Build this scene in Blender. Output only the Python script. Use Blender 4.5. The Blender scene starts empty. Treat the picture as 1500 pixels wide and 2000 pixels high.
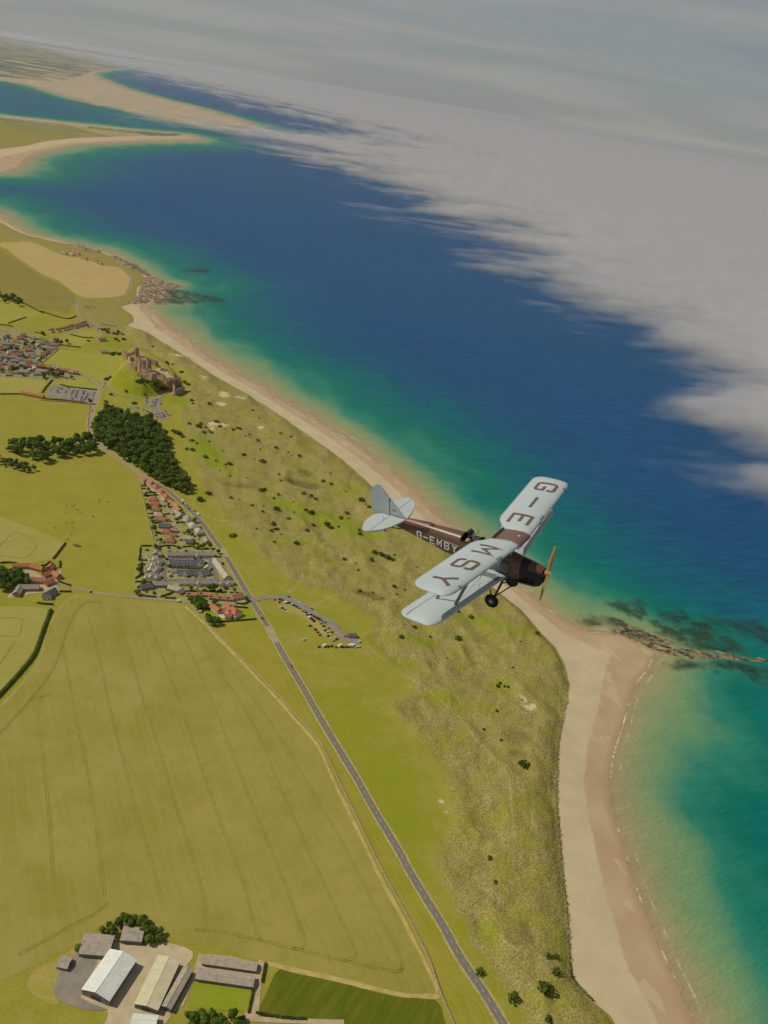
import bpy, bmesh, math, random
import numpy as np
from mathutils import Vector, Matrix

# ------------------------------------------------------------------ camera, sky, sun, exposure
SC = bpy.context.scene
COL = SC.collection
HCAM = 600.0                      # metres above the fields
FPX = 1700.0                      # focal length in pixels of a 1500x2000 frame
ROLL = math.radians(9.4)
V0 = 804.0
PITCH = math.atan(V0 / FPX)
cr, sr, sp, cp = math.cos(ROLL), math.sin(ROLL), math.sin(PITCH), math.cos(PITCH)
SEA = -6.0

cam_d = bpy.data.cameras.new('camera')
cam = bpy.data.objects.new('camera', cam_d)
COL.objects.link(cam)
cam_d.sensor_fit = 'VERTICAL'
cam_d.sensor_height = 36.0
cam_d.lens = FPX / 2000.0 * 36.0
cam_d.clip_start = 0.5
cam_d.clip_end = 600000.0
Fv = Vector((0, cp, -sp)); Rv = Vector((1, 0, 0)); Dv = Vector((0, -sp, -cp))
ix = Rv * cr - Dv * sr            # image right
iy = Rv * sr + Dv * cr            # image down
cam.matrix_world = Matrix.Translation((0, 0, HCAM)) @ Matrix((ix, -iy, -Fv)).transposed().to_4x4()
SC.camera = cam

SUN_AZ = math.radians(-86.0)      # from +Y, towards +X
SUN_EL = math.radians(46.0)
world = bpy.data.worlds.new('World')
SC.world = world
world.use_nodes = True
wn, wl = world.node_tree.nodes, world.node_tree.links
wn.clear()
wo = wn.new('ShaderNodeOutputWorld'); wb = wn.new('ShaderNodeBackground')
sky = wn.new('ShaderNodeTexSky'); sky.sky_type = 'NISHITA'; sky.sun_disc = False
sky.sun_elevation = SUN_EL; sky.sun_rotation = SUN_AZ
sky.altitude = 600; sky.air_density = 1.0; sky.dust_density = 0.6; sky.ozone_density = 2.0
wb.inputs['Strength'].default_value = 0.075
# thin high cirrus, laid on the sky by direction
tc = wn.new('ShaderNodeTexCoord'); sep = wn.new('ShaderNodeSeparateXYZ'); wl.new(tc.outputs['Generated'], sep.inputs[0])
zz = wn.new('ShaderNodeMath'); zz.operation = 'ADD'; wl.new(sep.outputs['Z'], zz.inputs[0]); zz.inputs[1].default_value = 0.10
def wdiv(sock, k):
    d = wn.new('ShaderNodeMath'); d.operation = 'DIVIDE'; wl.new(sock, d.inputs[0]); wl.new(zz.outputs[0], d.inputs[1])
    m = wn.new('ShaderNodeMath'); m.operation = 'MULTIPLY'; wl.new(d.outputs[0], m.inputs[0]); m.inputs[1].default_value = k
    return m.outputs[0]
cmb = wn.new('ShaderNodeCombineXYZ'); wl.new(wdiv(sep.outputs['X'], 0.55), cmb.inputs[0]); wl.new(wdiv(sep.outputs['Y'], 1.0), cmb.inputs[1])
cn = wn.new('ShaderNodeTexNoise'); wl.new(cmb.outputs[0], cn.inputs['Vector'])
cn.inputs['Scale'].default_value = 0.62; cn.inputs['Detail'].default_value = 7; cn.inputs['Roughness'].default_value = 0.52; cn.inputs['Distortion'].default_value = 0.5
crp = wn.new('ShaderNodeValToRGB'); wl.new(cn.outputs['Fac'], crp.inputs[0])
crp.color_ramp.elements[0].position = 0.42; crp.color_ramp.elements[0].color = (0, 0, 0, 1)
crp.color_ramp.elements[1].position = 0.66; crp.color_ramp.elements[1].color = (1, 1, 1, 1)
cfa = wn.new('ShaderNodeMath'); cfa.operation = 'MULTIPLY'; wl.new(crp.outputs[0], cfa.inputs[0]); cfa.inputs[1].default_value = 0.7
gry = wn.new('ShaderNodeMixRGB'); gry.blend_type = 'MIX'; mk = wn.new('ShaderNodeMapRange'); mk.interpolation_type = 'SMOOTHSTEP'; wl.new(sep.outputs['Z'], mk.inputs[0]); mk.inputs[1].default_value = -0.05; mk.inputs[2].default_value = 0.55; mk.inputs[3].default_value = 0.72; mk.inputs[4].default_value = 0.0; wl.new(mk.outputs[0], gry.inputs[0])
wl.new(sky.outputs[0], gry.inputs[1]); gry.inputs[2].default_value = (4.9, 5.3, 5.4, 1)     # milky air
cmx = wn.new('ShaderNodeMixRGB'); wl.new(cfa.outputs[0], cmx.inputs[0]); wl.new(gry.outputs[0], cmx.inputs[1]); cmx.inputs[2].default_value = (7.0, 6.8, 6.1, 1)
wl.new(cmx.outputs[0], wb.inputs['Color']); wl.new(wb.outputs[0], wo.inputs['Surface'])

sun_d = bpy.data.lights.new('sun', 'SUN'); sun_d.energy = 3.9; sun_d.angle = math.radians(0.53); sun_d.color = (1.0, 0.95, 0.86)
sun = bpy.data.objects.new('sun', sun_d); COL.objects.link(sun)
sdir = Vector((math.cos(SUN_EL) * math.sin(SUN_AZ), math.cos(SUN_EL) * math.cos(SUN_AZ), math.sin(SUN_EL)))
sun.rotation_euler = sdir.to_track_quat('Z', 'Y').to_euler()
vs = SC.view_settings
vs.view_transform = 'Standard'; vs.look = 'None'; vs.exposure = -0.53; vs.gamma = 1.0; vs.use_curve_mapping = False
SC.render.engine = 'CYCLES'
cy = SC.cycles
cy.use_denoising = True; cy.use_adaptive_sampling = True; cy.adaptive_threshold = 0.02
cy.max_bounces = 6; cy.diffuse_bounces = 2; cy.glossy_bounces = 2; cy.transparent_max_bounces = 12; cy.volume_bounces = 0
cy.caustics_reflective = False; cy.caustics_refractive = False

rnd = random.Random(11)

# ------------------------------------------------------------------ helpers: geometry of the place
def G(px, py, z=0.0):
    """where the sight line through a photo pixel meets the level z (metres)"""
    dx, dy = px - 750.0, py - 1000.0
    u = dx * cr + dy * sr; w = -dx * sr + dy * cr
    k = (HCAM - z) / max(sp + w / FPX * cp, 1e-3)
    return Vector((k * u / FPX, k * (cp - w / FPX * sp)))
def GA(pts, z=0.0):
    return np.array([list(G(p[0], p[1], z)) if len(p) == 2 else [p[1], p[2]] for p in pts])
def crop(ox, oy, k):
    return lambda x, y: (ox + x / k, oy + y / k)
def smooth(a, b, x):
    t = np.clip((x - a) / (b - a), 0, 1); return t * t * (3 - 2 * t)
def hash2(ix_, iy_, seed):
    n = (ix_.astype(np.int64) * 374761393 + iy_.astype(np.int64) * 668265263 + seed * 1442695041) & 0x7fffffff
    n = ((n ^ (n >> 13)) * 1274126177) & 0x7fffffff
    n = (n ^ (n >> 16)) & 0xffff
    return n / 65535.0
def vnoise(x, y, seed=0):
    xi, yi = np.floor(x), np.floor(y); xf, yf = x - xi, y - yi
    u = xf * xf * (3 - 2 * xf); v = yf * yf * (3 - 2 * yf)
    a = hash2(xi, yi, seed); b = hash2(xi + 1, yi, seed); c = hash2(xi, yi + 1, seed); d = hash2(xi + 1, yi + 1, seed)
    return (a * (1 - u) + b * u) * (1 - v) + (c * (1 - u) + d * u) * v
def fbm(x, y, seed=0, o=4):
    s = 0.0; a = 0.5
    for i in range(o):
        s = s + a * vnoise(x * 2 ** i + 17.3 * i, y * 2 ** i - 9.1 * i, seed + i); a *= 0.5
    return s / (1 - 0.5 ** o)
def sdpoly(X, Y, poly, margin=None):
    """signed distance, positive inside"""
    X = np.asarray(X, float); Y = np.asarray(Y, float)
    out = np.full(X.shape, -1e9)
    m = np.ones(X.shape, bool)
    if margin is not None:
        lo = poly.min(0) - margin; hi = poly.max(0) + margin
        m = (X > lo[0]) & (X < hi[0]) & (Y > lo[1]) & (Y < hi[1])
        if not m.any(): return out
    x, y = X[m], Y[m]
    d2 = np.full(x.shape, 1e18); ins = np.zeros(x.shape, bool)
    n = len(poly)
    for i in range(n):
        ax, ay = poly[i]; bx, by = poly[(i + 1) % n]
        ex, ey = bx - ax, by - ay; L = ex * ex + ey * ey + 1e-9
        t = np.clip(((x - ax) * ex + (y - ay) * ey) / L, 0, 1)
        d2 = np.minimum(d2, (x - ax - t * ex) ** 2 + (y - ay - t * ey) ** 2)
        if ay != by:
            c = (ay > y) != (by > y)
            ins ^= c & (x < (bx - ax) * (y - ay) / (by - ay) + ax)
    d = np.sqrt(d2)
    out[m] = np.where(ins, d, -d)
    return out
def dline(X, Y, pts, margin=400):
    X = np.asarray(X, float); Y = np.asarray(Y, float)
    out = np.full(X.shape, 1e9)
    lo = pts.min(0) - margin; hi = pts.max(0) + margin
    m = (X > lo[0]) & (X < hi[0]) & (Y > lo[1]) & (Y < hi[1])
    x, y = X[m], Y[m]
    d2 = np.full(x.shape, 1e18)
    for i in range(len(pts) - 1):
        ax, ay = pts[i]; ex, ey = pts[i + 1] - pts[i]; L = ex * ex + ey * ey + 1e-9
        t = np.clip(((x - ax) * ex + (y - ay) * ey) / L, 0, 1)
        d2 = np.minimum(d2, (x - ax - t * ex) ** 2 + (y - ay - t * ey) ** 2)
    out[m] = np.sqrt(d2); return out
def catmull(P, n=6, closed=False):
    P = np.asarray(P, float); out = []
    N = len(P); rng = range(N if closed else N - 1)
    for i in rng:
        p0 = P[(i - 1) % N] if (closed or i > 0) else P[0]
        p1 = P[i]; p2 = P[(i + 1) % N]
        p3 = P[(i + 2) % N] if (closed or i + 2 < N) else P[-1]
        for k in range(n):
            t = k / n
            out.append(0.5 * ((2 * p1) + (-p0 + p2) * t + (2 * p0 - 5 * p1 + 4 * p2 - p3) * t * t + (-p0 + 3 * p1 - 3 * p2 + p3) * t ** 3))
    if not closed: out.append(P[-1])
    return np.array(out)

# ------------------------------------------------------------------ helpers: objects and materials
K = 0.74                           # photo sRGB -> surface colour
def lin(c):
    c = c / 255.0
    return c / 12.92 if c <= 0.04045 else ((c + 0.055) / 1.055) ** 2.4
def P(r, g, b, k=None):
    k = k or K
    return (min(lin(r) / k, 0.9), min(lin(g) / k, 0.9), min(lin(b) / k, 0.9), 1.0)
class NT:
    def __init__(s, name):
        s.m = bpy.data.materials.new(name); s.m.use_nodes = True
        s.n = s.m.node_tree.nodes; s.l = s.m.node_tree.links; s.n.clear()
        s.out = s.n.new('ShaderNodeOutputMaterial'); s._pos = None
    def new(s, t, **k):
        nd = s.n.new('ShaderNode' + t)
        for a, b in k.items(): setattr(nd, a, b)
        return nd
    def put(s, sock, v):
        if v is None: return
        if isinstance(v, bpy.types.NodeSocket): s.l.new(v, sock)
        else: sock.default_value = v
    def pos(s):
        if s._pos is None: s._pos = s.new('NewGeometry').outputs['Position']
        return s._pos
    def mapped(s, scale=(1, 1, 1), rot=0.0, vec=None):
        mp = s.new('Mapping', vector_type='TEXTURE'); s.put(mp.inputs['Vector'], vec or s.pos())
        mp.inputs['Scale'].default_value = tuple(1.0 / max(q, 1e-6) for q in scale); mp.inputs['Rotation'].default_value = (0, 0, rot); return mp.outputs[0]
    def noise(s, scale, detail=4, rough=0.55, vec=None, dist=0.0):
        nd = s.new('TexNoise'); s.put(nd.inputs['Vector'], vec or s.pos())
        nd.inputs['Scale'].default_value = scale; nd.inputs['Detail'].default_value = detail
        nd.inputs['Roughness'].default_value = rough; nd.inputs['Distortion'].default_value = dist
        return nd.outputs['Fac']
    def voro(s, scale, vec=None, out='Distance', rand=1.0, feature='F1'):
        nd = s.new('TexVoronoi', feature=feature); s.put(nd.inputs['Vector'], vec or s.pos())
        nd.inputs['Scale'].default_value = scale; nd.inputs['Randomness'].default_value = rand
        return nd.outputs[out]
    def math(s, op, a, b=None, clamp=False):
        nd = s.new('Math', operation=op, use_clamp=clamp); s.put(nd.inputs[0], a); s.put(nd.inputs[1], b); return nd.outputs[0]
    def ramp(s, fac, stops, interp='LINEAR'):
        nd = s.new('ValToRGB'); s.put(nd.inputs[0], fac); cr_ = nd.color_ramp; cr_.interpolation = interp
        while len(cr_.elements) < len(stops): cr_.elements.new(0.5)
        for e, (p_, c_) in zip(cr_.elements, stops):
            e.position = p_; e.color = c_ if hasattr(c_, '__len__') else (c_, c_, c_, 1)
        return nd.outputs[0]
    def rng(s, v, a, b, c=0.0, d=1.0):
        nd = s.new('MapRange'); nd.interpolation_type = 'SMOOTHSTEP'
        s.put(nd.inputs[0], v); s.put(nd.inputs[1], a); s.put(nd.inputs[2], b); s.put(nd.inputs[3], c); s.put(nd.inputs[4], d); return nd.outputs[0]
    def mix(s, f, a, b, mode='MIX'):
        nd = s.new('MixRGB', blend_type=mode); s.put(nd.inputs[0], f); s.put(nd.inputs[1], a); s.put(nd.inputs[2], b); return nd.outputs[0]
    def attr(s, name):
        return s.new('Attribute', attribute_name=name).outputs['Fac']
    def bump(s, h, strength=0.5, dist=1.0):
        nd = s.new('Bump'); s.put(nd.inputs['Height'], h); s.put(nd.inputs['Strength'], strength); nd.inputs['Distance'].default_value = dist; return nd.outputs[0]
    def bsdf(s, col, rough=0.9, normal=None, spec=0.2, metal=0.0, **kw):
        b = s.new('BsdfPrincipled'); s.put(b.inputs['Base Color'], col); s.put(b.inputs['Roughness'], rough)
        s.put(b.inputs['Specular IOR Level'], spec); s.put(b.inputs['Metallic'], metal)
        if normal is not None: s.l.new(normal, b.inputs['Normal'])
        for k_, v_ in kw.items(): s.put(b.inputs[k_], v_)
        return b.outputs[0]
    def end(s, surf):
        s.l.new(surf, s.out.inputs['Surface']); return s.m
_MC = {}
def simple(name, col, rough=0.85, var=0.18, scale=0.6, spec=0.2, bump=0.0, metal=0.0, obj=False):
    """plain procedural surface with mottled colour"""
    if name in _MC: return _MC[name]
    t = NT(name)
    vec = t.new('TexCoord').outputs['Object'] if obj else t.pos()
    n = t.noise(scale, 5, 0.6, vec=vec)
    dk = tuple(c * (1 - var) for c in col[:3]) + (1,); lt = tuple(min(c * (1 + var), 0.95) for c in col[:3]) + (1,)
    c = t.mix(t.rng(n, 0.3, 0.7), dk, lt)
    nm = t.bump(t.noise(scale * 4, 4, vec=vec), bump, 0.3) if bump else None
    _MC[name] = t.end(t.bsdf(c, rough, nm, spec, metal)); return _MC[name]

def link(o, parent=None, label=None, cat=None, group=None, kind=None):
    COL.objects.link(o)
    if parent is not None: o.parent = parent
    if label: o['label'] = label
    if cat: o['category'] = cat
    if group: o['group'] = group
    if kind: o['kind'] = kind
    return o
def mesh_obj(name, verts, faces, mats, parent=None, midx=None, smoothf=False, **kw):
    me = bpy.data.meshes.new(name)
    me.from_pydata([tuple(v) for v in verts], [], [tuple(f) for f in faces])
    for m in (mats if isinstance(mats, (list, tuple)) else [mats]): me.materials.append(m)
    if midx is not None: me.polygons.foreach_set('material_index', np.asarray(midx, np.int32))
    if smoothf: me.polygons.foreach_set('use_smooth', np.ones(len(me.polygons), bool))
    me.update()
    return link(bpy.data.objects.new(name, me), parent, **kw)
def empty(name, loc, rz=0.0, **kw):
    o = bpy.data.objects.new(name, None); o.location = loc; o.rotation_euler = (0, 0, rz); o.empty_display_size = 0.5
    return link(o, None, **kw)
def copy_tree(root, loc, rz, scale=None, **kw):
    c = root.copy(); COL.objects.link(c); c.location = loc; c.rotation_euler = (0, 0, rz)
    if scale: c.scale = scale
    for k_, v_ in kw.items(): c[k_] = v_
    for ch in root.children:
        d = ch.copy(); COL.objects.link(d); d.parent = c
        for g in ch.children:
            e = g.copy(); COL.objects.link(e); e.parent = d
    return c
class MB:
    """collects simple solids into one mesh"""
    def __init__(s): s.v = []; s.f = []; s.m = []
    def add(s, v, f, mi=0):
        o = len(s.v); s.v += [tuple(q) for q in v]; s.f += [tuple(i + o for i in q) for q in f]; s.m += [mi] * len(f)
    def box(s, x0, x1, y0, y1, z0, z1, mi=0):
        s.add([(x0, y0, z0), (x1, y0, z0), (x1, y1, z0), (x0, y1, z0), (x0, y0, z1), (x1, y0, z1), (x1, y1, z1), (x0, y1, z1)],
              [(3, 2, 1, 0), (4, 5, 6, 7), (0, 1, 5, 4), (1, 2, 6, 5), (2, 3, 7, 6), (3, 0, 4, 7)], mi)
    def prism(s, poly, z0, z1, mi=0):
        n = len(poly)
        a = sum(poly[i][0] * poly[(i + 1) % n][1] - poly[(i + 1) % n][0] * poly[i][1] for i in range(n))
        if a < 0: poly = poly[::-1]
        v = [(p[0], p[1], z0) for p in poly] + [(p[0], p[1], z1) for p in poly]
        f = [tuple(range(n - 1, -1, -1)), tuple(range(n, 2 * n))] + [(i, (i + 1) % n, n + (i + 1) % n, n + i) for i in range(n)]
        s.add(v, f, mi)
    def tube(s, a, b, r0, r1=None, n=8, mi=0, flat=1.0, axis=None):
        a, b = Vector(a), Vector(b); r1 = r0 if r1 is None else r1
        d = (b - a).normalized(); q = Vector(axis) if axis else (Vector((0, 0, 1)) if abs(d.z) < 0.9 else Vector((1, 0, 0)))
        e1 = (q - d * q.dot(d)).normalized(); e2 = d.cross(e1)
        v = []
        for c, r_ in ((a, r0), (b, r1)):
            for i in range(n):
                t = 2 * math.pi * i / n; v.append(c + e1 * math.cos(t) * r_ + e2 * math.sin(t) * r_ * flat)
        f = [tuple(range(n - 1, -1, -1)), tuple(range(n, 2 * n))] + [(i, (i + 1) % n, n + (i + 1) % n, n + i) for i in range(n)]
        s.add(v, f, mi)
    def rings(s, rings, mi=0, cap=True):
        n = len(rings[0]); v = [p for r_ in rings for p in r_]; f = []
        for k in range(len(rings) - 1):
            for i in range(n): f.append((k * n + i, k * n + (i + 1) % n, (k + 1) * n + (i + 1) % n, (k + 1) * n + i))
        if cap: f.append(tuple(range(n - 1, -1, -1))); f.append(tuple(range((len(rings) - 1) * n, len(rings) * n)))
        s.add(v, f, mi)
    def build(s, name, mats, parent=None, smoothf=False, **kw):
        return mesh_obj(name, s.v, s.f, mats, parent, s.m, smoothf, **kw)
    def mesh(s, name, mats, smoothf=False):
        me = bpy.data.meshes.new(name); me.from_pydata(s.v, [], s.f)
        for m in (mats if isinstance(mats, (list, tuple)) else [mats]): me.materials.append(m)
        me.polygons.foreach_set('material_index', np.asarray(s.m, np.int32))
        if smoothf: me.polygons.foreach_set('use_smooth', np.ones(len(me.polygons), bool))
        me.update(); return me

# ------------------------------------------------------------------ the lie of the land (traced outlines, in metres on the ground)
A3 = crop(0, 400, 3.0); A4 = crop(0, 580, 3.5714); A5 = crop(0, 750, 3.5714); A6 = crop(220, 900, 4.6875)
A7 = crop(460, 1120, 5.0); A8 = crop(0, 1740, 2.6786); B2 = crop(1000, 1050, 3.0); B3 = crop(1000, 1450, 3.0)
B4 = crop(600, 1250, 2.7273); B5 = crop(0, 1050, 5.0); B6 = crop(200, 660, 7.5); B8 = crop(500, 1700, 2.143)
D1 = crop(0, 620, 12.5); D2 = crop(80, 610, 8.333); D3 = crop(80, 720, 10.714); D4 = crop(260, 920, 9.375)
D5 = crop(250, 1060, 6.0); D6 = crop(0, 1080, 10.714); D7 = crop(80, 460, 5.0); D8 = crop(330, 760, 3.488)
E1 = crop(540, 900, 5.769); E2 = crop(640, 1180, 3.125); E3 = crop(820, 1450, 3.636)

WATERLINE = [(1500, 2300), (1430, 2150), (1353, 2000), (1317, 1917), (1283, 1847), (1267, 1800), (1247, 1757), (1225, 1690), (1207, 1630), (1192, 1580),
    (1187, 1530), (1193, 1480), (1205, 1440), (1218, 1400), (1229, 1360), (1240, 1333), (1262, 1305), (1270, 1285), (1283, 1274), (1255, 1262), (1213, 1240),
    (1160, 1237), (1127, 1227), (1100, 1213), (1067, 1190), (1033, 1160), (1017, 1147), (985, 1118), (930, 1070), (884, 1032), (848, 1002), (815, 966), (775, 930),
    (722, 891), (680, 860), (620, 823), (560, 788), (500, 750), (450, 723), (400, 693), (367, 667), (330, 640), (300, 612), (287, 600), (305, 588), (318, 575),
    (310, 562), (322, 553), (300, 546), (283, 535), (262, 524), (250, 517), (237, 505), (215, 497), (190, 487), (160, 481), (130, 474), (110, 469),
    (60, 459), (40, 449), (20, 437), (0, 420), (-60, 392), (-160, 365), (-400, 340)]
MAIN = np.vstack([GA(WATERLINE, SEA), [[-9000, 4300], [-9000, -800], [900, -800], [560, 120]]])
SPIT = GA([(-500, 322), (-200, 335), (-30, 338), (10, 336), (30, 330), (42, 318), (52, 306), (80, 296), (150, 282), (225, 278), (300, 275.5), (385, 274.5), (398, 272.5),
           (372, 263), (300, 257), (215, 248.5), (100, 236), (0, 225), (-200, 205), (-600, 190)], SEA)
NORTH = np.vstack([GA([(-600, 105), (-200, 138), (0, 157), (65, 168), (125, 188), (200, 206), (275, 222), (350, 238), (425, 251), (470, 251), (500, 242),
                       (450, 227), (400, 212), (350, 200), (300, 188), (240, 171), (192, 151), (180, 142), (215, 136), (270, 132)], SEA),
                   [[-13000, 60000], [-20000, 150000], [-200000, 150000], [-200000, 12000]]])
VEGLINE = [(1330, 2300), (1250, 2100), (1193, 1987), (1160, 1957), (1123, 1917), (1117, 1900), (1113, 1850), (1110, 1783), (1100, 1700), (1095, 1637), (1090, 1583),
    (1090, 1517), (1093, 1450), (1107, 1377), (1110, 1333), (1103, 1297), (1083, 1263), (1057, 1237), (1037, 1213), (1020, 1193), (1000, 1178), (930, 1122),
    (850, 1060), (780, 1000), (731, 954), (685, 912), (617, 860), (576, 832), (525, 797), (473, 764), (417, 733), (383, 710), (347, 687), (300, 657), (267, 642),
    (246, 636), (263, 630), (260, 617), (237, 600), (257, 593), (267, 580), (267, 563), (283, 547), (280, 538), (255, 520.5), (235, 508), (210, 499),
    (190, 489), (160, 483), (110, 472), (60, 461), (30, 451), (0, 434), (-60, 404), (-160, 378), (-400, 352)]
VMAIN = np.vstack([GA(VEGLINE, -2.0), [[-9000, 4200], [-9000, -800], [700, -800], [420, 120]]])
VSPIT = GA([(-500, 290), (-100, 296), (0, 293), (50, 287), (90, 277), (150, 271), (250, 267), (330, 266.5), (366, 267), (350, 262), (300, 259), (200, 250), (100, 240), (0, 230), (-200, 212), (-600, 200)], SEA)
VNORTH = np.vstack([GA([(-600, 98), (-200, 130), (0, 151), (60, 156), (110, 161), (150, 151), (170, 144), (180, 139), (215, 135), (270, 131.5)], SEA),
                    [[-13000, 61000], [-20000, 150000], [-200000, 150000], [-200000, 13000]]])
ROADPX = [(1040, 2100), (985, 2004), (939, 1929), (901, 1873), (864, 1807), (827, 1747), (799, 1700), (776, 1657), (747, 1609), (721, 1565), (695, 1518), (655, 1452),
    (622, 1397), (600, 1358), (576, 1317), (556, 1284), (540, 1255), (523, 1224), (508, 1199), (491, 1172), (476, 1147), (459, 1117), (444, 1092), (431, 1071),
    (416, 1051), (401, 1030), (386, 1011), (365, 992), (346, 975), (327, 958), (305, 945), (290, 936), (260, 915), (224, 890), (196, 870), (180, 855), (175, 840),
    (174, 825), (182, 800), (190, 781), (196, 758)]
ROAD = catmull(GA(ROADPX, 0), 6)
# the dune belt between road and beach
DUNES = np.vstack([GA([(1040, 2080), (1000, 1990), (960, 1930), (915, 1860), (880, 1780), (830, 1690), (870, 1600), (850, 1500), (790, 1430), (740, 1370), (800, 1350), (760, 1300), (715, 1250), (720, 1210),
    (640, 1160), (560, 1140), (480, 1070), (420, 1010), (390, 960), (375, 900), (350, 850), (345, 800), (370, 750), (340, 720), (300, 690), (240, 660), (250, 640)], 0),
    GA([(300, 645), (417, 725), (525, 790), (617, 850), (731, 945), (850, 1050), (1000, 1168), (1083, 1253), (1110, 1333), (1093, 1450), (1090, 1583), (1110, 1783), (1117, 1900), (1193, 1987), (1280, 2150)], -2)])
CRAG = GA([B6(40, 690), B6(240, 800), B6(420, 850), B6(600, 872), B6(860, 835), B6(1030, 770), B6(1180, 740), B6(1190, 640), B6(1080, 500), B6(880, 350), B6(700, 250), B6(520, 170), B6(330, 215), B6(250, 290), B6(195, 480), B6(60, 600)], 0)
CRAG_H = 19.0
def terrain(X, Y):
    X = np.asarray(X, float); Y = np.asarray(Y, float)
    D = np.hypot(X, Y)
    sdw = np.maximum(np.maximum(sdpoly(X, Y, MAIN), sdpoly(X, Y, SPIT)), sdpoly(X, Y, NORTH))
    wob = (fbm(X / 34, Y / 34, 5, 4) - 0.5) * np.clip(D / 90, 6, 60)
    sdv = np.maximum(np.maximum(sdpoly(X, Y, VMAIN, 6000), sdpoly(X, Y, VSPIT, 6000)), sdpoly(X, Y, VNORTH))
    sdv = np.maximum(sdv, -5000)
    sdv = sdv + wob * 0.35
    toe = -1.3
    t = np.clip(sdw / np.maximum(sdw - np.minimum(sdv, 0), 1e-3), 0, 1)
    h = np.where(sdw < 0, SEA - np.minimum(7.0, -sdw * 0.05), SEA + (toe - SEA) * t)
    h = np.where((sdv > 0) & (sdw > 0), toe + (0 - toe) * smooth(0, 16, sdv), h)
    dun = sdpoly(X, Y, DUNES, 200)
    rough = smooth(-6, 22, dun)
    rough = np.maximum(rough, smooth(70, 35, sdv) * (sdv > -8) * (Y < 1900) * smooth(-140, -90, dun))
    rd = dline(X, Y, ROAD)
    relief = rough * smooth(10, 40, rd)
    ridge = 1 - np.abs(2 * fbm(X / 62 + Y / 160, Y / 78, 21, 4) - 1)
    bump = (ridge - 0.62) * 9 + (fbm(X / 15, Y / 15, 33, 3) - 0.5) * 2.6 + (fbm(X / 4.5, Y / 4.5, 35, 2) - 0.5) * 0.8
    front = smooth(2, 26, sdv) * (1 - smooth(40, 90, sdv)) * 3.0
    h = h + relief * smooth(0, 10, sdv) * (bump + front)
    cs = sdpoly(X, Y, CRAG, 80)
    h = h + CRAG_H * smooth(3, 22, cs)
    return dict(h=h, sdw=sdw, sdv=sdv, rough=rough, D=D, crag=cs, rd=rd)
def hz(x, y):
    """height of the ground mesh at a point"""
    d_ = math.atan2(HCAM, math.hypot(x, y)); r_ = float(np.interp(-d_, -dep, np.arange(len(dep)))); c_ = (math.atan2(x, y) - TT[0]) / (TT[1] - TT[0])
    r_ = min(max(r_, 0), len(dep) - 1.001); c_ = min(max(c_, 0), len(TT) - 1.001); i, j = int(r_), int(c_); a, b = r_ - i, c_ - j; h = TR['h']
    return float((h[i, j] * (1 - b) + h[i, j + 1] * b) * (1 - a) + (h[i + 1, j] * (1 - b) + h[i + 1, j + 1] * b) * a)
def GH(px, py, dz=0.0):
    """point of the ground surface seen at a photo pixel"""
    z = 0.0
    for _ in range(6):
        q = G(px, py, z); z = 0.6 * hz(q.x, q.y) + 0.4 * z
    return Vector((q.x, q.y, hz(q.x, q.y) + dz))

# tessellation: rings of equal angular height around the point below the aircraft
dep = np.concatenate([np.radians(np.linspace(72, 1.2, 560)), np.radians(np.geomspace(1.15, 0.23, 40))])
RR = HCAM / np.tan(dep)
TT = np.radians(np.linspace(-43, 47, 860))
gx = np.sin(TT)[None, :] * RR[:, None]; gy = np.cos(TT)[None, :] * RR[:, None]
TR = terrain(gx, gy)
nr, nc = gx.shape
def grid_mesh(name, Z, keep, attrs, m, X=gx, Y=gy, **kw):
    n0, n1 = X.shape
    idx = np.arange(n0 * n1).reshape(n0, n1)
    q = np.stack([idx[:-1, :-1], idx[:-1, 1:], idx[1:, 1:], idx[1:, :-1]], -1).reshape(-1, 4)
    kf = (keep[:-1, :-1] | keep[:-1, 1:] | keep[1:, 1:] | keep[1:, :-1]).ravel()
    q = q[kf]
    used, inv = np.unique(q, return_inverse=True)
    q = inv.reshape(-1, 4)
    co = np.stack([X.ravel()[used], Y.ravel()[used], Z.ravel()[used]], -1).astype(np.float32)
    me = bpy.data.meshes.new(name)
    me.vertices.add(len(co)); me.vertices.foreach_set('co', co.ravel())
    me.loops.add(q.size); me.loops.foreach_set('vertex_index', q[:, ::-1].astype(np.int32).ravel())
    me.polygons.add(len(q)); me.polygons.foreach_set('loop_start', np.arange(0, q.size, 4, dtype=np.int32)); me.polygons.foreach_set('loop_total', np.full(len(q), 4, np.int32))
    me.update(calc_edges=True)
    me.polygons.foreach_set('use_smooth', np.ones(len(q), bool))
    for k_, a in attrs.items():
        at = me.attributes.new(k_, 'FLOAT', 'POINT'); at.data.foreach_set('value', a.ravel()[used].astype(np.float32))
    me.materials.append(m)
    return link(bpy.data.objects.new(name, me), None, **kw)

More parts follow.
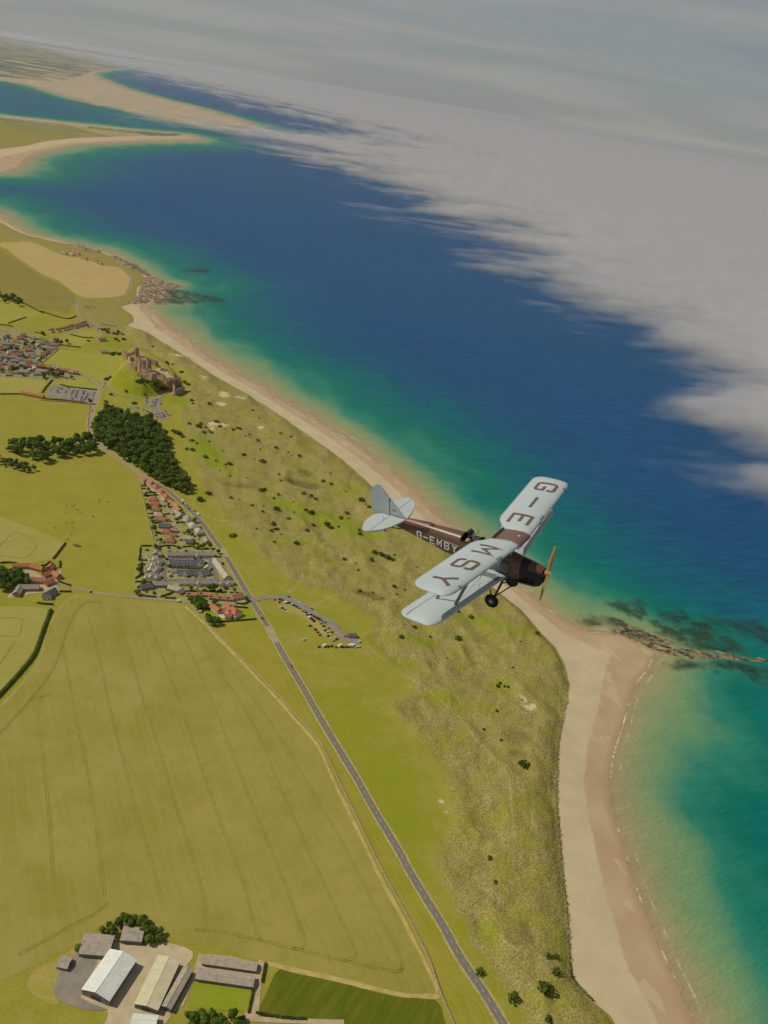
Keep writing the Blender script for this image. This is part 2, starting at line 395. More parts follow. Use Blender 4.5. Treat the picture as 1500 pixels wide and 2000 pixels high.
# lusher / drier / heathery growth and trodden sand, as places on the ground: (pixel, radius x, radius y in pixels, strength)
def blobs(lst):
    s = np.zeros(gx.shape)
    for (p, rx, ry, a) in lst:
        c = G(*p); e = G(p[0] + rx, p[1] + rx * 0.165); n = G(p[0] - ry * 0.165, p[1] - ry)
        ex, ey = e.x - c.x, e.y - c.y; fx, fy = n.x - c.x, n.y - c.y
        det = ex * fy - ey * fx
        dx, dy = gx - c.x, gy - c.y
        a1 = (dx * fy - dy * fx) / det; b1 = (ex * dy - ey * dx) / det
        s = np.maximum(s, a * np.exp(-(a1 * a1 + b1 * b1) ** 1.5 * 0.9))
    return s
LUSH = [((262, 760), 60, 22, 1.0), ((225, 745), 18, 14, .9), ((350, 782), 20, 10, .9), ((402, 880), 36, 20, 1), ((424, 905), 34, 12, .95), ((395, 865), 30, 14, .8), ((565, 990), 60, 13, .8),
    ((640, 1015), 70, 16, .9), ((700, 1040), 55, 16, .85), ((600, 925), 26, 12, .6), ((675, 960), 35, 22, .5), ((600, 1060), 60, 9, .6), ((650, 1096), 40, 7, .8),
    ((545, 1060), 40, 14, .5), ((460, 1060), 60, 30, .45), ((560, 1170), 40, 10, .8), ((545, 1215), 50, 16, .55), ((640, 1200), 30, 12, .6), ((825, 1255), 44, 12, .9), ((950, 1220), 70, 9, .75), ((1010, 1240), 45, 9, .7),
    ((680, 1420), 80, 70, .62), ((760, 1520), 80, 70, .6), ((790, 1600), 55, 60, .78), ((800, 1690), 35, 50, .6), ((860, 1365), 36, 12, .95), ((790, 1295), 34, 12, .7), ((900, 1385), 20, 9, .8),
    ((975, 1340), 30, 14, .6), ((950, 1822), 26, 24, .75), ((905, 1815), 12, 26, .55), ((915, 1860), 20, 16, .4), ((1095, 1930), 26, 16, .5), ((1120, 1970), 40, 20, .5), ((640, 1380), 60, 40, .4),
    ((700, 1560), 14, 90, .35), ((880, 1930), 24, 60, .35), ((205, 660), 22, 10, .85), ((225, 670), 40, 10, .8), ((170, 588), 20, 4, .5), ((212, 588), 14, 4, 1.0), ((500, 1230), 12, 50, .4),
    ((420, 1000), 30, 12, .5), ((390, 965), 24, 10, .7), ((1030, 1650), 16, 30, .45), ((1060, 1720), 14, 40, .4), ((545, 1290), 12, 40, .35), ((330, 800), 20, 6, .3), ((460, 1295), 40, 50, .35)]
HEATH = [((590, 945), 50, 9, .9), ((595, 925), 20, 9, .6), ((470, 950), 50, 7, .6), ((715, 1160), 30, 6, .9), ((740, 1170), 18, 6, .8), ((1005, 1445), 40, 22, .5), ((540, 1000), 14, 8, .7), ((590, 1035), 12, 10, .5), ((760, 990), 20, 10, .4), ((1010, 1830), 36, 34, .55),
    ((1010, 1480), 30, 14, .5), ((1060, 1600), 22, 90, .45), ((1050, 1760), 40, 60, .4), ((930, 1330), 26, 20, .4)]
BARE = [((440, 775), 18, 8, .8), ((430, 790), 14, 6, .7), ((430, 830), 26, 5, .9), ((410, 835), 10, 8, .7), ((470, 780), 20, 5, .7), ((500, 836), 30, 3, .7), ((1030, 1385), 20, 9, .75), ((1022, 1375), 8, 14, .8), ((870, 1590), 12, 10, .6), ((862, 1565), 9, 6, .6),
    ((360, 680), 20, 8, .6), ((355, 700), 40, 4, .6), ((400, 742), 30, 6, .5), ((1010, 1445), 30, 14, .35), ((975, 1700), 14, 10, .35), ((735, 1355), 18, 8, .4), ((540, 1225), 30, 8, .35), ((1045, 1183), 30, 8, .3)]
PATHS = [([(1085, 1225), (1060, 1238), (1045, 1250)], 1.4), ([E2(820, 255), E2(960, 262), E2(1100, 270), E2(1300, 300)], 1.3), ([E2(1160, 560), E2(1210, 610), E2(1260, 660), E2(1350, 720), E2(1420, 700)], 1.6), ([D8(160, 770), D8(200, 830), D8(330, 890), D8(480, 915), D8(650, 935), D8(800, 985), D8(1000, 1060), D8(1250, 1160)], 1.2),
    ([E2(190, 200), E2(260, 165), E2(370, 155), E2(560, 190), E2(680, 210)], 1.5), ([E1(260, 1500), E1(470, 1525), E1(620, 1530), E1(800, 1500)], 1.6), ([E1(390, 1650), E1(500, 1590), E1(600, 1545)], 1.9), ([E1(130, 1480), E1(250, 1390), E1(290, 1300), E1(280, 1200)], 1.2),
    ([D8(560, 268), D8(640, 268), D8(740, 245)], 1.6), ([D8(290, 240), D8(440, 235)], 2.4), ([D8(300, 250), D8(310, 300)], 1.8), ([E2(240, 250), E2(400, 380), E2(620, 540), E2(800, 690)], .8), ([E2(800, 690), E2(870, 790), E2(950, 900), E3(610, 250), E3(640, 480), E3(665, 700)], .8),
    ([B6(240, 590), B6(320, 640), B6(420, 700)], 1.2), ([B6(660, 250), B6(840, 250), B6(1000, 300), B6(1180, 420)], 2.0), ([A3(740, 720), A3(860, 735), A3(950, 735)], 2.5), ([E1(600, 1240), E1(800, 1090), E1(1100, 1130), E1(1500, 1330)], .8)]
lush = blobs(LUSH); heath = blobs(HEATH); bare = blobs(BARE)
patn = np.zeros(gx.shape)
for pl, wd in PATHS:
    d = dline(gx, gy, catmull(GA(pl, 0), 5), 60)
    patn = np.maximum(patn, 1 - smooth(wd * 0.5, wd * 0.5 + 1.6, d))
# vegetation under water and reefs
WEED = [[B2(560, 390), B2(640, 370), B2(740, 380), B2(800, 425), B2(740, 465), B2(650, 440)], [B2(385, 490), B2(450, 480), B2(500, 500), B2(460, 530), B2(400, 515)],
    [B2(460, 460), B2(600, 485), B2(720, 525), B2(860, 615), B2(800, 625), B2(640, 565), B2(560, 515)], [B2(810, 490), B2(880, 490), B2(950, 520), B2(1000, 480), B2(1150, 520), B2(1290, 600), B2(1360, 665), B2(1200, 665), B2(1000, 645), B2(900, 575)],
    [B2(860, 430), B2(1000, 420), B2(1060, 480), B2(1000, 525), B2(880, 485)], [B2(1150, 480), B2(1300, 500), B2(1440, 500), B2(1560, 580), B2(1560, 650), B2(1400, 575), B2(1250, 535)],
    [B2(900, 740), B2(1050, 728), B2(1250, 730), B2(1560, 780), B2(1560, 860), B2(1440, 830), B2(1300, 772), B2(1100, 772), B2(960, 787)],
    [A3(860, 500), A3(960, 490), A3(1100, 505), A3(1260, 540), A3(1350, 570), A3(1230, 570), A3(1060, 580), A3(900, 580)], [A3(1080, 380), A3(1200, 375), A3(1260, 395), A3(1150, 400)],
    [A3(640, 300), A3(760, 340), A3(900, 410), A3(860, 425), A3(700, 370)], [A3(360, 225), A3(480, 235), A3(600, 290), A3(520, 290), A3(420, 250)]]
weed = np.full(gx.shape, -1e9)
for w_ in WEED: weed = np.maximum(weed, sdpoly(gx, gy, GA(w_, SEA), 120))
weed = smooth(-9, 7, weed + (fbm(gx / 16, gy / 16, 71, 4) - 0.5) * 34)

# ------------------------------------------------------------------ ground
t = NT('coastal_ground')
sdv = t.attr('sdv'); sdw = t.attr('sdw'); lu = t.attr('lush'); ro = t.attr('rough'); ba = t.attr('bare'); he = t.attr('heath'); pa = t.attr('path'); far = t.attr('far')
n_big = t.noise(0.012, 5, 0.6); n_mid = t.noise(0.06, 5, 0.62); n_f = t.noise(0.55, 4, 0.65); n_tuft = t.voro(0.36, t.mapped((1, 1.4, 0.3), 0.6), 'Distance')
n_streak = t.noise(0.028, 5, 0.65)
marram = t.mix(t.rng(n_mid, 0.3, 0.7), P(152, 138, 80), P(170, 155, 100))
marram = t.mix(t.math('MULTIPLY', t.rng(n_tuft, 0.05, 0.55), t.rng(n_f, 0.25, 0.75)), P(116, 108, 46), marram)
marram = t.mix(t.math('MULTIPLY', t.rng(n_streak, 0.46, 0.66), 0.8), marram, t.mix(t.rng(n_f, .35, .65), P(122, 118, 34), P(142, 136, 54)))
turf = t.mix(t.rng(n_mid, 0.3, 0.7), P(136, 130, 42), P(144, 137, 54))
turf = t.mix(t.math('MULTIPLY', t.rng(n_big, 0.45, 0.7), 0.6), turf, P(126, 128, 22))
turf = t.mix(t.math('MULTIPLY', t.rng(n_f, 0.5, 0.75), 0.35), turf, P(158, 146, 78))
ro2 = t.rng(t.math('ADD', ro, t.math('MULTIPLY', t.math('SUBTRACT', n_mid, 0.5), 1.5)), 0.3, 0.75)
turf = t.mix(t.math('MULTIPLY', t.rng(n_streak, 0.5, 0.7), 0.5), turf, P(154, 140, 74))
turf = t.mix(t.math('MULTIPLY', t.rng(n_tuft, 0.3, 0.7), 0.22), turf, P(112, 112, 30))
veg = t.mix(ro2, turf, marram)
lufac = t.math('ADD', lu, t.math('MULTIPLY', t.math('SUBTRACT', n_mid, 0.5), t.math('MULTIPLY', lu, 1.8)), clamp=True)
lcol = t.mix(t.rng(n_f, 0.3, 0.7), P(112, 124, 14), P(134, 136, 30))
veg = t.mix(t.math('MULTIPLY', t.rng(lufac, 0.08, 0.95), 0.85), veg, lcol)
hfac = t.math('ADD', he, t.math('MULTIPLY', t.math('SUBTRACT', n_mid, 0.5), t.math('MULTIPLY', he, 2.4)), clamp=True)
veg = t.mix(t.math('MULTIPLY', t.rng(hfac, 0.2, 0.8), 0.85), veg, t.mix(t.rng(n_f, 0.35, 0.65), P(84, 84, 34), P(112, 92, 62)))
bfac = t.math('ADD', ba, t.math('MULTIPLY', t.math('SUBTRACT', n_mid, 0.5), t.math('MULTIPLY', ba, 3.0)), clamp=True)
veg = t.mix(t.rng(bfac, 0.42, 0.7), veg, P(186, 168, 128))
veg = t.mix(t.math('MULTIPLY', pa, t.rng(n_f, 0.3, 0.7, 0, 0.6)), veg, P(178, 160, 110))
# far farmland: a patchwork of fields
fv = t.mapped((1, 1, .001), 0.35)
fc = t.new('SeparateColor'); t.l.new(t.voro(0.0021, fv, 'Color'), fc.inputs[0])
fieldc = t.ramp(fc.outputs[0], [(0.0, P(124, 124, 96)), (0.2, P(156, 142, 104)), (0.4, P(176, 156, 118)), (0.55, P(96, 108, 92)), (0.7, P(148, 134, 118)), (0.85, P(92, 104, 100))], 'CONSTANT')
edge = t.voro(0.0021, fv, 'Distance', feature='DISTANCE_TO_EDGE')
fieldc = t.mix(t.rng(edge, 0.0, 0.05, 1, 0), fieldc, P(70, 82, 52))
fieldc = t.mix(t.rng(n_big, 0.3, 0.8, 0, 0.3), fieldc, P(70, 80, 60))
veg = t.mix(far, veg, fieldc)
# sand
dry = t.mix(t.rng(t.noise(0.03, 5, 0.6), 0.3, 0.7), P(186, 167, 130), P(176, 157, 121))
dry = t.mix(t.math('MULTIPLY', t.rng(n_f, 0.55, 0.75), 0.25), dry, P(160, 140, 106))
wet = t.mix(t.rng(t.noise(0.02, 4, 0.5), 0.3, 0.7), P(174, 151, 115), P(166, 139, 102))
pools = t.rng(t.noise(0.035, 2, 0.4, vec=t.mapped((1.6, 0.7, 1), 0.35)), 0.60, 0.64)
wfac0 = t.math('SUBTRACT', sdw, t.math('MULTIPLY', sdv, t.rng(sdw, 20, 60, -0.85, -0.5)))
wline = t.math('ADD', wfac0, t.math('MULTIPLY', t.math('SUBTRACT', t.noise(0.04, 4, 0.6), 0.5), 9.0))
wetf = t.rng(wline, -2.5, 3.5, 1.0, 0.0)
wetc = t.mix(t.math('MULTIPLY', pools, 0.8), wet, P(180, 158, 120))
wetc = t.mix(t.rng(sdw, 0.0, 9.0, 0.6, 0.0), wetc, P(156, 127, 90))
wrack = t.math('MULTIPLY', t.math('MULTIPLY', t.rng(wline, 1.0, 2.2), t.rng(wline, 3.6, 2.4)), t.rng(t.noise(0.25, 3), 0.5, 0.62))
sand = t.mix(wetf, dry, wetc)
sand = t.mix(t.math('MULTIPLY', wrack, 0.5), sand, P(112, 88, 62))
farsand = t.math('MULTIPLY', far, 0.8)
sand = t.mix(farsand, sand, t.mix(t.rng(t.noise(0.004, 5, .6), .4, .62), P(166, 146, 122), P(148, 136, 108)))
scarp = t.math('MULTIPLY', t.rng(sdv, -1.5, 1.0), t.rng(sdv, 6.0, 2.0))
edgef = t.rng(t.math('ADD', sdv, t.math('MULTIPLY', t.math('SUBTRACT', n_f, 0.5), 3.0)), -0.4, 0.8)
colr = t.mix(edgef, sand, veg)
hb = t.math('ADD', t.math('MULTIPLY', t.math('SUBTRACT', 1.0, n_tuft), 0.9), t.math('MULTIPLY', n_f, 0.9))
bst = t.math('MULTIPLY', edgef, t.math('ADD', t.math('MULTIPLY', ro, 0.30), 0.10))
nrm = t.bump(hb, bst, 1.6)
M_GROUND = t.end(t.bsdf(colr, t.rng(wetf, 0, 1, 0.95, 0.55), nrm, 0.06))
far_a = smooth(6500, 9500, TR['D']) * 1.0
grid_mesh('ground', TR['h'], TR['sdw'] > -140, dict(sdv=np.clip(TR['sdv'], -500, 500), sdw=np.clip(TR['sdw'], -500, 2000), lush=lush, rough=np.maximum(TR['rough'], np.maximum(smooth(3800, 4300, gy), 0.85 * (gy > 1850) * smooth(170, 90, TR['sdv']))), bare=bare, heath=heath, path=patn, far=far_a), M_GROUND, kind='structure')

# ------------------------------------------------------------------ sea
offs = np.maximum(-TR['sdw'], 0)
sc_y = np.interp(gy, [300, 900, 1150, 1500, 1900, 2600, 3600, 5000, 9000], [1.35, 1.15, 1.1, 1.3, 1.5, 1.4, 1.6, 1.9, 2.6])
bars = (fbm(gx / 70 + gy / 200, gy / 120 - gx / 260, 51, 3) - 0.5)
off = offs / sc_y
off = off + np.clip(off, 0, 120) * bars * 0.8
off = np.where(TR['sdw'] > 0, -TR['sdw'], np.maximum(off, offs * 0.12))
# the inner lagoon behind the spit stays shallow
lag = sdpoly(gx, gy, GA([(-600, 190), (0, 222), (215, 250), (400, 268), (520, 262), (440, 252), (275, 224), (125, 190), (0, 158), (-600, 105)], SEA), 4000)
off = np.where(lag > 0, np.minimum(off, 130 + 140 * fbm(gx / 900, gy / 300, 61, 3)), off)
t = NT('sea_water')
of = t.attr('off'); we = t.attr('weed')
wn1 = t.noise(0.010, 5, 0.6, vec=t.mapped((1, 0.45, 1), 0.5))
ofn = t.math('ADD', of, t.math('MULTIPLY', t.math('MULTIPLY', t.math('SUBTRACT', wn1, 0.5), 0.55), of))
fac = t.math('DIVIDE', ofn, 400.0, clamp=True)
KW = 0.72
body = t.ramp(fac, [(0.0, P(152, 128, 90, KW)), (0.02, P(150, 135, 94, KW)), (0.06, P(134, 138, 92, KW)), (0.12, P(104, 136, 92, KW)), (0.19, P(42, 118, 94, KW)), (0.29, P(0, 103, 86, KW)), (0.45, P(0, 92, 96, KW)), (0.70, P(12, 76, 106, KW)), (1.0, P(12, 70, 109, KW))])
body = t.mix(t.math('MULTIPLY', t.rng(t.noise(0.0016, 5, 0.6), 0.35, 0.7), 0.35), body, t.mix(1.0, body, (0.72, 0.78, 0.80, 1), 'MULTIPLY'))
rip = t.noise(0.05, 4, 0.6, vec=t.mapped((0.35, 1.3, 1), 0.35))
rbody = t.mix(t.rng(rip, 0.3, 0.7, 0.0, 1.0), t.mix(1.0, body, (0.78, 0.82, 0.85, 1), 'MULTIPLY'), t.mix(1.0, body, (1.12, 1.10, 1.08, 1), 'MULTIPLY'))
body = t.mix(t.rng(of, 50, 220, 0.25, 1.0), body, rbody)
body = t.mix(t.math('MULTIPLY', we, t.rng(t.noise(0.05, 4, .6), .3, .6, .35, .9)), body, t.mix(t.rng(t.noise(0.12, 4), 0.35, 0.65), P(18, 40, 44, KW), P(44, 62, 34, KW)))
foam_l = t.math('MULTIPLY', t.rng(of, 0.6, 1.6), t.rng(of, 3.4, 2.0))
foam_2 = t.math('MULTIPLY', t.math('MULTIPLY', t.rng(of, 9.0, 10.2), t.rng(of, 12.0, 10.8)), 0.5)
foam = t.math('MULTIPLY', t.math('ADD', foam_l, foam_2), t.rng(t.noise(0.05, 5, 0.7), 0.48, 0.64))
caps = t.math('MULTIPLY', t.math('MULTIPLY', t.rng(t.noise(0.11, 2, 0.5, vec=t.mapped((0.5, 1.4, 1), 0.4)), 0.785, 0.83), t.rng(of, 120, 300)), 0.35)
body = t.mix(t.math('MAXIMUM', t.math('MULTIPLY', foam, 0.95), caps), body, P(196, 188, 168))
wv = t.math('ADD', t.math('MULTIPLY', t.noise(0.045, 4, 0.6, vec=t.mapped((0.55, 1.6, 1), 0.45)), 1.6), t.math('MULTIPLY', t.noise(0.22, 3, 0.6, vec=t.mapped((0.6, 1.5, 1), 0.6)), 0.6))
wnm = t.bump(wv, 0.5, 3.0)
M_SEA = t.end(t.bsdf(body, 0.42, wnm, 0.3, IOR=1.33))
grid_mesh('sea', np.full(gx.shape, SEA), TR['sdw'] < 14, dict(off=np.clip(off, -50, 600), weed=weed), M_SEA, kind='structure')

# ------------------------------------------------------------------ sea fog bank lying offshore
FOG = np.vstack([GA([(-40, 70), (60, 92), (140, 113), (200, 128), (260, 146), (330, 163), (420, 187), (520, 213), (610, 238), (560, 240), (500, 240), (420, 226), (320, 206), (230, 192), (215, 198), (330, 228), (420, 258), (480, 273),
    (560, 299), (640, 333), (720, 358), (755, 388), (830, 420), (850, 440), (930, 470), (1040, 540), (1090, 575), (1150, 600), (1210, 645), (1280, 690), (1230, 730), (1195, 755), (1240, 782), (1330, 806), (1400, 845), (1380, 893), (1400, 906), (1450, 932), (1500, 950), (1700, 1040), (1900, 1180)], 30),
    [[2600, 1500], [30000, 8000], [260000, 60000], [220000, 260000], [0, 260000], [-36000, 260000]]])
fdep = np.concatenate([np.radians(np.linspace(33, 1.5, 250)), np.radians(np.geomspace(1.45, 0.24, 60))]); FR = (HCAM - 60) / np.tan(fdep)
FT = np.radians(np.linspace(-32, 47, 430))
fx = np.sin(FT)[None, :] * FR[:, None]; fy = np.cos(FT)[None, :] * FR[:, None]
fD = np.hypot(fx, fy)
fs = sdpoly(fx, fy, FOG)
sc_ = np.clip(fD, 1500, 30000)
ragged = (fbm(fx / 420 - fy / 900, fy / 380, 81, 5) - 0.5) * 0.24 + (fbm(fx / 110, fy / 110, 83, 3) - 0.5) * 0.045
fogm = fs / sc_ + ragged
billow = fbm(fx / 700, fy / 420, 85, 4)
fthick = smooth(-0.07, 0.34, fogm)
cover = smooth(-0.085, 0.22, fogm)
ftop = SEA + 6 + fthick * (46 + 20 * billow)
t = NT('sea_fog')
cov = t.attr('cover')
vv = t.mapped((0.6, 1.15, 0.6), 0.15)
w1 = t.noise(0.0045, 5, 0.55, vec=vv, dist=0.4); w2 = t.noise(0.014, 5, 0.55, vec=vv)
al = t.math('ADD', cov, t.math('MULTIPLY', t.math('SUBTRACT', t.math('ADD', t.math('MULTIPLY', w1, 0.7), t.math('MULTIPLY', w2, 0.3)), 0.5), t.rng(cov, 0.1, 1.0, 1.0, 0.45)))
al = t.rng(al, 0.05, 1.05)
al = t.math('MULTIPLY', al, 0.62)
dif = t.new('BsdfDiffuse'); dif.inputs['Color'].default_value = P(198, 195, 190)
trl = t.new('BsdfTranslucent'); trl.inputs['Color'].default_value = P(198, 195, 190)
m1 = t.new('MixShader'); m1.inputs[0].default_value = 0.35; t.l.new(dif.outputs[0], m1.inputs[1]); t.l.new(trl.outputs[0], m1.inputs[2])
tr = t.new('BsdfTransparent'); m2 = t.new('MixShader'); t.l.new(al, m2.inputs[0]); t.l.new(tr.outputs[0], m2.inputs[1]); t.l.new(m1.outputs[0], m2.inputs[2])
M_FOG = t.end(m2.outputs[0])
fo = grid_mesh('fog_bank', ftop, cover > 0.002, dict(cover=cover), M_FOG, X=fx, Y=fy, kind='stuff', label='pale sea fog bank lying over the water offshore', cat='fog')
for k_ in (0.72, 0.42):            # the lower layers of the same bank
    fl = grid_mesh('fog_layer', SEA + 2 + (ftop - SEA - 2) * k_, cover > 0.01, dict(cover=cover * (0.75 + 0.25 * k_)), M_FOG, X=fx, Y=fy)
    fl.parent = fo; fl['kind'] = 'stuff'

# ------------------------------------------------------------------ the air: one box of thin haze round everything
t = NT('haze_air'); pv = t.new('VolumePrincipled'); pv.inputs['Color'].default_value = (1.0, 1.0, 1.0, 1); pv.inputs['Density'].default_value = 0.8e-5; pv.inputs['Anisotropy'].default_value = 0.2
t.l.new(pv.outputs[0], t.out.inputs['Volume'])
hb_ = MB(); hb_.box(-230000, 230000, -3000, 190000, -60, HCAM + 25); hb_.build('haze', t.m, kind='stuff', label='thin pale haze filling the air', cat='haze')

# ------------------------------------------------------------------ fields, verges, tracks and roads: thin sheets one above the other
def sheet(name, poly, z, m, parent=None, **kw):
    bm = bmesh.new()
    vs_ = [bm.verts.new((p[0], p[1], z)) for p in poly]
    f = bm.faces.new(vs_); f.normal_update()
    if f.normal.z < 0: f.normal_flip()
    bmesh.ops.triangulate(bm, faces=[f])
    me = bpy.data.meshes.new(name); bm.to_mesh(me); bm.free(); me.materials.append(m)
    return link(bpy.data.objects.new(name, me), parent, **kw)
def ribbon(name, pts, width, z, m, parent=None, drape=False, edge=0.0, seed=0, **kw):
    p = np.asarray(pts, float); n = len(p)
    tg = np.gradient(p, axis=0); tg /= np.linalg.norm(tg, axis=1)[:, None] + 1e-9
    nn = np.stack([-tg[:, 1], tg[:, 0]], -1)
    wv_ = np.broadcast_to(np.asarray(width, float), (n,)) * 0.5
    if edge:
        s_ = np.concatenate([[0], np.cumsum(np.linalg.norm(np.diff(p, axis=0), axis=1))])
        l_ = p + nn * (wv_ + edge * (vnoise(s_ / 5, s_ * 0 + seed, seed) - .5) * 2)[:, None]; r_ = p - nn * (wv_ + edge * (vnoise(s_ / 5, s_ * 0 + seed + 7, seed + 3) - .5) * 2)[:, None]
    else: l_ = p + nn * wv_[:, None]; r_ = p - nn * wv_[:, None]
    zz_ = np.full(n, z) if not drape else np.array([max(hz(a[0], a[1]), 0) for a in p]) + z
    v = [(a[0], a[1], q) for a, q in zip(l_, zz_)] + [(a[0], a[1], q) for a, q in zip(r_, zz_)]
    f = [(n + i, n + i + 1, i + 1, i) for i in range(n - 1)]
    return mesh_obj(name, v, f, m, parent, **kw)
def pang(a, b):
    d = G(*b) - G(*a); return math.atan2(d.y, d.x)
def crop_mat(name, c1, c2, c3, row=0.0, fine=1.2, bst=0.5, aniso=(1, 1, 1), big=0.012):
    t = NT(name)
    a = t.noise(big, 6, 0.65, vec=t.mapped(aniso, row)); m_ = t.noise(big * 5, 4, 0.6); b = t.noise(fine, 4, 0.65); s_ = t.noise(0.30, 4, 0.6, vec=t.mapped((0.03, 1.0, 1), row))
    c = t.mix(t.rng(a, 0.32, 0.68), c1, c2)
    c = t.mix(t.math('MULTIPLY', t.rng(s_, 0.38, 0.68), 0.4), c, c3)
    c = t.mix(t.math('MULTIPLY', t.rng(m_, 0.5, 0.72), 0.35), c, tuple(q * 0.86 for q in c2[:3]) + (1,))
    c = t.mix(t.math('MULTIPLY', t.rng(b, 0.48, 0.72), 0.5), c, tuple(q * 0.74 for q in c2[:3]) + (1,))
    return t.end(t.bsdf(c, 0.95, t.bump(b, bst, 0.5), 0.05))
BAR = crop_mat('ripening_barley', P(150, 137, 69), P(134, 127, 49), P(153, 139, 78), row=pang((304, 1440), (343, 1571)))
BAR2 = crop_mat('pale_barley', P(152, 142, 74), P(144, 138, 62), P(158, 146, 84), row=0.3)
PAS = crop_mat('grazed_pasture', P(144, 135, 50), P(134, 129, 40), P(152, 141, 66), fine=0.5, big=0.02)
MOWN = crop_mat('mown_grass', P(148, 140, 58), P(138, 138, 46), P(156, 148, 76), row=0.8, fine=0.5)
RIPE = crop_mat('ripe_stubble', P(172, 148, 94), P(164, 142, 86), P(178, 154, 104), row=0.4, fine=0.3)
BROWNF = crop_mat('brown_green_field', P(134, 120, 60), P(126, 116, 54), P(142, 122, 66), row=0.9, fine=0.3)
DARKF = crop_mat('dark_root_crop', P(84, 92, 18), P(104, 104, 30), P(66, 82, 10), row=1.15, fine=0.7, bst=0.9, aniso=(1, 2.5, 1), big=0.04)
VERGE = crop_mat('verge_grass', P(144, 133, 48), P(134, 128, 34), P(156, 142, 70), row=pang((747, 1609), (655, 1452)), fine=0.6, big=0.03)
LAWN = crop_mat('lawn_grass', P(128, 136, 28), P(140, 140, 44), P(112, 128, 18), fine=0.6, big=0.06)
BANK = crop_mat('bright_bank_grass', P(108, 128, 12), P(128, 134, 24), P(92, 118, 8), fine=0.4, big=0.05)
VERGE2 = simple('roadside_dry_grass', P(162, 146, 84), 0.95, 0.2, 0.3)
MARGIN = simple('field_margin_soil', P(168, 148, 84), 0.95, 0.16, 0.12, bump=0.3)
TRAM = simple('tramline_green', P(121, 118, 42), 0.95, 0.25, 0.15)
TRAM2 = simple('tramline_pale', P(126, 124, 44), 0.95, 0.2, 0.15)
ASPH = simple('road_asphalt', P(112, 106, 94), 0.85, 0.10, 0.25, bump=0.2)
ASPH2 = simple('worn_road_asphalt', P(150, 136, 112), 0.88, 0.10, 0.2, bump=0.2)
LANE = simple('lane_tarmac', P(146, 128, 106), 0.88, 0.10, 0.2)
GRAVEL = simple('gravel_yard', P(168, 148, 112), 0.92, 0.14, 0.12, bump=0.3)
CONC = simple('concrete_yard', P(176, 158, 122), 0.9, 0.12, 0.08)
PARKT = simple('car_park_tarmac', P(132, 122, 106), 0.88, 0.14, 0.08)
PAVE = simple('estate_paving', P(160, 142, 114), 0.9, 0.14, 0.2)
PAINT = simple('road_paint', P(205, 200, 180), 0.8, 0.1, 0.8)
WALLM = simple('drystone_wall_stone', P(150, 136, 108), 0.95, 0.3, 0.9, bump=0.6)

FIELD = GA([(140, 1166), (112, 1194), (88, 1242), (80, 1280), (64, 1308), (30, 1350), (0, 1380), (-120, 1500), (-260, 1750), (-160, 1990), (0, 1918), (93, 1873), (149, 1845), (194, 1811), (230, 1793), (261, 1785), (300, 1800), (321, 1834), (422, 1851), (504, 1877), (547, 1887), (663, 1912), (780, 1940), (845, 1944), (855, 1938),
            (827, 1866), (780, 1777), (738, 1698), (692, 1602), (655, 1529), (622, 1461), (600, 1436), (520, 1345), (460, 1283), (420, 1242), (390, 1212), (358, 1182), (300, 1176), (220, 1169), (160, 1164)])
FIELD_S = catmull(FIELD, 3, True)
sheet('barley_field', FIELD_S, 0.10, BAR, kind='structure')
def tram(pts, m=TRAM, w=0.5, gap=1.9, z=0.2):
    c = catmull(GA(pts), 6); tg = np.gradient(c, axis=0); tg /= np.linalg.norm(tg, axis=1)[:, None]; nn = np.stack([-tg[:, 1], tg[:, 0]], -1)
    for s_ in (-1, 1):
        ribbon('tramline', c + nn * gap / 2 * s_, w, z, m, bpy.data.objects['barley_field'], edge=0.12, seed=int(pts[0][0]))
for pl in [[(170, 1196), (190, 1266), (210, 1362), (230, 1446), (246, 1503), (274, 1608), (299, 1694), (318, 1765)], [(228, 1188), (244, 1242), (260, 1296), (280, 1370), (304, 1440), (319, 1488), (343, 1571), (368, 1649), (396, 1746), (404, 1800)],
           [(280, 1192), (300, 1240), (328, 1310), (373, 1440), (399, 1515), (429, 1600), (455, 1671), (478, 1731), (496, 1806), (511, 1838)], [(335, 1195), (365, 1258), (400, 1335), (442, 1440), (474, 1522), (504, 1600), (534, 1671), (560, 1735), (584, 1803), (597, 1838), (588, 1852), (570, 1853)],
           [(380, 1225), (430, 1310), (470, 1372), (508, 1440), (538, 1515), (575, 1600), (621, 1700), (654, 1770), (673, 1812), (693, 1855), (690, 1872), (668, 1875)], [(440, 1290), (500, 1370), (560, 1460), (610, 1545), (660, 1630), (701, 1709), (738, 1784), (761, 1831), (785, 1880), (782, 1895), (765, 1896)],
           [(124, 1260), (130, 1304), (140, 1350), (157, 1440), (168, 1492), (177, 1541), (190, 1627), (202, 1720), (205, 1750)], [(72, 1370), (78, 1430), (86, 1490), (96, 1600), (105, 1720)]]: tram(pl)
for pl in [[(200, 1178), (175, 1176), (160, 1182), (144, 1202), (128, 1240), (112, 1290), (90, 1328), (60, 1366), (26, 1404), (-10, 1442)], [(60, 1366), (75, 1362), (92, 1358), (100, 1354)], [(380, 1815), (440, 1822), (500, 1835), (579, 1854), (677, 1877), (771, 1898), (785, 1888)], [(34, 1866), (90, 1836), (140, 1808), (185, 1785), (211, 1763)]]: tram(pl, TRAM, 0.7)
ribbon('field_margin', catmull(GA([(855, 1950), (842, 1905), (780, 1783), (738, 1703), (692, 1607), (655, 1533), (624, 1462), (602, 1434), (520, 1343), (460, 1281), (420, 1240), (392, 1211), (362, 1184)]), 5), 3.4, 0.16, MARGIN, edge=0.7, seed=3, kind='structure')
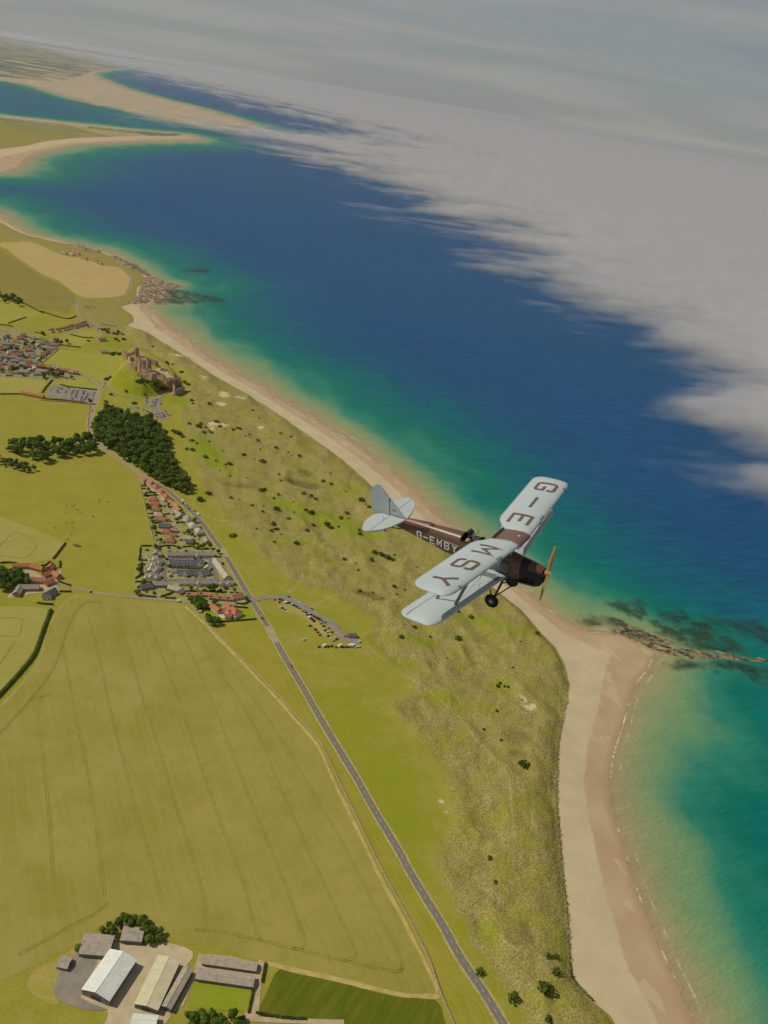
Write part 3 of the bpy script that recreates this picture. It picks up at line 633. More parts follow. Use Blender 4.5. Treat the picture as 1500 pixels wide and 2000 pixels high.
ribbon('field_margin', catmull(GA([(855, 1940), (845, 1946), (780, 1942), (663, 1914), (547, 1889), (504, 1879)]), 5), 4.0, 0.18, MARGIN, edge=0.8, seed=4, kind='structure')
ribbon('field_margin', catmull(GA([(0, 1380), (30, 1350), (64, 1308), (80, 1280), (88, 1242), (112, 1194), (140, 1167), (160, 1163)]), 5), 3.4, 0.14, BAR2, edge=0.6, seed=5, kind='structure')
sheet('verge', GA([(373, 1186), (440, 1258), (520, 1340), (604, 1430), (628, 1462), (660, 1532), (697, 1606), (742, 1700), (786, 1782), (860, 1944), (884, 2010), (930, 2080), (1010, 2080), (960, 1985), (888, 1870), (838, 1790), (784, 1694), (735, 1610), (680, 1518), (640, 1450), (600, 1388), (540, 1280), (505, 1220), (500, 1208), (440, 1212), (400, 1204)]), 0.06, VERGE, kind='structure')
sheet('root_crop_field', catmull(GA([(548, 1891), (600, 1902), (660, 1918), (770, 1946), (850, 1953), (868, 1995), (880, 2040), (700, 2020), (560, 1994), (506, 1982), (520, 1940)]), 3, True), 0.12, DARKF, kind='structure')
sheet('barley_field', catmull(GA([(-120, 1195), (-20, 1186), (70, 1186), (92, 1192), (82, 1222), (68, 1262), (56, 1284), (26, 1320), (-6, 1356), (-120, 1470)]), 3, True), 0.11, BAR2, kind='structure')
sheet('barley_field', GA([(-120, 985), (0, 1008), (60, 1030), (127, 1060), (104, 1092), (60, 1100), (0, 1100), (-120, 1098)]), 0.11, BAR2, kind='structure')
for w_, pl in ((1.6, [(-20, 1082), (30, 1089), (52, 1088), (70, 1070), (66, 1058), (40, 1042), (25, 1042), (5, 1060), (-20, 1080)]), (1.4, [(-20, 1065), (10, 1062), (40, 1048)]), (1.5, [(-5, 1208), (40, 1208), (42, 1225), (34, 1242), (0, 1242)]), (1.4, [(0, 1298), (14, 1276), (30, 1252)])):
    ribbon('tramline', catmull(GA(pl), 5), w_, 0.2, TRAM2, edge=0.2, kind='structure')
sheet('pasture', GA([(-150, 900), (0, 905), (70, 915), (90, 895), (180, 880), (215, 885), (255, 917), (268, 930), (280, 990), (303, 1062), (290, 1068), (270, 1072), (262, 1162), (180, 1158), (122, 1145), (118, 1098), (104, 1094), (128, 1060), (60, 1029), (0, 1006), (-150, 980)]), 0.05, PAS, kind='structure')
sheet('stubble_field', catmull(GA([(-100, 462), (0, 474), (60, 472), (120, 498), (164, 506), (204, 519), (230, 522), (248, 534), (254, 548), (248, 566), (232, 579), (162, 581), (120, 552), (80, 534), (33, 502), (0, 482), (-100, 470)]), 3, True), 0.1, RIPE, kind='structure')
sheet('brown_field', GA([(-100, 474), (0, 488), (33, 507), (80, 539), (120, 557), (147, 578), (146, 592), (132, 612), (100, 606), (60, 600), (0, 570), (-100, 540)]), 0.1, BROWNF, kind='structure')
sheet('mown_field', GA([(-120, 560), (0, 580), (50, 604), (84, 612), (20, 634), (-120, 626)]), 0.1, MOWN, kind='structure')
sheet('mown_field', GA([(25, 636), (88, 613), (130, 622), (142, 630), (95, 644), (74, 664), (40, 652), (18, 650)]), 0.1, PAS, kind='structure')
sheet('cricket_ground', GA([D2(20, 830), D2(300, 610), D2(700, 660), D2(1000, 690), D2(1310, 720), D2(1290, 800), D2(1230, 880), D2(1180, 990), (214, 742), (200, 748), (180, 736), (158, 726), (120, 716)]), 0.1, MOWN, kind='structure')
sheet('mown_field', GA([D2(300, 410), D2(560, 320), D2(850, 275), D2(930, 330), D2(950, 370), D2(870, 420), D2(660, 560), D2(400, 540)]), 0.1, MOWN, kind='structure')
sheet('mown_field', GA([(-100, 722), (0, 728), (40, 734), (78, 742), (90, 748), (74, 770), (40, 768), (-100, 762)]), 0.1, BAR2, kind='structure')
sheet('mown_field', GA([(106, 742), (150, 736), (162, 736), (192, 757), (188, 760), (120, 752), (102, 748)]), 0.1, MOWN, kind='structure')
sheet('mown_field', GA([(-120, 772), (40, 774), (90, 782), (176, 796), (172, 830), (172, 848), (120, 852), (60, 850), (0, 845), (-120, 840)]), 0.09, PAS, kind='structure')
BANKP = GA([B6(20, 660), B6(110, 640), B6(60, 720)])
# roads
ribbon('road_verge', ROAD, 10.2, 0.22, VERGE2, edge=0.5, seed=8, kind='structure')
road_o = ribbon('road', ROAD, 6.6, 0.34, ASPH, kind='structure')
arc = np.concatenate([[0], np.cumsum(np.linalg.norm(np.diff(ROAD, axis=0), axis=1))])
def at_arc(s_):
    x = np.interp(s_, arc, ROAD[:, 0]); y = np.interp(s_, arc, ROAD[:, 1]); a = np.interp(s_ + 0.5, arc, ROAD[:, 0]) - x; b = np.interp(s_ + 0.5, arc, ROAD[:, 1]) - y
    return x, y, math.atan2(b, a)
def arc_of(px, py):
    q = G(px, py); return arc[np.argmin((ROAD[:, 0] - q.x) ** 2 + (ROAD[:, 1] - q.y) ** 2)]
for a_, b_ in (((522, 1224), (540, 1256)), ((431, 1071), (440, 1088))):   # relaid pale stretches
    s0, s1 = sorted((arc_of(*a_), arc_of(*b_)))
    pts = np.array([at_arc(q)[:2] for q in np.linspace(s0, s1, 8)]); ribbon('relaid_surface', pts, 6.5, 0.40, ASPH2, road_o)
pts = np.array([at_arc(q)[:2] for q in np.linspace(arc_of(305, 945), arc[-1], 40)]); ribbon('old_surface', pts, 6.55, 0.38, LANE, road_o)
dash = MB(); dash.add([(-1.6, -0.1, 0), (1.6, -0.1, 0), (1.6, 0.1, 0), (-1.6, 0.1, 0)], [(0, 1, 2, 3)]); dash_me = dash.mesh('lane_marking', PAINT)
s_ = 5.0
while s_ < arc_of(480, 1155):
    x, y, a = at_arc(s_); o = bpy.data.objects.new('lane_marking', dash_me); link(o, road_o); o.location = (x, y, 0.45); o.rotation_euler = (0, 0, a); s_ += 9.0
def lane(pl, w, m=LANE, z=0.3, name='lane', drape=False, **kw): return ribbon(name, catmull(GA(pl), 5), w, z, m, drape=drape, edge=0.25, seed=int(w * 10), kind='structure', **kw)
lane([(-120, 1130), (60, 1128), (100, 1135), (130, 1143), (175, 1155), (180, 1157), (230, 1163), (300, 1170), (340, 1173), (366, 1177)], 5.0)
lane([(491, 1172), (510, 1169), (530, 1166), (560, 1167)], 7.0, PARKT, 0.42)
lane([(496, 1178), (470, 1178), (450, 1180), (430, 1176)], 4.5, LANE, 0.31)
lane([(196, 758), (179, 740), (160, 731), (146, 724), (110, 716), (70, 716), (20, 722)], 8.0, LANE, 0.36)
lane([(197, 757), (204, 748), (210, 752), (221, 764), (238, 771), (260, 775), (286, 778), (308, 777)], 6.5, LANE, 0.42)
lane([(205, 749), (202, 740), (214, 736), (222, 730)], 4.0, LANE, 0.40)
lane([(308, 777), (322, 769), (336, 764), (362, 763)], 7.5, LANE, 0.5, drape=True)
lane([(311, 777), (310, 795), (312, 806)], 8.0, PARKT, 0.5, drape=True)
lane([(96, 668), (112, 660), (140, 651), (165, 643), (179, 636), (187, 634), (194, 640), (197, 652), (190, 664), (178, 672)], 5.5, LANE, 0.33)
lane([(180, 636), (166, 630), (159, 622), (153, 611), (150, 599), (157, 587), (180, 582), (233, 581), (250, 570), (257, 556), (255, 543), (240, 527)], 5.0, LANE, 0.33, drape=True)
lane([(112, 660), (95, 672), (70, 684), (40, 700)], 6.0, LANE, 0.34)
lane([(60, 720), (40, 696), (10, 690), (-20, 688)], 6.0, LANE, 0.35)
sheet('car_park', GA([(99, 752), (190, 763), (182, 790), (90, 774)]), 0.3, PARKT, kind='structure')
sheet('car_park', GA([B6(630, 880), B6(810, 880), B6(800, 1020), B6(620, 1000)]), 0.3, PARKT, kind='structure')
sheet('car_park', catmull(GA([B6(340, 1000), B6(560, 1015), B6(700, 1060), B6(800, 1040), B6(860, 1070), B6(1010, 1120), B6(960, 1170), B6(860, 1195), B6(740, 1150), B6(640, 1080), B6(480, 1045)]), 3, True), 0.28, PARKT, kind='structure')
sheet('car_park', catmull(GA([A7(480, 205), A7(530, 220), A7(640, 275), A7(740, 345), A7(830, 400), A7(940, 460), A7(1010, 520), A7(1090, 600), A7(1200, 650), A7(1210, 690), A7(1080, 665), A7(1010, 620), A7(940, 545), A7(870, 480), A7(760, 410), A7(650, 345), A7(560, 300), A7(480, 255), A7(400, 250), A7(360, 230)]), 3, True), 0.3, PARKT, kind='structure')
sheet('trampled_grass', catmull(GA([A7(380, 240), A7(520, 290), A7(660, 370), A7(800, 470), A7(900, 560), A7(950, 650), A7(860, 610), A7(720, 480), A7(600, 400), A7(450, 370)]), 3, True), 0.14, crop_mat('worn_turf', P(158, 140, 78), P(148, 136, 62), P(164, 146, 92), fine=0.5), kind='structure')
# estate roads and the ground between the houses
sheet('estate_ground', GA([(270, 932), (290, 938), (330, 970), (372, 1003), (400, 1040), (425, 1078), (445, 1110), (470, 1155), (486, 1178), (470, 1184), (440, 1180), (418, 1192), (366, 1176), (330, 1170), (264, 1162), (262, 1120), (270, 1075), (302, 1066), (288, 1010), (276, 960)]), 0.16, crop_mat('garden_ground', P(150, 138, 86), P(124, 128, 40), P(170, 152, 112), fine=0.3, big=0.11), kind='structure')
OVAL = catmull(GA([D5(445, 200), D5(600, 182), D5(800, 180), D5(955, 190), D5(985, 270), D5(1020, 360), D5(1030, 420), D5(960, 434), D5(760, 440), D5(560, 440), D5(440, 432), D5(428, 330)]), 5, True)
ribbon('estate_road', np.vstack([OVAL, OVAL[:2]]), 6.5, 0.3, ASPH, kind='structure')
sheet('oval_paving', OVAL, 0.22, crop_mat('oval_garden', P(158, 142, 106), P(128, 130, 44), P(166, 148, 116), fine=0.3, big=0.13), kind='structure')
lane([D4(480, 560), D4(620, 650), D4(700, 800), D4(760, 950), D4(820, 1120), D4(880, 1300), D4(890, 1480), D5(640, 180)], 5.0, LANE, 0.3)
lane([D5(980, 190), D5(1060, 180), D5(1120, 165)], 5.0, LANE, 0.31)
sheet('house_garden', GA([D5(790, 790), D5(960, 770), D5(1210, 740), D5(1420, 760), D5(1490, 890), D5(1200, 930), D5(930, 860), D5(860, 870)]), 0.2, LAWN, kind='structure')
sheet('house_yard', GA([D5(1010, 800), D5(1150, 800), D5(1150, 880), D5(1090, 890)]), 0.3, CONC, kind='structure')
# farms
sheet('farm_yard', catmull(GA([A8(590, 270), A8(760, 285), A8(860, 270), A8(1010, 320), A8(960, 420), A8(900, 560), A8(860, 700), A8(560, 720), A8(560, 620), A8(320, 540), A8(380, 350), A8(480, 320)]), 3, True), 0.24, CONC, kind='structure')
sheet('farm_yard', catmull(GA([A8(400, 330), A8(520, 330), A8(470, 450), A8(420, 560), A8(560, 620), A8(440, 620), A8(290, 560), A8(300, 450)]), 2, True), 0.3, PARKT, kind='structure')
sheet('farm_yard', GA([A8(1040, 330), A8(1200, 340), A8(1380, 385), A8(1370, 450), A8(1350, 680), A8(1270, 690), A8(1310, 520), A8(1330, 460), A8(1030, 440), A8(960, 600), A8(900, 640), A8(1000, 460)]), 0.26, GRAVEL, kind='structure')
sheet('farm_lawn', GA([A8(1025, 480), A8(1320, 512), A8(1295, 636), A8(980, 612)]), 0.28, LAWN, kind='structure')
lane([A8(1270, 670), A8(1500, 680), A8(1800, 690)], 4.0, GRAVEL, 0.33)
sheet('rough_grass', catmull(GA([A8(470, 215), A8(330, 340), A8(180, 420), A8(150, 520), A8(300, 600), A8(330, 450), A8(400, 330)]), 3, True), 0.17, crop_mat('dry_rough_grass', P(160, 142, 74), P(142, 134, 48), P(164, 146, 92), fine=0.4), kind='structure')
sheet('farm_yard', GA([D6(480, 330), D6(720, 380), D6(900, 520), D6(1280, 350), D6(1290, 560), D6(1180, 700), D6(1250, 800), D6(700, 850), D6(160, 950), D6(200, 780), D6(420, 650), D6(640, 560)]), 0.2, GRAVEL, kind='structure')
VILL = GA([(-60, 640), (20, 640), (60, 648), (75, 662), (112, 664), (118, 680), (76, 706), (90, 716), (150, 726), (156, 738), (110, 745), (60, 740), (-60, 732)])
sheet('village_ground', GA([(-60, 640), (20, 640), (60, 648), (75, 662), (112, 664), (118, 680), (76, 706), (90, 716), (150, 726), (156, 738), (110, 745), (60, 740), (-60, 732)]), 0.15, crop_mat('village_garden_ground', P(146, 132, 98), P(120, 122, 46), P(160, 142, 116), fine=0.2, big=0.10), kind='structure')

# ------------------------------------------------------------------ labels: each thing singled out by its look, place and order from the left
ORD = ['first', 'second', 'third', 'fourth', 'fifth', 'sixth', 'seventh', 'eighth', 'ninth', 'tenth', 'eleventh', 'twelfth', 'thirteenth', 'fourteenth', 'fifteenth', 'sixteenth', 'seventeenth', 'eighteenth', 'nineteenth', 'twentieth',
       'twenty-first', 'twenty-second', 'twenty-third', 'twenty-fourth', 'twenty-fifth', 'twenty-sixth', 'twenty-seventh', 'twenty-eighth', 'twenty-ninth', 'thirtieth'] + ['%dth' % i for i in range(31, 90)]
REG = {}
def reg(o, look, place, px):
    REG.setdefault((look, place), []).append((px, o))
def finish_labels():
    for (look, place), lst in REG.items():
        lst.sort(key=lambda q: q[0])
        for i, (_, o) in enumerate(lst):
            o['label'] = '%s %s' % (look, place) if len(lst) == 1 else '%s %s, %s from left' % (look, place, ORD[i])

# ------------------------------------------------------------------ foliage
def leaf_mat(name, dark, light, tip):
    t = NT(name)
    oi = t.new('ObjectInfo').outputs['Random']
    n = t.noise(0.35, 3, 0.6); n2 = t.noise(1.9, 2, 0.5)
    c = t.mix(t.rng(n, 0.3, 0.7), dark, light)
    c = t.mix(t.math('MULTIPLY', t.rng(n2, 0.45, 0.75), 0.6), c, tip)
    c = t.mix(t.math('MULTIPLY', oi, 0.7), c, t.mix(1.0, c, (0.52, 0.64, 0.5, 1), 'MULTIPLY'))
    d = t.bsdf(c, 0.75, None, 0.15)
    tl = t.new('BsdfTranslucent'); t.put(tl.inputs['Color'], c)
    ms = t.new('MixShader'); ms.inputs[0].default_value = 0.3; t.l.new(d, ms.inputs[1]); t.l.new(tl.outputs[0], ms.inputs[2])
    return t.end(ms.outputs[0])
LEAF = leaf_mat('broadleaf_foliage', P(80, 102, 30), P(110, 130, 44), P(136, 148, 68))
LEAF_G = leaf_mat('grey_green_foliage', P(86, 98, 58), P(118, 126, 88), P(140, 146, 110))
GORSE = leaf_mat('gorse_foliage', P(62, 78, 18), P(92, 104, 28), P(124, 130, 40))
HEDGE = leaf_mat('hedge_foliage', P(58, 72, 18), P(86, 98, 28), P(112, 120, 42))
BARK = simple('tree_bark', P(86, 72, 54), 0.95, 0.3, 1.5, bump=0.6)
def leaf_cloud(blob_list, per, size, rg):
    V = []; Fc = []
    for (cx, cy_, cz, rx, ry, rz_) in blob_list:
        k = max(8, int(per * (rx * ry * rz_) ** (2 / 3)))
        for _ in range(k):
            d = Vector((rg.gauss(0, 1), rg.gauss(0, 1), rg.gauss(0.25, 1))).normalized()
            q = rg.uniform(0.72, 1.04)
            c = Vector((cx + d.x * rx * q, cy_ + d.y * ry * q, cz + d.z * rz_ * q))
            nrm_ = (d + Vector((rg.gauss(0, .35), rg.gauss(0, .35), rg.gauss(0.15, .35)))).normalized()
            a = nrm_.orthogonal().normalized(); b = nrm_.cross(a); th = rg.uniform(0, 6.28); a, b = a * math.cos(th) + b * math.sin(th), b * math.cos(th) - a * math.sin(th)
            s1 = size * rg.uniform(.6, 1.3); s2 = s1 * rg.uniform(.55, .9); o = len(V)
            V += [c - a * s1, c - b * s2 + nrm_ * s1 * .15, c + a * s1, c + b * s2 + nrm_ * s1 * .15]; Fc.append((o, o + 1, o + 2, o + 3))
    return V, Fc
def make_tree(seed, m, hgt=12.0, rad=6.0):
    rg = random.Random(seed); root = empty('wood_tree', (0, 0, 0))
    bl = [(0, 0, hgt * .62, rad * .62, rad * .62, hgt * .33)]
    for i in range(9):
        a = i * 2.4 + rg.uniform(-.4, .4); q = rad * rg.uniform(.35, .72); r_ = rad * rg.uniform(.30, .46)
        bl.append((math.cos(a) * q, math.sin(a) * q, hgt * rg.uniform(.40, .86), r_, r_, r_ * rg.uniform(.75, 1.0)))
    V, Fc = leaf_cloud(bl, 24, 0.8, rg)
    mesh_obj('crown', V, Fc, m, root)
    b = MB(); b.tube((0, 0, -0.5), (0.15, 0.1, hgt * .35), 0.42, 0.28, 7); 
    for i in range(4):
        a = i * 1.6 + rg.uniform(0, 1); b.tube((0.15, 0.1, hgt * .33), (math.cos(a) * rad * .5, math.sin(a) * rad * .5, hgt * .66), 0.2, 0.06, 5)
    b.build('trunk', BARK, root)
    return root
TREES = [make_tree(100 + i, LEAF, 11 + 1.2 * (i % 3), 5.6 + .5 * (i % 2)) for i in range(5)]; TREES_G = [make_tree(200 + i, LEAF_G, 11, 5.4) for i in range(2)]; TREES_L = [make_tree(300 + i, leaf_mat('light_green_foliage', P(92, 112, 30), P(124, 138, 44), P(146, 156, 66)), 10.5, 5.6) for i in range(2)]
_used = set()
def plant(proto, loc, s, label, group=None, cat='tree'):
    rz_ = rnd.uniform(0, 6.28)
    if proto.name not in _used:
        _used.add(proto.name); o = proto; o.location = loc; o.rotation_euler = (0, 0, rz_)
    else: o = copy_tree(proto, loc, rz_)
    o.scale = (s * rnd.uniform(.9, 1.1), s * rnd.uniform(.9, 1.1), s * rnd.uniform(.75, 1.3)); o['label'] = label; o['category'] = cat
    if group: o['group'] = group
    elif 'group' in o: del o['group']
    return o
def scatter(poly, dmin, nmax, rg):
    lo, hi = poly.min(0), poly.max(0); pts = []; tries = 0
    cand = np.array([[rg.uniform(lo[0], hi[0]), rg.uniform(lo[1], hi[1])] for _ in range(6000)])
    ok = sdpoly(cand[:, 0], cand[:, 1], poly) > 1.0
    for c in cand[ok]:
        if all((c[0] - q[0]) ** 2 + (c[1] - q[1]) ** 2 > dmin * dmin for q in pts): pts.append(c)
        if len(pts) >= nmax: break
    return pts
def wood(pxpoly, dmin, nmax, label, group, protos=None, smin=.8, smax=1.15):
    rg = random.Random(len(label) + nmax); poly = GA(pxpoly, 5)
    for c in scatter(poly, dmin, nmax, rg):
        if dline(np.array([c[0]]), np.array([c[1]]), ROAD)[0] < 5: continue
        plant(rg.choice(protos or TREES), (c[0], c[1], 0), rg.uniform(smin, smax), label, group)
wood([A5(700, 190), A5(770, 165), A5(900, 195), A5(1040, 235), A5(1120, 300), A5(1170, 380), A5(1195, 440), A5(1160, 465), A5(1210, 530), A5(1240, 610), A5(1330, 650), A5(1320, 745), A5(1265, 740), A5(1150, 690), A5(1080, 650), A5(1000, 640), A5(945, 610), A5(900, 545), A5(800, 470), A5(720, 415), A5(670, 370), A5(650, 280)], 8.6, 225,
     'dark green broadleaf tree in the dense wood below the castle', 'trees of the wood below the castle', TREES * 4 + TREES_G + TREES_L * 3, .9, 1.4)
wood([A5(20, 450), A5(80, 385), A5(200, 385), A5(330, 395), A5(450, 395), A5(520, 365), A5(635, 350), A5(680, 400), A5(660, 455), A5(600, 490), A5(480, 490), A5(380, 500), A5(280, 550), A5(245, 520), A5(190, 490), A5(100, 475)], 9.2, 52,
     'dark green tree in the belt west of the coast road', 'trees of the belt west of the road', TREES * 2 + TREES_L, .9, 1.35)
wood([A5(-60, 500), A5(60, 520), A5(160, 545), A5(250, 580), A5(230, 600), A5(130, 590), A5(0, 545), A5(-60, 540)], 8, 22, 'paler green tree in the loose group left of the tree belt', 'loose trees left of the belt', TREES_G * 2 + TREES, .55, .85)
wood([A3(-40, 515), A3(60, 510), A3(110, 545), A3(150, 590), A3(60, 575), A3(-40, 560)], 9, 22, 'tree in the small copse among the far left fields', 'copse among the far fields')
wood([D6(-40, 330), D6(200, 330), D6(420, 360), D6(520, 470), D6(640, 560), D6(500, 640), D6(330, 650), D6(200, 760), D6(-40, 760)], 7.0, 40, 'dark green tree in the copse beside the red-roofed farm', 'copse beside the red-roofed farm', TREES, .7, 1.05)
wood([D5(720, 650), D5(860, 640), D5(930, 690), D5(900, 745), D5(780, 745)], 5.2, 11, 'dark tree in the clump behind the brown bungalows', 'clump behind the brown bungalows', TREES, .6, .85)
wood([D5(895, 860), D5(1000, 850), D5(1070, 880), D5(1060, 930), D5(930, 945)], 5.0, 8, 'dark tree beside the garden of the big red-roofed house', 'trees by the big red-roofed house', TREES, .55, .8)
wood([A8(380, 300), A8(520, 190), A8(620, 135), A8(760, 130), A8(860, 210), A8(850, 265), A8(770, 255), A8(740, 180), A8(640, 175), A8(590, 225), A8(470, 210), A8(410, 310)], 5.0, 34, 'dark green tree in the shelter belt behind the big farm', 'shelter belt behind the big farm', TREES, .5, .75)
wood([A8(960, 620), A8(1060, 615), A8(1280, 650), A8(1260, 720), A8(980, 720)], 5.0, 22, 'dark green tree at the bottom edge below the farm lawn', 'trees below the farm lawn', TREES, .5, .75)
for i, (q, s) in enumerate([((D4(1010, 1120)), .75), (D4(1120, 910), .7), (D4(380, 1090), .75), (D4(330, 870), .55), (D4(255, 640), .6), (D4(300, 680), .55), (D4(230, 430), .5), (D4(280, 330), .5), (D4(500, 1275), .55), (D4(410, 1390), .6), (D4(650, 620), .5), (D5(140, 340), .9), (D5(110, 590), .75), (D5(330, 55), .65), (D5(950, 540), .85), (D5(1010, 545), .8), (D5(1385, 665), .6), (D5(1245, 560), .5), (D5(1010, 705), .7), (D5(815, 15), .5), (D5(740, 535), .5), (D5(960, 45), .55), (D5(890, 40), .5), (D5(1055, 110), .5)]):
    p = G(q[0], q[1] + 3); o = plant(TREES[i % 5], (p.x, p.y, 0), s, 'x'); o.name = 'garden_tree'; reg(o, 'round garden tree', 'among the houses of the estate', q[0])
for i, q in enumerate([D1(110, 500), D1(120, 820), D1(270, 790), D1(560, 950), D1(620, 690), D1(800, 640), D1(1080, 820), D1(400, 780), D1(520, 1230), D1(330, 1320), D1(430, 1280), D1(1060, 1250), D1(1250, 1310), D1(1080, 1430), D1(1180, 1380), D1(1300, 1420), D1(1430, 1400), D1(50, 1300), D1(560, 1390), D1(1400, 620), D1(1340, 540), D1(620, 1270), D3(640, 180), D2(760, 215), D2(420, 480), D2(330, 500), D2(30, 340), D3(450, 150), D3(1030, 700), D3(60, 180)]):
    p = G(q[0], q[1] + 3); o = plant(TREES[i % 5], (p.x, p.y, 0), rnd.uniform(.6, .95), 'x'); o.name = 'garden_tree'; reg(o, 'dark tree', 'between the roofs of the village', q[0])

# shrubs of the dunes and slopes
def make_bush(seed, m):
    rg = random.Random(seed); bl = [(0, 0, .7, 1.0, 1.0, .8)]
    for i in range(5):
        a = i * 1.3 + rg.uniform(0, .6); bl.append((math.cos(a) * .8, math.sin(a) * .8, rg.uniform(.4, .8), rg.uniform(.45, .7), rg.uniform(.45, .7), .55))
    V, Fc = leaf_cloud(bl, 34, 0.34, rg)
    me = bpy.data.meshes.new('dune_shrub'); me.from_pydata([tuple(v) for v in V], [], Fc); me.materials.append(m); return me
BUSH = [make_bush(i, GORSE) for i in range(4)]
def bush(px, py, r, sx=1.0, ang=None, label=None, group=None, look=None, place=None):
    p = GH(px, py + r * 0.2); o = bpy.data.objects.new('dune_shrub', rnd.choice(BUSH)); link(o, None, label=label, cat='shrub', group=group)
    o.location = (p.x, p.y, p.z - .12 * r); o.scale = (r * sx, r, r * rnd.uniform(.75, 1.05)); o.rotation_euler = (0, 0, rnd.uniform(0, 6.28) if ang is None else ang)
    if look: reg(o, look, place, px)
    return o
for q, r, lk in [((1023, 1494), 4.6, 'big dark round gorse bush'), ((957, 1676), 2.0, 'small dark round bush'), ((968, 1723), 1.6, 'tiny round bush'), ((1003, 1950), 4.0, 'dark spreading bush'), ((1064, 1933), 5.0, 'bright green round bush'), ((937, 1900), 3.0, 'leafy bush by the roadside'), ((1050, 1238), 3.0, 'round bush at the path end'), ((920, 1205), 3.2, 'dark bush under the wing'), ((895, 1248), 3.6, 'dark ragged bush'), ((970, 1389), 1.6, 'lone small bush'), ((945, 1425), 1.6, 'lone small shrub'), ((784, 1244), 2.6, 'dark low bush'),
                 ((1085, 1870), 2.2, 'dark bush near the scarp'), ((1070, 1868), 2.2, 'dark shrub near the scarp'), ((1086, 1900), 3.0, 'ragged bush at the dune edge'), ((1072, 1992), 2.6, 'low bush at the bottom edge')]:
    bush(q[0], q[1], r, look=lk, place='in the dune grass')
TH = ['round thicket left of the tailplane', 'long thicket just below the tailplane', 'thicket below the lettered fuselage', 'small thicket near the sandy hollow', 'thicket at the upper edge of the wood', 'thicket beside the bright green hollow', 'thicket on the seaward edge of the wood', 'low thicket in the bright green hollow', 'bushes at the foot of the castle wall', 'bushes close under the castle towers', 'row of bushes behind the castle', 'bushes right of the castle gate', 'thicket north of the lone red house', 'thicket between cricket ground and castle', 'clump behind the lone red house', 'bushes near the beach access lane', 'bushes at the left foot of the crag', 'small group of bushes in the dune hollow']
for th_, (a, b, n, r) in zip(TH, [(E1(250, 540), E1(400, 590), 9, 3.4), (E1(540, 705), E1(780, 825), 12, 2.9), (E1(1090, 1020), E1(1330, 1110), 13, 3.6), (D8(230, 290), D8(290, 285), 4, 2.8), (D8(120, 265), D8(240, 245), 8, 3.4), (D8(430, 290), D8(480, 260), 6, 3.2), (D8(20, 280), D8(110, 330), 14, 3.8), (D8(310, 500), D8(450, 520), 9, 2.4), (B6(520, 640), B6(960, 760), 40, 3.6), (B6(560, 610), B6(900, 700), 24, 3.0), (B6(880, 350), B6(1040, 420), 8, 3.0), (B6(1180, 620), B6(1300, 730), 8, 3.4), (D2(1080, 330), D2(1330, 360), 12, 3.4), (D2(1100, 680), D2(1290, 650), 16, 3.6), (D2(1200, 430), D2(1270, 480), 6, 3.2), (D2(960, 300), D2(1180, 290), 9, 3.0), (B6(20, 590), B6(180, 590), 12, 3.0), (E2(1020, 510), E2(1095, 495), 6, 2.0)]):
    for i in range((n + 1) // 2 if n > 5 else n):
        q = rnd.random(); bush(a[0] + (b[0] - a[0]) * q + rnd.gauss(0, 2.0), a[1] + (b[1] - a[1]) * q + rnd.gauss(0, 1.6), r * rnd.uniform(.7, 1.15), label='dark green shrub in the ' + th_, group=th_)
for q, r in [(D8(325, 222), 5.0), (D8(635, 492), 5.0), (D8(630, 690), 4.4), (D8(270, 712), 4.6), (D8(215, 756), 5.4), (D8(435, 1000), 4.8), (D8(735, 815), 5.2), (D8(710, 920), 4.2), (D8(730, 955), 3.4), (D8(868, 1050), 3.4), (D8(1000, 748), 3.2), (D8(1310, 755), 5.0), (D8(1170, 878), 3.8), (D8(275, 100), 4.0), (D8(155, 350), 4.0), (D8(160, 415), 4.0), (D8(120, 408), 3.6), (D8(245, 462), 4.4), (D8(155, 78), 3.0), (E1(230, 930), 3.6), (E1(1070, 1115), 3.4), (E1(1040, 520), 3.6), (B6(350, 720), 3.0), (B6(125, 830), 3.4), (B6(50, 935), 4.2), (B6(470, 960), 4.6), (B6(1310, 915), 3.6), (B6(1160, 500), 4.6), (B6(735, 125), 2.8), (B6(620, 797), 2.8), (D2(1350, 440), 4.6), (D2(770, 465), 3.8)]:
    bush(q[0], q[1], r * .82, 1.15, look='dark green bush', place='standing alone in the dunes and slopes')
rg = random.Random(5); poly = GA([(380, 760), (480, 790), (600, 860), (690, 930), (735, 990), (760, 1060), (900, 1160), (1000, 1220), (1080, 1290), (1080, 1420), (1060, 1700), (1090, 1880), (1000, 1800), (960, 1500), (880, 1330), (780, 1230), (660, 1130), (520, 1060), (430, 990), (390, 900), (360, 830)])
for c in scatter(poly, 11, 110, rg):
    far_k = 1.0 if c[1] > 1150 else 0.55
    if c[1] < 900 and rg.random() < .75: continue
    r = rg.choice([.8, 1.0, 1.2, 1.6, 2.2]) * (.75 + .5 * far_k)
    o = bpy.data.objects.new('dune_shrub', rg.choice(BUSH)); link(o, None, label='small dark shrub scattered in the rough dune grass', cat='shrub', group='small shrubs dotted over the dunes')
    o.location = (c[0], c[1], hz(c[0], c[1]) - .1); o.scale = (r * rg.uniform(.9, 1.4), r, r * .9); o.rotation_euler = (0, 0, rg.uniform(0, 6.28))
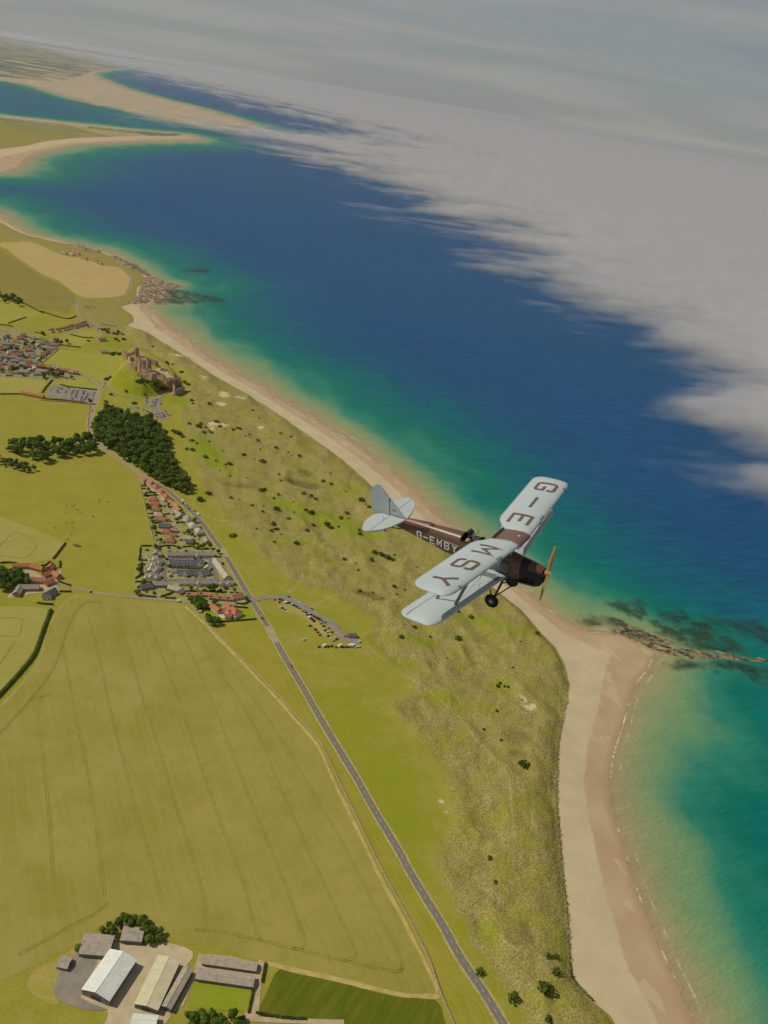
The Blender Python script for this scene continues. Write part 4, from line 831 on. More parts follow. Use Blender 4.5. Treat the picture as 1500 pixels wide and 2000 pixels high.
# dark clumps of grass hanging at the foot of the dune scarp along the beach
rg = random.Random(8)
vl = catmull(GA([q for q in VEGLINE if q[1] > 1300 and q[1] < 1960], -2.0), 10); vl = vl[(vl[:, 1] < 960)]
V = []; Fc = []
for i in range(len(vl) - 1):
    for _ in range(10):
        q = rg.random(); c = vl[i] * (1 - q) + vl[i + 1] * q
        c = c + np.array([rg.gauss(-.5, .8), rg.gauss(0, .5)]); r_ = rg.uniform(.35, .85)
        v_, f_ = leaf_cloud([(c[0], c[1], hz(c[0], c[1]) + .25, r_, r_, r_ * .8)], 10, .3, rg); o_ = len(V); V += v_; Fc += [tuple(k + o_ for k in ff) for ff in f_]
mesh_obj('scarp_grass', V, Fc, leaf_mat('scarp_grass_blades', P(88, 86, 44), P(112, 106, 60), P(130, 122, 74)), kind='stuff', label='fringe of dark grass clumps along the dune foot', cat='grass')

# hedges and field walls: each one a thing
def hedge(pl, w, h, look, place, m=HEDGE, dens=3.2):
    c = catmull(GA(pl), 4); rg = random.Random(int(pl[0][0] * 7 + pl[0][1])); o0 = c[0]
    root = empty('hedge', (o0[0], o0[1], 0), cat='hedge'); L = np.linalg.norm(np.diff(c, axis=0), axis=1); V = []; Fc = []
    b = MB()
    for i in range(len(c) - 1):
        d = (c[i + 1] - c[i]) / (L[i] + 1e-9); n_ = np.array([-d[1], d[0]]); a0 = c[i] - o0; a1 = c[i + 1] - o0; w2 = w * .38
        b.prism([a0 + n_ * w2, a1 + n_ * w2, a1 - n_ * w2, a0 - n_ * w2], -.2, h * .72)
        for _ in range(max(1, int(L[i] * dens / max(w, 1.4)))):
            q = rg.random(); p = a0 * (1 - q) + a1 * q; r_ = w * rg.uniform(.42, .62)
            V.append((p[0] + rg.gauss(0, w * .08), p[1] + rg.gauss(0, w * .08), h * rg.uniform(.45, .62), r_, r_, h * rg.uniform(.38, .5)))
    b.build('stems', m, root)
    v_, f_ = leaf_cloud(V, 7, .5, rg); mesh_obj('leaves', v_, f_, m, root)
    reg(root, look, place, pl[0][0])
for pl, w, h in [([(100, 1191), (88, 1223), (74, 1263), (62, 1287), (30, 1325), (-6, 1364)], 4.0, 3.2)]: hedge(pl, w, h, 'long dark hedge', 'curving down from the red-roofed farm')
for pl in [[D5(150, 40), D5(275, 42)], [D5(145, 55), D5(135, 205)], [D5(120, 208), D5(230, 210)], [D5(110, 262), D5(240, 262)], [D5(85, 460), D5(280, 465)], [D5(1000, 935), D5(1240, 920), D5(1500, 898)], [D5(1220, 752), D5(1405, 768)], [D5(800, 792), D5(970, 772)], [D5(1260, 715), D5(1360, 720), D5(1425, 692)], [D5(660, 575), D5(880, 575), D5(1150, 580)], [D5(380, 640), D5(530, 585)], [D5(200, 630), D5(330, 640)], [D5(430, 650), D5(560, 655)], [D5(500, 300), D5(640, 302), D5(880, 305)], [D5(1010, 172), D5(1100, 172)], [D5(560, 50), D5(610, 55)], [D5(90, 420), D5(140, 385), D5(190, 380)],
           [D4(790, 945), D4(930, 945), D4(1090, 940)], [D4(340, 955), D4(520, 950)], [D4(150, 275), D4(240, 275)], [D4(260, 400), D4(420, 400)], [D4(200, 460), D4(460, 440)], [D4(280, 785), D4(400, 785)], [D4(400, 1130), D4(510, 1140)], [D4(190, 1375), D4(340, 1375)], [D4(480, 1390), D4(640, 1370), D4(850, 1395)], [D4(900, 1400), D4(1080, 1380)], [D4(1230, 1440), D4(1380, 1435)], [D4(560, 800), D4(640, 795)], [D4(720, 800), D4(820, 800)], [D4(150, 325), D4(230, 330)]]: hedge(pl, 1.8, 2.2, 'clipped green hedge', 'in the gardens of the estate')
for pl in [[D1(920, 1090), D1(1040, 980), D1(1180, 890), D1(1240, 900)], [D1(560, 770), D1(700, 690), D1(840, 620)], [D1(690, 490), D1(900, 530), D1(1080, 545)], [D1(860, 365), D1(1000, 400), D1(1120, 440)], [D3(30, 510), D3(110, 390), D3(240, 240)], [D3(410, 340), D3(560, 380), D3(730, 405), D3(940, 425), D3(1180, 450)], [D3(100, 640), D3(380, 660), D3(700, 690), D3(960, 730)], [A4(0, 680), A4(140, 678)], [D2(400, 545), D2(650, 575)], [D2(480, 365), D2(700, 415), D2(850, 420)], [D1(200, 150), D1(400, 80), D1(640, 0)], [D1(0, 180), D1(200, 200), D1(310, 235)], [D7(0, 740), D7(130, 785), D7(260, 815), D7(340, 790)], [(0, 576), (40, 590), (84, 612)]]: hedge(pl, 2.4, 2.4, 'dark hedge', 'round the fields by the village')
for pl in [[D6(1210, 600), D6(1350, 650), D6(1490, 695)], [D6(1250, 815), D6(1500, 815)], [D6(1050, 190), D6(960, 265), D6(870, 270)], [D6(0, 220), D6(150, 205), D6(340, 220)], [(128, 1061), (115, 1078), (104, 1092)], [D6(1260, 180), D6(1250, 310)], [D6(780, 1050), D6(900, 1070), D6(1120, 1085)]]: hedge(pl, 2.4, 2.4, 'dark hedge', 'around the red-roofed farm')
for pl in [[A8(1390, 380), A8(1370, 480)], [A8(1340, 640), A8(1480, 665), A8(1600, 672)], [A8(1325, 520), A8(1300, 640)], [A8(1100, 478), A8(1300, 500)]]: hedge(pl, 2.0, 2.0, 'green hedge', 'beside the big farm')
def stone_wall(pl, look, place, w=.9, h=1.3, m=WALLM):
    c = catmull(GA(pl), 4); o0 = c[0]; b = MB()
    for i in range(len(c) - 1):
        d = c[i + 1] - c[i]; L = np.linalg.norm(d) + 1e-9; d = d / L; n_ = np.array([-d[1], d[0]]) * w / 2; a0 = c[i] - o0; a1 = c[i + 1] - o0 + d * .05; dz = rnd.uniform(-.06, .06)
        b.prism([a0 + n_, a1 + n_, a1 - n_, a0 - n_], -.2, h + dz); b.prism([a0 + n_ * 1.15, a1 + n_ * 1.15, a1 - n_ * 1.15, a0 - n_ * 1.15], h + dz, h + dz + .14)
    o = b.build('field_wall', m, cat='wall', label='x'); o.location = (o0[0], o0[1], 0); reg(o, look, place, pl[0][0])
stone_wall([(368, 1178), (400, 1212), (442, 1258), (470, 1284), (528, 1342), (606, 1428), (630, 1460), (664, 1530), (700, 1604), (745, 1698), (790, 1780), (834, 1866), (862, 1944), (886, 2000), (900, 2030)], 'long pale drystone wall', 'between the barley field and the road verge')
stone_wall([(272, 935), (276, 960), (288, 1010), (302, 1064)], 'pale garden wall', 'between the pasture and the estate gardens', .7, 1.4)
stone_wall([(176, 792), (171, 830), (172, 846)], 'pale roadside wall', 'west of the road beside the wood', .8, 1.3)
stone_wall([D3(0, 660), D3(200, 680), D3(560, 700), D3(1040, 760)], 'reddish boundary wall', 'below the village car park', 1.2, 1.6, simple('brick_wall_red', P(176, 128, 98), .95, .2, .8))
stone_wall([D2(20, 830), D2(140, 730), D2(280, 610)], 'low grey wall', 'on the left side of the cricket ground', .8, 1.2)

# ------------------------------------------------------------------ houses
WALLS = dict(white=simple('white_render', P(206, 200, 186), .9, .08, .5), stone=simple('sandstone_wall', P(158, 140, 112), .95, .18, .7, bump=.3), grey=simple('grey_render', P(168, 162, 150), .9, .1, .5), pink=simple('pinkish_brick', P(170, 128, 102), .95, .15, .8))
def tile_mat(name, c1, c2, c3):
    t = NT(name); v = t.new('TexCoord').outputs['Object']
    n = t.noise(.5, 5, .65, vec=v); k = t.noise(3.5, 3, .6, vec=v); oi = t.new('ObjectInfo').outputs['Random']
    c = t.mix(t.rng(n, .3, .7), c1, c2); c = t.mix(t.math('MULTIPLY', t.rng(k, .5, .7), .5), c, c3)
    c = t.mix(t.math('MULTIPLY', oi, .3), c, t.mix(1.0, c, (.75, .75, .78, 1), 'MULTIPLY'))
    w_ = t.new('TexWave', wave_type='BANDS', bands_direction='Z'); t.put(w_.inputs['Vector'], v); w_.inputs['Scale'].default_value = 1.6; w_.inputs['Distortion'].default_value = .6
    return t.end(t.bsdf(c, .88, t.bump(t.math('ADD', w_.outputs['Fac'], k), .4, .08), .15))
ROOFS = dict(red=tile_mat('red_pantiles', P(180, 116, 82), P(166, 100, 68), P(142, 90, 66)), slate=tile_mat('dark_slates', P(104, 106, 104), P(92, 94, 96), P(76, 78, 82)), grey=tile_mat('grey_slates', P(160, 146, 130), P(146, 134, 120), P(126, 116, 106)),
             brown=tile_mat('brown_tiles', P(176, 126, 88), P(160, 114, 78), P(136, 96, 68)), pale=tile_mat('pale_slabs', P(182, 168, 142), P(168, 154, 130), P(150, 138, 116)))
GLASS = simple('window_glass_dark', P(46, 52, 58), .15, .2, .5, spec=.5); DOORM = simple('painted_door', P(70, 66, 60), .6, .2, .5); CHIM = simple('chimney_brick', P(150, 112, 86), .95, .2, .8); SOLAR = simple('solar_panel_glass', P(36, 42, 56), .2, .2, .4, spec=.5); TRIMW = simple('white_trim', P(210, 206, 194), .7, .05, .6)
_ub = MB(); _ub.box(-.5, .5, -.5, .5, 0, 1); UB = {k_: _ub.mesh(k_, m_) for k_, m_ in (('window', GLASS), ('door', DOORM), ('chimney', CHIM), ('solar_panel', SOLAR), ('rooflight', TRIMW))}
def piece(kind, parent, loc, scale, rot=(0, 0, 0)):
    o = bpy.data.objects.new(kind, UB[kind]); link(o, parent); o.location = loc; o.scale = scale; o.rotation_euler = rot; return o
WORDR = dict(red='red-roofed', slate='dark slate-roofed', grey='grey-roofed', brown='brown-roofed', pale='pale-roofed'); WORDW = dict(white='white', stone='stone', grey='grey', pink='brick')
def house(q, L, W, ang, roof='red', wall='white', eave=3.0, hip=False, place='', kind='house', chim=1, solar=0, lights=0, wing=None, slope=.72, wins=True, look=None, z=None):
    p = G(q[0], q[1] + eave * .75); z = 0.0 if z is None else z
    root = empty(kind, (p.x, p.y, z), ang, cat=kind.replace('_', ' '))
    b = MB(); b.box(-L / 2, L / 2, -W / 2, W / 2, -.3, eave); rh = W / 2 * slope
    if not hip:
        b.add([(-L / 2, -W / 2, eave), (-L / 2, W / 2, eave), (-L / 2, 0, eave + rh)], [(0, 2, 1)]); b.add([(L / 2, -W / 2, eave), (L / 2, W / 2, eave), (L / 2, 0, eave + rh)], [(0, 1, 2)])
    if wing: wx, wl, ww = wing; b.box(wx - ww / 2, wx + ww / 2, -W / 2 - wl, 0, -.3, eave - .05); b.add([(wx - ww / 2, -W / 2 - wl, eave - .05), (wx + ww / 2, -W / 2 - wl, eave - .05), (wx, -W / 2 - wl, eave + ww / 2 * slope)], [(0, 1, 2)])
    b.build('wall', WALLS[wall], root)
    r = MB(); o_ = .45; ez = eave - o_ * slope; hx = L / 2 + .3; hy = W / 2 + o_; tp = eave + rh; ri = (W / 2) * .95 if hip else 0; th = .22
    A = [(-hx, -hy, ez), (hx, -hy, ez), (hx, hy, ez), (-hx, hy, ez), (-hx + ri, 0, tp), (hx - ri, 0, tp)]
    v = [(x, y, zz_ + th) for x, y, zz_ in A] + A
    r.add(v, [(0, 1, 5, 4), (2, 3, 4, 5), (1, 2, 5), (3, 0, 4), (7, 6, 10, 11), (9, 8, 11, 10), (8, 7, 11), (6, 9, 10), (0, 6, 7, 1), (1, 7, 8, 2), (2, 8, 9, 3), (3, 9, 6, 0)])
    if wing:
        wx, wl, ww = wing; y0 = -W / 2 - wl - .3; y1 = 0; hw = ww / 2 + o_; t2 = eave + ww / 2 * slope + .05; e2 = eave - o_ * slope
        v = [(wx - hw, y0, e2 + th), (wx - hw, y1, e2 + th), (wx, y1, t2 + th), (wx, y0, t2 + th), (wx + hw, y1, e2 + th), (wx + hw, y0, e2 + th), (wx - hw, y0, e2), (wx, y0, t2), (wx + hw, y0, e2)]
        r.add(v, [(0, 3, 2, 1), (3, 5, 4, 2), (0, 6, 7, 3), (3, 7, 8, 5)])
    ro_ = r.build('roof', ROOFS[roof], root)
    if chim: piece('chimney', ro_, (L * .32, 0, tp - .4), (.9, .7, 1.6))
    if chim > 1: piece('chimney', ro_, (-L * .36, 0, tp - .4), (.9, .7, 1.6))
    if wins:
        nw = max(2, int(L / 4.5))
        for s_ in (-1, 1):
            for i in range(nw):
                x = -L / 2 + L * (i + .5) / nw
                if s_ < 0 and i == nw // 2 and not wing: piece('door', root, (x, -W / 2 - .03, 0), (1.0, .12, 2.0)); continue
                for k_ in range(2 if eave > 4.2 else 1): piece('window', root, (x, s_ * (W / 2 + .02), .9 + 2.5 * k_), (1.5, .12, 1.3))
    sl = math.atan(slope)
    for i in range(solar):
        piece('solar_panel', ro_, (-L * .25 + i * L * .5, -W * .25, eave + rh * .5 + .26), (3.4, 2.2, .06), (sl, 0, 0))
    for i in range(lights): piece('rooflight', ro_, (-L * .3 + i * L * .6 / max(lights - 1, 1), -W * .25, eave + rh * .5 + .26), (.8, 1.0, .06), (sl, 0, 0))
    reg(root, look or (WORDR[roof] + ' ' + WORDW[wall] + ' ' + kind.replace('_', ' ')), place, q[0]); return root
def road_ang(q):
    s0 = arc_of(*q); return at_arc(s0)[2]
NS = 'in the strip of houses north of the oval'
for (x, y, rf, wl_, L, W) in [(190, 165, 'red', 'white', 13, 9), (305, 210, 'red', 'white', 14, 9), (410, 305, 'red', 'white', 13, 10), (510, 385, 'red', 'white', 13, 10), (605, 485, 'red', 'white', 14, 11), (700, 580, 'red', 'white', 11, 7), (790, 645, 'brown', 'white', 15, 9), (825, 712, 'brown', 'white', 13, 9), (845, 800, 'grey', 'white', 13, 8), (1000, 880, 'grey', 'white', 14, 10), (1090, 1010, 'pale', 'grey', 15, 11), (1200, 1110, 'pale', 'grey', 14, 10), (1340, 1280, 'grey', 'grey', 10, 7)]:
    q = D4(x, y); house(q, L, W, road_ang(q), rf, wl_, 3.2 if W < 10 else 4.4, hip=(W >= 10), place=NS)
for (x, y, rf, wl_, L, W, hp) in [(360, 515, 'red', 'white', 12, 10, 1), (400, 605, 'red', 'white', 11, 9, 0), (420, 690, 'red', 'white', 12, 10, 1), (465, 805, 'pale', 'white', 13, 9, 1), (500, 880, 'red', 'white', 15, 8, 0), (575, 1005, 'slate', 'stone', 16, 9, 0), (605, 1110, 'red', 'white', 13, 9, 1), (735, 1168, 'red', 'white', 8, 6, 0), (660, 1265, 'red', 'white', 15, 10, 1), (1000, 1235, 'pale', 'white', 13, 8, 0), (1030, 1300, 'slate', 'stone', 9, 7, 0), (740, 1085, 'grey', 'stone', 9, 6, 0)]:
    q = D4(x, y); house(q, L, W, pang(D4(0, 0), D4(100, 10)), rf, wl_, 3.2, hip=bool(hp), place=NS)
OV = 'by the oval road'
e_ang = pang(D5(480, 140), D5(1020, 140))
for x in (525, 622, 720): house(D5(x, 138), 15.5, 8, e_ang, 'grey', 'white', 3.6, place='in the top row ' + OV, kind='terraced_house', chim=2)
house(D5(820, 138), 15, 8, e_ang, 'grey', 'white', 3.6, place='in the top row ' + OV, kind='terraced_house', wing=(-1, 2.5, 6), look='gabled grey-roofed terraced house'); house(D5(930, 138), 18, 8, e_ang, 'grey', 'white', 3.6, place='in the top row ' + OV, kind='terraced_house', chim=2)
house(D5(610, 238), 28, 10, e_ang, 'slate', 'white', 3.8, place='inside the oval road', kind='house', chim=2, lights=4, look='long slate-roofed house with roof lights'); house(D5(785, 238), 23, 10, e_ang, 'slate', 'white', 3.8, place='inside the oval road', chim=2, lights=2, wing=(6, 2.5, 6), look='slate-roofed house with a front gable')
house(D5(655, 352), 18, 9, e_ang, 'slate', 'white', 3.8, place='inside the oval road', wing=(2, 3, 7), look='left gabled slate house facing the road'); house(D5(768, 345), 15, 8, e_ang, 'slate', 'white', 3.8, place='inside the oval road', look='middle slate house facing the road', lights=2); house(D5(868, 352), 18, 9, e_ang, 'slate', 'white', 3.8, place='inside the oval road', wing=(-2, 3, 7), look='right gabled slate house facing the road')
house(D5(930, 300), 11, 8, e_ang + 1.1, 'pale', 'white', 3.4, place='inside the oval road', look='pale-roofed house at the right corner'); house(D5(545, 332), 9, 7, e_ang, 'grey', 'white', 3.0, place='inside the oval road', look='small grey-roofed house at the left')
for (x, y, L, a) in [(335, 130, 11, 1.2), (292, 185, 12, .2), (345, 228, 11, .3), (268, 255, 11, .2), (325, 295, 12, .3), (262, 330, 10, 1.3), (255, 385, 13, .2), (318, 395, 12, .3)]: house(D5(x, y), L, 8.5, e_ang + a, 'pale' if x < 300 else 'grey', 'white', 3.6, place='in the left row ' + OV, wing=(0, 2.5, 5.5), kind='house')
for (x, y) in [(1035, 232), (1075, 285), (1108, 335), (1148, 385)]: house(D5(x, y), 13, 8, pang(D5(1035, 235), D5(1150, 390)), 'pale', 'white', 3.6, place='in the right row ' + OV)
for (x, L, g) in [(650, 13, 0), (735, 13, 0), (812, 12, 1), (925, 13, 0), (1010, 13, 0), (1082, 12, 1), (1165, 15, 1)]: house(D5(x, 470), L, 8, e_ang, 'grey', 'white', 3.6, place='in the bottom row ' + OV, wing=(1, 2.2, 6) if g else None, kind='terraced_house')
house(D5(215, 518), 15, 9, e_ang + .25, 'slate', 'stone', 3.4, place='at the lower left corner of the estate'); house(D5(380, 487), 20, 9, e_ang, 'grey', 'stone', 3.4, place='at the lower left corner of the estate'); house(D5(550, 545), 18, 9, e_ang - .5, 'pale', 'stone', 3.4, place='at the lower left corner of the estate'); house(D5(612, 575), 9, 8, e_ang + .8, 'grey', 'stone', 3.0, place='at the lower left corner of the estate')
for (x, y, L, so) in [(745, 607, 14, 1), (895, 605, 17, 1), (1000, 640, 12, 1), (1110, 650, 15, 1), (1195, 657, 9, 1)]: house(D5(x, y), L, 7, e_ang - .12, 'brown', 'stone', 2.8, place='in the brown bungalow row', kind='bungalow', chim=0, solar=so, slope=.5, look='brown bungalow with solar panels')
house(D5(1285, 632), 14, 9, e_ang + .3, 'brown', 'white', 3.2, place='by the roadside below the oval', look='white house with an orange-brown roof')
BR = 'of the big red-roofed house by the road'
house(D5(1025, 775), 15, 8, e_ang - 1.0, 'red', 'white', 3.6, place='left of the big red-roofed house', kind='outbuilding', look='white red-roofed outbuilding'); house(D5(1105, 790), 12, 6, e_ang + .05, 'red', 'white', 3.2, place='between outbuilding and main house', kind='outbuilding', chim=0, look='low red-roofed link building')
house(D5(1180, 765), 11, 9, e_ang - 1.1, 'red', 'white', 5.0, hip=True, place='behind the main red-roofed house', look='tall hipped red-roofed wing'); house(D5(1238, 815), 17, 13, e_ang - .9, 'red', 'white', 5.2, hip=True, place='in the walled garden by the coast road', look='big white red-roofed house', chim=2, wing=(-2, 2.5, 7)); house(D5(1168, 862), 8, 7, e_ang, 'red', 'white', 3.4, place='at the front of the big red-roofed house', look='small white red-roofed wing', chim=0)
# hamlet on the left
HF = 'at the farm left of the pasture'
for (x, y, L, W, a, rf, wl_) in [(465, 275, 22, 7, 0, 'red', 'stone'), (690, 290, 14, 8, -.5, 'red', 'stone'), (800, 320, 14, 8, -.5, 'red', 'stone'), (1060, 300, 11, 8, 1.2, 'red', 'stone'), (1010, 440, 14, 8, .7, 'red', 'stone'), (1180, 470, 12, 8, -.9, 'red', 'stone'), (780, 580, 21, 8, -.1, 'red', 'stone'), (1030, 620, 12, 8, .7, 'red', 'stone'), (600, 730, 24, 9, 0, 'grey', 'stone'), (385, 800, 18, 9, 1.4, 'grey', 'stone'), (1060, 850, 15, 10, .9, 'slate', 'stone'), (980, 920, 10, 7, 0, 'slate', 'white')]:
    house(D6(x, y), L, W, pang(D6(0, 500), D6(500, 500)) + a, rf, wl_, 3.6, place=HF, kind='farm_building' if L > 17 else 'house', chim=0 if L > 17 else 1)
# village
rg = random.Random(4); v_ang = pang(D1(0, 900), D1(600, 900))
VR = [(490, 490, 'red', 15), (390, 575, 'red', 13), (400, 905, 'red', 13), (690, 1070, 'red', 16), (660, 1170, 'red', 14), (980, 1175, 'red', 17), (1180, 1210, 'red', 15), (1330, 1375, 'red', 10), (260, 1215, 'red', 11), (30, 770, 'red', 12), (1190, 640, 'red', 11), (690, 785, 'brown', 15), (200, 640, 'grey', 24), (930, 680, 'grey', 15), (1090, 570, 'grey', 16), (760, 890, 'grey', 18), (210, 885, 'grey', 16), (300, 965, 'grey', 20), (100, 1000, 'slate', 12), (350, 1060, 'grey', 16), (30, 940, 'grey', 14), (60, 1120, 'grey', 14), (280, 1150, 'grey', 16), (450, 1185, 'grey', 13),
      (560, 1320, 'pale', 18), (750, 1290, 'grey', 10), (850, 1250, 'pale', 11), (990, 1310, 'pale', 20), (900, 1370, 'grey', 14), (1400, 1250, 'grey', 12), (1160, 745, 'pale', 16), (1320, 660, 'grey', 13), (570, 430, 'brown', 12), (190, 460, 'slate', 9), (1020, 620, 'grey', 11), (610, 930, 'pale', 12), (-60, 880, 'grey', 16), (-70, 1030, 'grey', 14), (-50, 1180, 'red', 14), (150, 1080, 'grey', 12), (480, 1010, 'grey', 14), (560, 1130, 'pale', 12)]
for (x, y, rf, L) in VR: house(D1(x, y), L, 8.5, v_ang + rg.choice([0, 0, .12, -.1, 1.5]), rf, rg.choice(['stone', 'stone', 'grey', 'white']), rg.choice([4.4, 4.8, 3.4]), place='in the village west of the castle')
vpts = [D1(x, y) for (x, y, _, _) in VR]
for _ in range(400):
    q = D1(rg.uniform(-60, 1380), rg.uniform(440, 1400)); gq = G(*q)
    if sdpoly(np.array([gq.x]), np.array([gq.y]), VILL)[0] < 5 or min(((G(*v) - gq).length for v in vpts)) < 15 or len(vpts) > 75: continue
    vpts.append(q); house(q, rg.uniform(8, 12), rg.uniform(6, 7.5), v_ang + rg.choice([0, 0, .12, -.1, 1.5]), rg.choice(['grey', 'grey', 'slate', 'pale', 'red', 'brown']), rg.choice(['stone', 'grey', 'white']), rg.choice([4.4, 3.2]), place='in the village west of the castle')
for (x, y) in [(170, 290), (285, 280), (375, 262), (440, 245), (500, 220), (560, 222), (612, 200), (662, 188), (705, 165)]: house(D2(x, y), 11.5, 8.5, pang(D2(150, 330), D2(700, 190)), 'red', 'white', 4.8, place='in the white row on the lane above the green')
for (x, y, rf) in [(30, 868, 'red'), (120, 890, 'red'), (195, 905, 'grey'), (270, 910, 'grey'), (350, 930, 'red'), (440, 945, 'red'), (505, 970, 'grey'), (560, 975, 'red')]: house(D2(x, y), 10.5, 8, pang((100, 720), (150, 728)), rf, 'stone', 4.6, place='in the street row below the cricket ground')
house(D2(1000, 440), 17, 10, pang(D2(900, 450), D2(1080, 440)), 'red', 'stone', 3.6, place='standing alone north of the cricket ground'); house(D2(945, 245), 12, 8, v_ang, 'pale', 'white', 3.4, place='at the lane junction above the green'); house(D2(1035, 640), 15, 9, v_ang, 'grey', 'stone', 3.2, place='beside the cricket ground under the castle')
house((64, 771), 44, 8, pang((42, 767), (87, 776)), 'red', 'stone', 3.6, place='left of the village car park', kind='stable_range', chim=0, look='long low red-roofed range')
for (x, y, L, rf, wl_) in [(345, 172, 26, 'red', 'white'), (300, 180, 14, 'pale', 'white'), (225, 165, 20, 'grey', 'white'), (430, 222, 14, 'red', 'white'), (535, 245, 18, 'red', 'white'), (575, 268, 16, 'brown', 'white')]: house(D7(x, y), L, 10, pang(D7(200, 150), D7(600, 260)) + .1, rf, wl_, 3.8, place='on the far headland shore', chim=0)
house(A7(1080, 600), 6.5, 5, pang(A7(1000, 600), A7(1100, 600)), 'grey', 'stone', 2.4, place='at the dune end of the long car park', kind='hut', chim=0, wins=False, look='small stone hut'); house(A7(1140, 608), 10, 6, pang(A7(1000, 600), A7(1100, 600)), 'slate', 'stone', 2.6, place='at the dune end of the long car park', kind='hut', chim=0, look='larger dark-roofed hut')
house(D5(840, 805), 4, 3, e_ang, 'pale', 'white', 2.1, place='in the corner of the walled garden', kind='garden_shed', chim=0, wins=False)

# ------------------------------------------------------------------ the big farm at the bottom left
SHEETW = simple('pale_metal_roofing', P(204, 204, 186), .55, .06, .15, spec=.35); SHEETO = simple('cream_metal_roofing', P(190, 179, 140), .6, .08, .15, spec=.3); SHEETG = simple('grey_fibre_roofing', P(156, 142, 122), .85, .14, .3); CLAD = simple('grey_cladding', P(112, 110, 104), .8, .12, .5)
def barn(c0, c1, W, eave, roofm, look, place, slope=.28, ribs=True):
    """c0-c1: ends of the ridge as seen in the photo"""
    tz = eave + W / 2 * slope; a = G(c0[0], c0[1], tz); b_ = G(c1[0], c1[1], tz); d = b_ - a; L = d.length; m = (a + b_) / 2; ang = math.atan2(d.y, d.x)
    root = empty('barn', (m.x, m.y, 0), ang, cat='barn'); reg(root, look, place, c0[0])
    w = MB(); w.box(-L / 2, L / 2, -W / 2, W / 2, -.3, eave)
    for s_ in (-1, 1): w.add([(s_ * L / 2, -W / 2, eave), (s_ * L / 2, W / 2, eave), (s_ * L / 2, 0, tz)], [(0, 1, 2) if s_ > 0 else (0, 2, 1)])
    w.build('wall', CLAD, root)
    for s_ in (-1, 1):
        r = MB(); n_ = max(3, int(L / 3))
        for i in range(n_):
            x0 = -L / 2 - .3 + (L + .6) * i / n_; x1 = -L / 2 - .3 + (L + .6) * (i + 1) / n_ - .05; dz = .03 * (i % 2)
            y0, y1 = 0.0, s_ * (W / 2 + .4); z0, z1 = tz + .12 + dz, eave - .4 * slope + .12 + dz
            r.add([(x0, y0, z0), (x1, y0, z0), (x1, y1, z1), (x0, y1, z1), (x0, y0, z0 - .15), (x1, y0, z0 - .15), (x1, y1, z1 - .15), (x0, y1, z1 - .15)], [(0, 1, 2, 3), (7, 6, 5, 4), (0, 4, 5, 1), (1, 5, 6, 2), (2, 6, 7, 3), (3, 7, 4, 0)][::1])
        r.build('roof_slope', roofm, root)
    rd_ = MB(); rd_.box(-L / 2 - .3, L / 2 + .3, -.25, .25, tz + .1, tz + .26); rd_.build('ridge', roofm, root)
    for s_ in (-1, 1):
        dd = MB(); dd.box(s_ * L / 2 - .06, s_ * L / 2 + .06, -W * .18, W * .18, 0, eave * .8); dd.build('barn_door', DOORM, root)
    return root
FM = 'on the big farm'
barn(A8(645, 318), A8(500, 530), 22, 6, SHEETW, 'big white-roofed barn', FM); barn(A8(885, 345), A8(765, 600), 17, 5, SHEETO, 'cream-roofed barn', 'between the white barn and the long sheds', .18); barn(A8(985, 400), A8(870, 605), 7, 4, SHEETG, 'narrow dark lean-to shed', 'right of the cream-roofed barn', .3)
barn(A8(430, 262), A8(585, 275), 17, 4, SHEETG, 'square grey shed', 'left of the shelter belt on the farm'); barn(A8(640, 212), A8(750, 220), 12, 4, SHEETG, 'small grey shed', 'enclosed by the shelter belt trees'); barn(A8(1062, 352), A8(1345, 392), 7, 3, SHEETG, 'upper long grey shed', 'above the farm lawn'); barn(A8(1030, 425), A8(1330, 468), 8.5, 3.2, SHEETG, 'lower long grey shed', 'above the farm lawn')
barn(A8(690, 668), A8(820, 680), 9, 4, SHEETW, 'white shed roof', 'cut by the bottom edge below the farm yard'); barn(A8(310, 360), A8(365, 372), 9, 3, SHEETG, 'small weathered shed', 'at the left edge of the farm yard')

# ------------------------------------------------------------------ castle on its crag
STONE = simple('castle_sandstone', P(168, 140, 108), .95, .22, .25, bump=.5); STONE2 = simple('castle_grey_stone', P(146, 124, 98), .95, .2, .3, bump=.5); LEADR = simple('castle_lead_roof', P(124, 116, 106), .8, .15, .3)
castle = empty('castle', (*G(*B6(700, 480), CRAG_H), CRAG_H), cat='castle', label='long sandstone castle with keep and towers on the green crag')
CO = Vector(castle.location); ax_c = pang(B6(545, 455), B6(740, 545))
def merlons(b, poly, z, step=2.6, w=1.3, h=1.3, t_=.7):
    n = len(poly)
    for i in range(n):
        a = Vector(poly[i]); c = Vector(poly[(i + 1) % n]); d = c - a; L = d.length; k = max(1, int(L / step)); d = d.normalized(); nn = Vector((-d.y, d.x))
        for j in range(k):
            q = a + d * (L * (j + .5) / k); b.prism([q - d * w / 2 + nn * t_, q + d * w / 2 + nn * t_, q + d * w / 2 - nn * .02, q - d * w / 2 - nn * .02], z, z + h)
